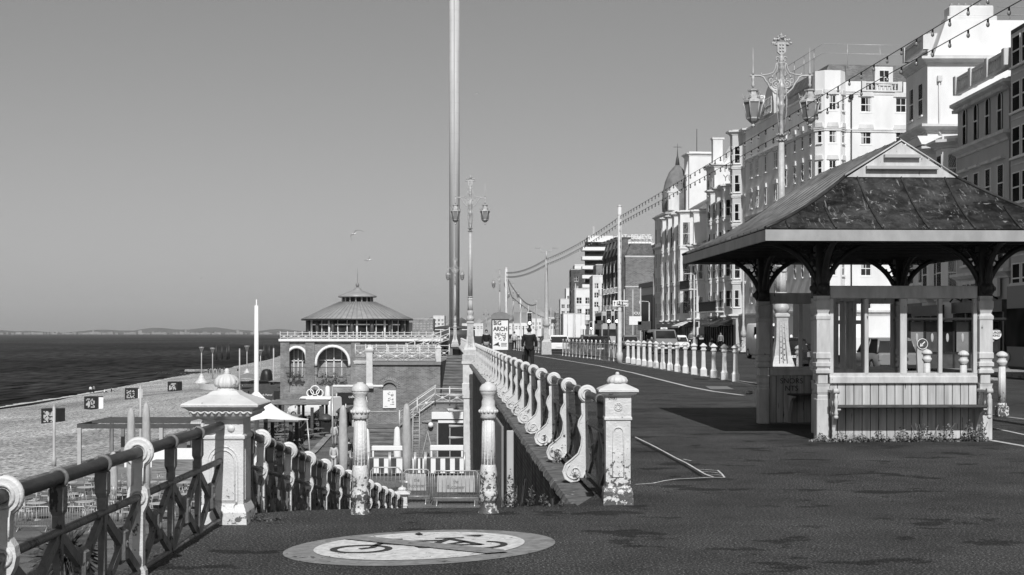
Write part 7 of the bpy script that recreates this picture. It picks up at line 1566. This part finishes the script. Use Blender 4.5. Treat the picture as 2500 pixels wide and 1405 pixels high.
def car(label, loc, rz, m, L_=4.0, W=.86, H=1.5, kind='hatch', plate=None, group='cars on the seafront road', lights=False, lamp=None):
    """nose towards +y"""
    t = thing('car', label, 'car', loc, R(rz), group); h2 = L_ / 2; bl = H * .58; mb = MB()
    loft(mb, [(-h2, sec(W * .86, .35, bl * .92)), (-h2 + .12, sec(W * .97, .24, bl)), (-h2 + .8, sec(W, .2, bl + .03)), (h2 - 1.3, sec(W, .2, bl + .02)), (h2 - .5, sec(W * .97, .2, bl * .88)), (h2 - .08, sec(W * .88, .26, bl * .76)), (h2, sec(W * .8, .32, bl * .66))]); mb.build('body', m, t)
    mb = MB(); y0 = -h2 + (.18 if kind == 'hatch' else .7); y1 = h2 - 1.25
    g_ = lambda w, z, y: (y, [(-w, z - .02), (w, z - .02), (w, z), (-w, z)])
    loft(mb, [(y0, [(-W * .9, bl - .02), (W * .9, bl - .02), (W * .88, bl + .02), (-W * .88, bl + .02)]), (y0 + .22, [(-W * .92, bl - .02), (W * .92, bl - .02), (W * .75, H - .1), (-W * .75, H - .1)]), (y0 + .5, [(-W * .93, bl - .02), (W * .93, bl - .02), (W * .74, H - .04), (-W * .74, H - .04)]), (y1 - .55, [(-W * .93, bl - .02), (W * .93, bl - .02), (W * .73, H - .05), (-W * .73, H - .05)]), (y1 + .25, [(-W * .88, bl - .02), (W * .88, bl - .02), (W * .85, bl), (-W * .85, bl)])], smooth=False); mb.build('windows', M_PANE, t)
    mb = MB(); loft(mb, [(y0 + .18, sec(W * .78, H - .14, H - .06, .03)), (y0 + .5, sec(W * .78, H - .1, H, .04)), (y1 - .6, sec(W * .76, H - .1, H, .04)), (y1 - .3, sec(W * .74, H - .2, H - .12, .03))]); mb.build('roof', m, t)
    mb = MB()
    for s_ in (-1, 1):
        mb.tube([(s_ * W * .9, y0 + .05, bl), (s_ * W * .77, y0 + .25, H - .08)], .05, 5); mb.tube([(s_ * W * .88, y1 + .2, bl), (s_ * W * .76, y1 - .45, H - .06)], .04, 5); mb.tube([(s_ * W * .93, (y0 + y1) / 2, bl), (s_ * W * .76, (y0 + y1) / 2, H - .05)], .035, 5)
    mb.build('pillars', m, t)
    for s_ in (-1, 1):
        MB().bev(s_ * W * .72 - .11, s_ * W * .72 + .11, h2 - .2, h2 - .03, bl * .6, bl * .78, .04).build('headlight', M_LIT if lights else M_FRAME, t); MB().bev(s_ * W * .84 - .08, s_ * W * .84 + .08, -h2 - .01, -h2 + .15, bl * .62, bl * .92, .03).build('rear_light', M_GREY, t)
        MB().ball((s_ * (W + .1), y1 - .05, bl + .06), .09, 8, 5, (1.1, .6, .8)).build('door_mirror', m, t)
    mb = MB(); mb.bev(-W * .6, W * .6, h2 - .06, h2 + .02, .3, bl * .58, .02); mb.bev(-W * .85, W * .85, -h2 - .02, -h2 + .1, .22, .38, .02); mb.build('bumper', M_DARK, t)
    pb = MB().bev(-.26, .26, -h2 - .035, -h2 - .022, .52, .63, .004).build('number_plate', M_WHITE, t); pf = MB().bev(-.26, .26, h2 + .022, h2 + .035, .36, .47, .004).build('number_plate', M_WHITE, t)
    if plate: text_obj('plate_lettering', plate, .12, M_DARK, pb, (0, -h2 - .037, .573), depth=.002)
    wheels(t, (-W + .08, W - .08), (-h2 + .72, h2 - .78)); return t
def van(label, loc, rz, m, L_=4.9, W=.96, H=1.97, taxi=False, group='vans', lights=False):
    t = thing('van', label, 'van', loc, R(rz), group); h2 = L_ / 2; mb = MB()
    loft(mb, [(-h2, sec(W * .95, .32, H * .97, .1, W * .86)), (-h2 + .15, sec(W, .25, H, .12, W * .88)), (h2 - 1.75, sec(W, .22, H, .12, W * .88)), (h2 - 1.5, sec(W, .22, H * .96, .12, W * .87)), (h2 - .85, sec(W * .98, .22, H * .60, .1, W * .9)), (h2 - .2, sec(W * .92, .24, H * .52, .1, W * .84)), (h2, sec(W * .82, .3, H * .42, .08, W * .78))]); mb.build('body', m, t)
    mb = MB(); mb.add([(-W * .84, h2 - .93, H * .62), (W * .84, h2 - .93, H * .62), (W * .76, h2 - 1.5, H * .93), (-W * .76, h2 - 1.5, H * .93)], [(0, 1, 2, 3)])
    for v_ in mb.v: pass
    mb.v = [(x, y + .03, z + .03) for x, y, z in mb.v]; mb.build('windscreen', M_PANE, t, fixn=False)
    for s_ in (-1, 1):
        mb = MB(); mb.prism([(h2 - 1.1, H * .60), (h2 - 1.6, H * .9), (h2 - 2.25, H * .9), (h2 - 2.3, H * .60)], 'x', s_ * (W + .0) - .02, s_ * (W + .0) + .02); mb.build('side_window', M_PANE, t)
        MB().bev(s_ * W * .72 - .15, s_ * W * .72 + .15, h2 - .2, h2 - .02, H * .36, H * .44, .04).build('headlight', M_LIT if lights else M_FRAME, t); MB().ball((s_ * (W + .14), h2 - 1.15, H * .62), .13, 8, 5, (.8, .6, 1.2)).build('door_mirror', m, t)
        if taxi: MB().prism([(h2 - 2.4, H * .60), (h2 - 2.4, H * .88), (-h2 + .4, H * .88), (-h2 + .4, H * .60)], 'x', s_ * W - .02, s_ * W + .02).build('side_window', M_PANE, t)
    mb = MB(); mb.bev(-W * .6, W * .6, h2 - .05, h2 + .02, H * .3, H * .38, .02); mb.bev(-W * .75, W * .75, h2 - .12, h2 + .03, .3, .42, .02); mb.build('grille', M_DARK, t); MB().bev(-W * .86, W * .86, h2 - .1, h2 + .05, .42, H * .28, .03).build('bumper', M_WHITE if taxi else m, t); MB().bev(-.26, .26, h2 + .052, h2 + .06, .45, .56, .003).build('number_plate', M_WHITE, t)
    if taxi: rs = MB().bev(-.28, .28, h2 - 2.1, h2 - 1.9, H, H + .16, .03).build('roof_sign', M_WHITE, t); text_obj('sign_lettering', 'TAXI', .13, M_DARK, rs, (0, h2 - 1.89, H + .08), rot=(R(90), 0, R(180)), depth=.003)
    wheels(t, (-W + .08, W - .08), (-h2 + .95, h2 - .85), .34); return t
GR = -.12
van('grey taxi van with white bumper and lit roof sign coming towards the camera', (12.1, 114, GR), 183, mat('van_silver', .2, .3, .5), taxi=True, lights=False, H=1.95)
car('dark hatchback parked by the big lamp base seen through the shelter window', (13.15, 69.1, GR), 4, mat('car_black', .015, .2, .6), 3.85, .87, 1.47, plate='E67 RWM')
car('pale estate car just right of the double-arm lamp', (3.75, 118, GR), 3, M_WHITE, 4.2, .88, 1.5); car('dark rounded hatchback behind the white guard railing', (6.15, 102.5, GR), 3, mat('car_black', .015, .2, .6), 4.0, .88, 1.45)
car('silver car in the oncoming lane between the sign pole and the taxi van', (12.4, 150, GR), 183, mat('van_silver', .2, .3, .5), 4.2, .88, 1.45, lights=False); car('dark car in front of the taxi van lane, far away', (10.0, 172, GR), 183, mat('car_black', .015, .2, .6), 4.2, .88, 1.45, lights=True); car('dark car queuing right of the walking man', (2.6, 205, GR), 0, mat('car_black', .015, .2, .6), 4.2, .88, 1.5); car('grey car queuing left of the walking man', (-.6, 190, GR), 0, mat('van_silver', .2, .3, .5), 4.2, .88, 1.5)
van('white panel van parked on the lower promenade beside the brick block', ((767 - 1250) * 134 / F, 134, LOW), 62, M_WHITE, 5.0, 1.0, 2.1)
van('white van with dark windows parked beyond the hatchback', (16.6, 92, GR), 182, M_WHITE, 5.2, 1.0, 2.3)
# box lorry
def lorry(label, loc, rz, W=1.25, H=3.85, L_=7, m=None, cab=True):
    t = thing('box_lorry', label, 'lorry', loc, R(rz)); mb = MB(); mb.bev(-W, W, -L_ / 2, L_ / 2 - 2, 1.05, H, .04); mb.build('box_body', m or M_LGREY, t)
    for s_ in (-1, 1): MB().bev(s_ * W * .49 - W * .46, s_ * W * .49 + W * .46, -L_ / 2 - .04, -L_ / 2 - .005, 1.18, H - .12, .01).build('rear_door', M_WHITE, t)
    mb = MB(); [mb.tube([(x, -L_ / 2 - .07, 1.15), (x, -L_ / 2 - .07, H - .15)], .025, 5) for x in (-.75, -.12, .12, .75)]; mb.build('locking_bars', M_GALV, t)
    mb = MB(); mb.box(-W * .9, W * .9, -L_ / 2 + .1, L_ / 2 - .3, .75, 1.04); mb.bev(-W * .95, W * .95, -L_ / 2 - .03, -L_ / 2 + .1, .45, .6, .02); mb.box(-.5, .5, -L_ / 2 - .02, -L_ / 2 + .05, .62, .76); mb.build('chassis', M_DARK, t)
    mb = MB(); loft(mb, [(L_ / 2 - 1.9, sec(W * .95, .5, H * .72)), (L_ / 2 - .6, sec(W * .95, .5, H * .72)), (L_ / 2 - .1, sec(W * .92, .5, H * .45)), (L_ / 2, sec(W * .9, .5, H * .4))]); mb.build('cab', M_WHITE, t); mb = MB(); mb.box(-W * .85, W * .85, L_ / 2 - .42, L_ / 2 - .38, H * .45, H * .66); mb.build('windscreen', M_PANE, t)
    wheels(t, (-W + .15, W - .15), (-L_ / 2 + 1.4, L_ / 2 - 1.2), .45); return t
lorry('white box lorry with closed rear doors waiting in the road', (6.85, 158 + 3.5, GR), 1, 1.25, 3.85)
lorry('white lorry cab with curtain side seen through the left window of the shelter', (17.8, 80, GR), 182, 1.2, 3.6, 7, M_GREY)
def bus(label, loc, rz, m, lights=False, name='bus', H=4.2):
    t = thing(name, label, 'bus', loc, R(rz)); mb = MB(); mb.bev(-1.25, 1.25, -5, 5, .35, H, .12); mb.build('body', m, t); W = 1.255
    rows_ = ((1.3, 2.1), (2.8, 3.7)) if H > 3.6 else ((1.2, 2.6),)
    for (a, b_) in rows_:
        MB().bev(-1.1, 1.1, 5.0, 5.03, a, b_, .01).build('windscreen', M_PANE, t)
        for s_ in (-1, 1):
            for k in range(6): MB().box(s_ * W - .01, s_ * W + .01, -4.7 + 1.58 * k, -3.3 + 1.58 * k, a, b_).build('side_window', M_PANE, t)
    for s_ in (-1, 1): MB().disc((s_ * .95, 5.03, .8), .16, 'y', .04).build('headlight', M_LIT if lights else M_FRAME, t)
    wheels(t, (-1.1, 1.1), (-3, 3.2), .48); return t
bus('white bus with glaring headlamp behind the traffic lights', (11.8, 174, GR), 181, M_LGREY, True); bs = bus('dark bus standing at the right edge of the photo', (23.45, 51.9, GR), 90, mat('bus_dark', .09, .4, .4), H=3.55)
text_obj('route_number', '10', .7, M_LGREY, bs, (-1.3, 4.6, 2.1), rot=(R(90), 0, -R(90)), depth=.004)

# ------------------------------------------------------------------ street things
def guard(label, ya, yb, n, off=-.2):
    t = thing('guard_railing', label, 'railing', (kerb_x(ya) + off, ya, 0), 0, 'white guard railings along the kerb'); ox, oy = t.location.x, t.location.y; ys = [lerp(ya, yb, i / n) for i in range(n + 1)]; P_ = lambda y, z: (kerb_x(y) + off - ox, y - oy, z)
    for z in (.2, .95): MB().tube([P_(y, z) for y in ys], .02, 5).build('rail', M_IRONW, t)
    def gp(): mb = MB(); mb.sqlathe([(.06, 0), (.05, .05), (.035, .12), (.03, 1.0), (.05, 1.04), (.06, 1.07), (.01, 1.16)]); return mb
    def gi():
        mb = MB(); mb.torus((0, 0, .62), .11, .016, 'x', 12, 5); mb.torus((0, .14, .45), .09, .014, 'x', 12, 5); mb.tube([(0, .3, .22), (0, 0, .93)], .014, 4); mb.tube([(0, -.3, .22), (0, 0, .93)], .014, 4); mb.tube([(0, 0, .2), (0, 0, .95)], .016, 4); return mb
    for y in ys: inst('gpost', gp, M_IRONW, t, P_(y, 0), 'post')
    for a, b in zip(ys, ys[1:]):
        for q in (.33, .67): y = lerp(a, b, q); inst('ginf', gi, M_IRONW, t, P_(y, 0), 'infill_panel')
guard('white guard railing in front of the dark rounded hatchback', 77.5, 98, 14); guard('white guard railing either side of the walking man', 104, 128, 14)
def signal(label, loc, h=2.97, s=1.0, group='traffic signals'):
    t = thing('traffic_signal', label, 'traffic light', loc, 0, group); MB().cyl((0, .12, 0), (0, .12, h + .1), .06, n=10).build('pole', M_DGREY, t); MB().bev(-.17, .17, -.02, .0, h - .86, h + .02, .01).build('backing_board', M_WHITE, t); hd = MB().bev(-.14, .14, -.14, -.021, h - .82, h - .02, .02).build('signal_head', M_DARK, t)
    for k in range(3):
        z = h - .16 - .26 * k; mb = MB(); mb.lathe([(.11, 0), (.11, .1)], n=14); o = MB().tube([(-.105, -.16, z), (-.105 * .7, -.2, z + .075), (0, -.22, z + .11), (.105 * .7, -.2, z + .075), (.105, -.16, z)], .012, 4).build('hood', M_DARK, t); MB().disc((0, -.15, z), .095, 'y', .02).build('lamp', M_LIT if k == 2 else M_DGREY, t)
    return t
signal('left one of the pair of traffic signals beside the sign pole', (5.98, 88, 0)); signal('traffic signal just left of the tall sign pole', (6.49, 88.1, 0)); signal('traffic signal above the head of the walking man', (1.16, 94, 0), 2.9); signal('small distant traffic signal right of the lorry', ((1443 - 1250) * 150 / F, 150, 0), 2.7)
t = thing('advertising_panel', 'free-standing advertising panel reading BIG ARCH with a domed header', 'advertising panel', ((1221.5 - 1250) * 96 / F, 96, 0)); W = .6
MB().bev(-W, W, -.1, .1, .35, 2.5, .02).build('panel', M_DGREY, t); MB().bev(-W * .8, W * .8, -.09, .09, 0, .35, .01).build('foot', M_DGREY, t); MB().box(-W + .08, W - .08, -.115, -.102, .42, 2.4).build('poster', M_WHITE, t)
mb = MB(); mb.prism([(-W - .02, 2.5), (W + .02, 2.5), (W + .02, 2.75), (W * .7, 2.92), (0, 3.0), (-W * .7, 2.92), (-W - .02, 2.75)], 'y', -.12, .12); mb.build('header', M_GREY, t)
text_obj('poster_lettering', 'BIG\nARCH', .4, M_DARK, t, (-.47, -.12, 2.02), depth=.003, bold=.012, align='LEFT', sx=.88)
mb = MB(); r8 = random.Random(5)
for k in range(60): mb.ball((r8.uniform(-.36, .36), -.118, r8.uniform(1.05, 1.55)), r8.uniform(.02, .07), 6, 3, (1, .1, .7))
mb.build('poster_picture', M_GREY, t); mb = MB(); mb.prism([(-.5, .72), (-.1, .95), (-.1, .78), (-.02, .7), (-.1, .62), (-.1, .7)], 'y', -.121, -.117); mb.box(.05, .45, -.121, -.117, .84, .88); mb.box(.05, .42, -.121, -.117, .75, .79); mb.box(.05, .45, -.121, -.117, .66, .70); mb.build('poster_arrow', M_DARK, t)
# keep-left bollard
t = thing('keep_left_bollard', 'rounded traffic bollard with a round arrow sign seen through the shelter', 'traffic bollard', ((2250 - 1250) * 55 / F, 55, GR)); mb = MB(); mb.prism([(-.16, 0), (.16, 0), (.2, .9), (.17, 1.25), (0, 1.36), (-.17, 1.25), (-.2, .9)], 'y', -.08, .08); mb.build('body', M_LGREY, t); MB().disc((0, -.1, 1.27), .21, 'y', .03, 24).build('sign_face', M_DGREY, t); MB().torus((0, -.12, 1.27), .2, .015, 'y', 24, 5).build('sign_rim', M_WHITE, t); mb = MB(); M = Matrix.Translation((0, -.12, 1.27)) @ Matrix.Rotation(R(45), 4, 'Y'); mb.box(-.02, .02, -.006, .0, -.06, .13, M); mb.prism([(-.075, -.03), (.075, -.03), (0, -.14)], 'y', -.006, .0, M); mb.build('arrow', M_WHITE, t)
isl = MB(); isl.bev(14.6, 17.2, 50, 66, -.13, 0.0, .04); tag(isl.build('traffic_island', M_CONC), kind='structure')
# bus stop with advertising windows
t = thing('bus_stop_shelter', 'long dark bus shelter with advertising panes and a round burger logo', 'bus shelter', (17.4, 62.5, .02)); mb = MB(); mb.bev(0, 4.6, -.6, .9, 2.1, 2.22, .03); mb.build('canopy', M_DARK, t); mb = MB(); [mb.box(x - .04, x + .04, -.04, .04, 0, 2.1) for x in (.05, .72, 1.4, 2.0, 2.7, 3.4, 4.0, 4.55)]; mb.box(0, 4.6, -.03, .03, .62, .7); mb.build('frame', M_DARK, t); MB().box(.05, 4.55, -.02, .02, 0, .62).build('lower_panel', M_DGREY, t)
for k in range(6):
    x = .12 + .67 * k; pn = MB().box(x, x + .55, -.015, .01, .72, 2.05).build('poster_pane', (M_GREY, M_DGREY, M_PANE)[k % 3], t); MB().ball((x + .27, -.02, 1.35), .14, 8, 5, (.5, .1, 1.4)).build('poster_motif', M_LGREY, pn)
MB().disc((3.85, -.07, 1.5), .23, 'y', .03, 24).build('round_sign', M_WHITE, t); text_obj('round_sign_lettering', 'BURGER\nKING', .13, M_DGREY, t, (3.85, -.09, 1.5), depth=.002, bold=.004)
# slim street lamps on the far pavement, bins, bike
def slim(label, px, top, base, Y):
    h = (base - top) * Y / F; t = thing('street_light', label, 'street lamp', ((px - 1250) * Y / F, Y, 0), 0, 'slim street lights on the far pavement'); mb = MB(); mb.sqlathe([(.3, 0), (.16, .6), (.16, 1.2)]); mb.lathe([(.2, 1.2), (.24, 1.5), (.16, 1.8), (.14, 2.0), (.09, 2.2), (.07, h)], n=12); mb.build('pole', M_LAMPP, t); mb = MB(); mb.tube([(0, 0, h - .05), (-.1, 0, h + .1), (-.6, 0, h + .14)], .05, 6); mb.bev(-1.0, -.5, -.1, .1, h + .08, h + .18, .03); mb.build('lamp_head', M_LAMPP, t)
slim('slim street light in front of the four-bay terrace', 1695, 668, 848, 138); slim('slim street light in front of the balconied house', 1815, 640, 855, 116); slim('slim street light in front of the cinema block', 1585, 735, 843, 158); slim('far slim street light beside the white van queue', 1556, 770, 840, 185)
t = thing('litter_bin', 'round black street bin on the far pavement near the shops', 'bin', (17.0, 128, .02), 0, 'street bins'); MB().lathe([(.33, 0), (.35, 1.0), (.38, 1.02), (.38, 1.15), (.3, 1.35), (.05, 1.42)], n=18).build('body', M_DARK, t); MB().box(-.2, .2, -.385, -.36, .95, 1.1).build('opening', M_LGREY, t)
t = thing('bicycle', 'bicycle leaning by the street light left of the shelter', 'bicycle', (18.6, 114, .02), R(20), None)
for x in (-.5, .5): w = MB().torus((x, 0, .34), .32, .02, 'y', 24, 6).build('wheel', M_TYRE, t); mb = MB(); [mb.tube([(x, 0, .34), (x + .3 * math.cos(a), 0, .34 + .3 * math.sin(a))], .006, 3) for a in [k * .7 for k in range(9)]]; mb.build('spokes', M_GALV, w)
mb = MB(); [mb.tube(p, .018, 5) for p in ([(-.5, 0, .34), (-.15, 0, .8), (.35, 0, .82), (-.05, 0, .34), (-.5, 0, .34)], [(-.05, 0, .34), (-.18, 0, .92)], [(.5, 0, .34), (.33, 0, .95)])]; mb.build('frame', M_GALV, t); MB().tube([(.3, -.25, .98), (.33, 0, .95), (.3, .25, .98)], .014, 5).build('handlebars', M_DARK, t); MB().bev(-.3, -.08, -.06, .06, .92, .97, .02).build('saddle', M_DARK, t)
# more traffic and street clutter down the road
car('pale hatchback parked opposite the bollards, seen through the shelter', (15.9, 61, GR), 3, mat('van_silver', .2, .3, .5), 4.2, .9, 1.5); car('white car parked at the far kerb in front of the terrace', (15.9, 136, GR), 182, M_WHITE, 4.2, .88, 1.45); car('black car parked at the far kerb beyond the white one', (15.3, 152, GR), 182, mat('car_black', .015, .2, .6), 4.2, .88, 1.45); car('grey car following the lorry', (7.3, 136, GR), 2, M_GREY, 4.2, .88, 1.5)
for px, Y, top, lb, wd_ in ((1424, 128, 792, 'blank white sign right of the lorry', .5), (1465, 150, 780, 'dark road sign left of the traffic signals', .6), (1551, 150, 770, 'white banner sign right of the sign pole', 1.3), (1573, 150, 782, 'dark square sign before the cinema block', 1.4), (1462, 180, 786, 'white ribbed sign board behind the traffic signals', 2.4), (1278, 150, 786, 'small white sign left of the walking man', .5), (1352, 190, 778, 'dark sign just right of the double-arm lamp', .7)):
    h = EYE + (812 - top) * Y / F; t = thing('road_sign', lb, 'sign', ((px - 1250) * Y / F, Y, GR), 0, 'road signs along the street'); MB().cyl((0, .05, 0), (0, .05, h), .05, n=8).build('post', M_DGREY, t); MB().bev(-wd_ / 2, wd_ / 2, -.03, .0, h - wd_ * .7, h, .01).build('sign_face', M_DGREY if 'dark' in lb else M_WHITE, t)
for px, Y, h, lb in ((1405, 185, 8, 'thin far pole between the double-arm lamp and the lorry'), (1471, 175, 7, 'thin dark pole above the traffic signals'), (1524, 160, 6.5, 'thin pale pole right of the sign pole'), (1545, 160, 6.5, 'tall thin pole in front of the brick hotel'), (1564, 155, 6.5, 'tall thin pole beside the cinema block'), (1290, 260, 7, 'thin far pole above the walking man'), (1345, 300, 7, 'thin far pole right of the double-arm lamp')):
    pole('street_pole', lb, ((px - 1250) * Y / F, Y, GR), h, .09, .07, group='thin poles along the street', m=M_LGREY if 'dark' not in lb else M_DGREY)
person('pedestrian in dark coat beyond the advertising panel', (-.9, 118, 0), 180, 1.75, M_CLOTHD, M_CLOTHG); person('pedestrian in pale top far along the promenade', (.2, 124, 0), 10, 1.7, M_CLOTHL, M_CLOTHD); person('pedestrian in grey walking past the shops behind the bollards', (17.4, 138, .02), 175, 1.75, M_CLOTHG, M_CLOTHD)
# hanging shop signs, awnings
def awning(label, x, ya, yb, z, m, dp=1.6):
    t = thing('shop_awning', label, 'awning', (x, ya, 0)); mb = MB(); mb.add([(0, 0, z), (0, yb - ya, z), (-dp, yb - ya, z - .6), (-dp, 0, z - .6), (-dp, 0, z - .8), (-dp, yb - ya, z - .8)], [(0, 1, 2, 3), (3, 2, 5, 4), (0, 3, 4)]); mb.build('fabric', m, t); bend(t, yb, ya); t.location = (x * bendk(ya), ya * bendk(ya), 0); [MB().tube([(0, y, z - .7), (-dp, y, z - .6)], .03, 5).build('arm', M_DARK, t) for y in (0, yb - ya)]
awning('dark awning over a shop below the balconied house', 21.4, 144, 150, 3.2, M_DGREY); awning('pale awning over a shop below the four-bay terrace', 21.2, 168, 175, 3.3, M_WALL2); awning('dark awning beside the narrow grey house', 21.4, 137.5, 142.5, 3.1, M_DARK)
# gulls
def gull(label, c, pts_, s_, m1=M_GREY):
    t = thing('seagull', label, 'bird', c, 0, 'seagulls over the beach'); mb = MB(); mb.lathe([(.01, -.22), (.035, -.15), (.06, -.02), (.055, .08), (.03, .15), (.034, .19), (.008, .26)], n=10); o = mb.build('body', M_WHITE, t); o.rotation_euler = (0, R(70), 0); o.scale = (s_,) * 3
    for w in pts_:
        mb = MB(); vs = []; k = len(w)
        for i, (x, z) in enumerate(w): ch = .085 * (1 - (i / (k - 1)) ** 2 * .85); vs += [(x * s_, -ch * s_, z * s_ + .005), (x * s_, ch * s_ * .7, z * s_)]
        mb.add(vs, [(2 * i, 2 * i + 1, 2 * i + 3, 2 * i + 2) for i in range(k - 1)], True); q = mb.build('wing', M_DGREY, t, fixn=False); q.modifiers.new('t', 'SOLIDIFY').thickness = .012
gull('gull with raised bent wings gliding above the pavilion', P(863, 572, 110), [[(0, 0), (.2, .28), (.42, .3), (.8, .18)], [(0, 0), (-.16, -.04), (-.22, -.14), (-.16, -.5)]], 1.0)
gull('smaller gull with one wing up, right above the pavilion', P(899, 636, 110), [[(0, 0), (.08, .15), (.14, .34)], [(0, 0), (-.14, .0), (-.32, -.0)]], 1.0)
gull('tiny distant gull over the sea, left of the mast', P(491, 680, 200), [[(0, 0), (.12, .1), (.3, .06)], [(0, 0), (-.12, .1), (-.3, .06)]], .9)
gull('tiny gull right of the tower', P(1164, 229, 160), [[(0, 0), (.12, .1), (.3, .06)], [(0, 0), (-.12, .1), (-.3, .06)]], .7)
# hanging signs and conduit on the retaining wall by the barriers
t = thing('wall_lights', 'row of pale spade-shaped lamps fixed to the white pier', 'wall lights', (-2.55, 74.4, LOW)); 
for z in (2.6, 3.2, 4.0, 4.8): o_ = MB().tube([(0, 0, z), (-.75, -.1, z)], [.04, .09], 6).build('lamp_arm', M_LGREY, t)
t = thing('sign_lamp', 'flat pale lamp arm crossing in front of the poster', 'lamp', (-9.0, 84, LOW)); MB().bev(-1.6, 1.4, -.06, .06, 4.85, 5.0, .04).build('blade', M_WALL2, t); MB().cyl((-1.6, 0, 0), (-1.6, 0, 4.9), .05, n=8).build('post', M_GALV, t)
# crumpled can on the bench
t = thing('drinks_can', 'small shiny can lying on the left bench of the shelter', 'can', (4.1, 24.6, .56)); o = MB().lathe([(.02, -.06), (.033, -.05), (.033, .05), (.02, .06)], n=12).build('can_body', M_GALV, t); o.rotation_euler = (0, R(90), 0)

# ------------------------------------------------------------------ sea air: far things fade
hz = MB().box(-7000, 6000, -60, 13000, -16, 260).build('haze', bpy.data.materials.new('sea_haze')); hz['kind'] = 'stuff'
m = hz.data.materials[0]; m.use_nodes = True; m.node_tree.nodes.clear(); v_ = m.node_tree.nodes.new('ShaderNodeVolumePrincipled'); ou = m.node_tree.nodes.new('ShaderNodeOutputMaterial'); v_.inputs['Color'].default_value = (.9, .9, .9, 1); v_.inputs['Density'].default_value = 0.00005; v_.inputs['Anisotropy'].default_value = .0
m.node_tree.links.new(v_.outputs[0], ou.inputs['Volume']); m.cycles.homogeneous_volume = True if hasattr(m.cycles, 'homogeneous_volume') else None
S.cycles.volume_bounces = 0
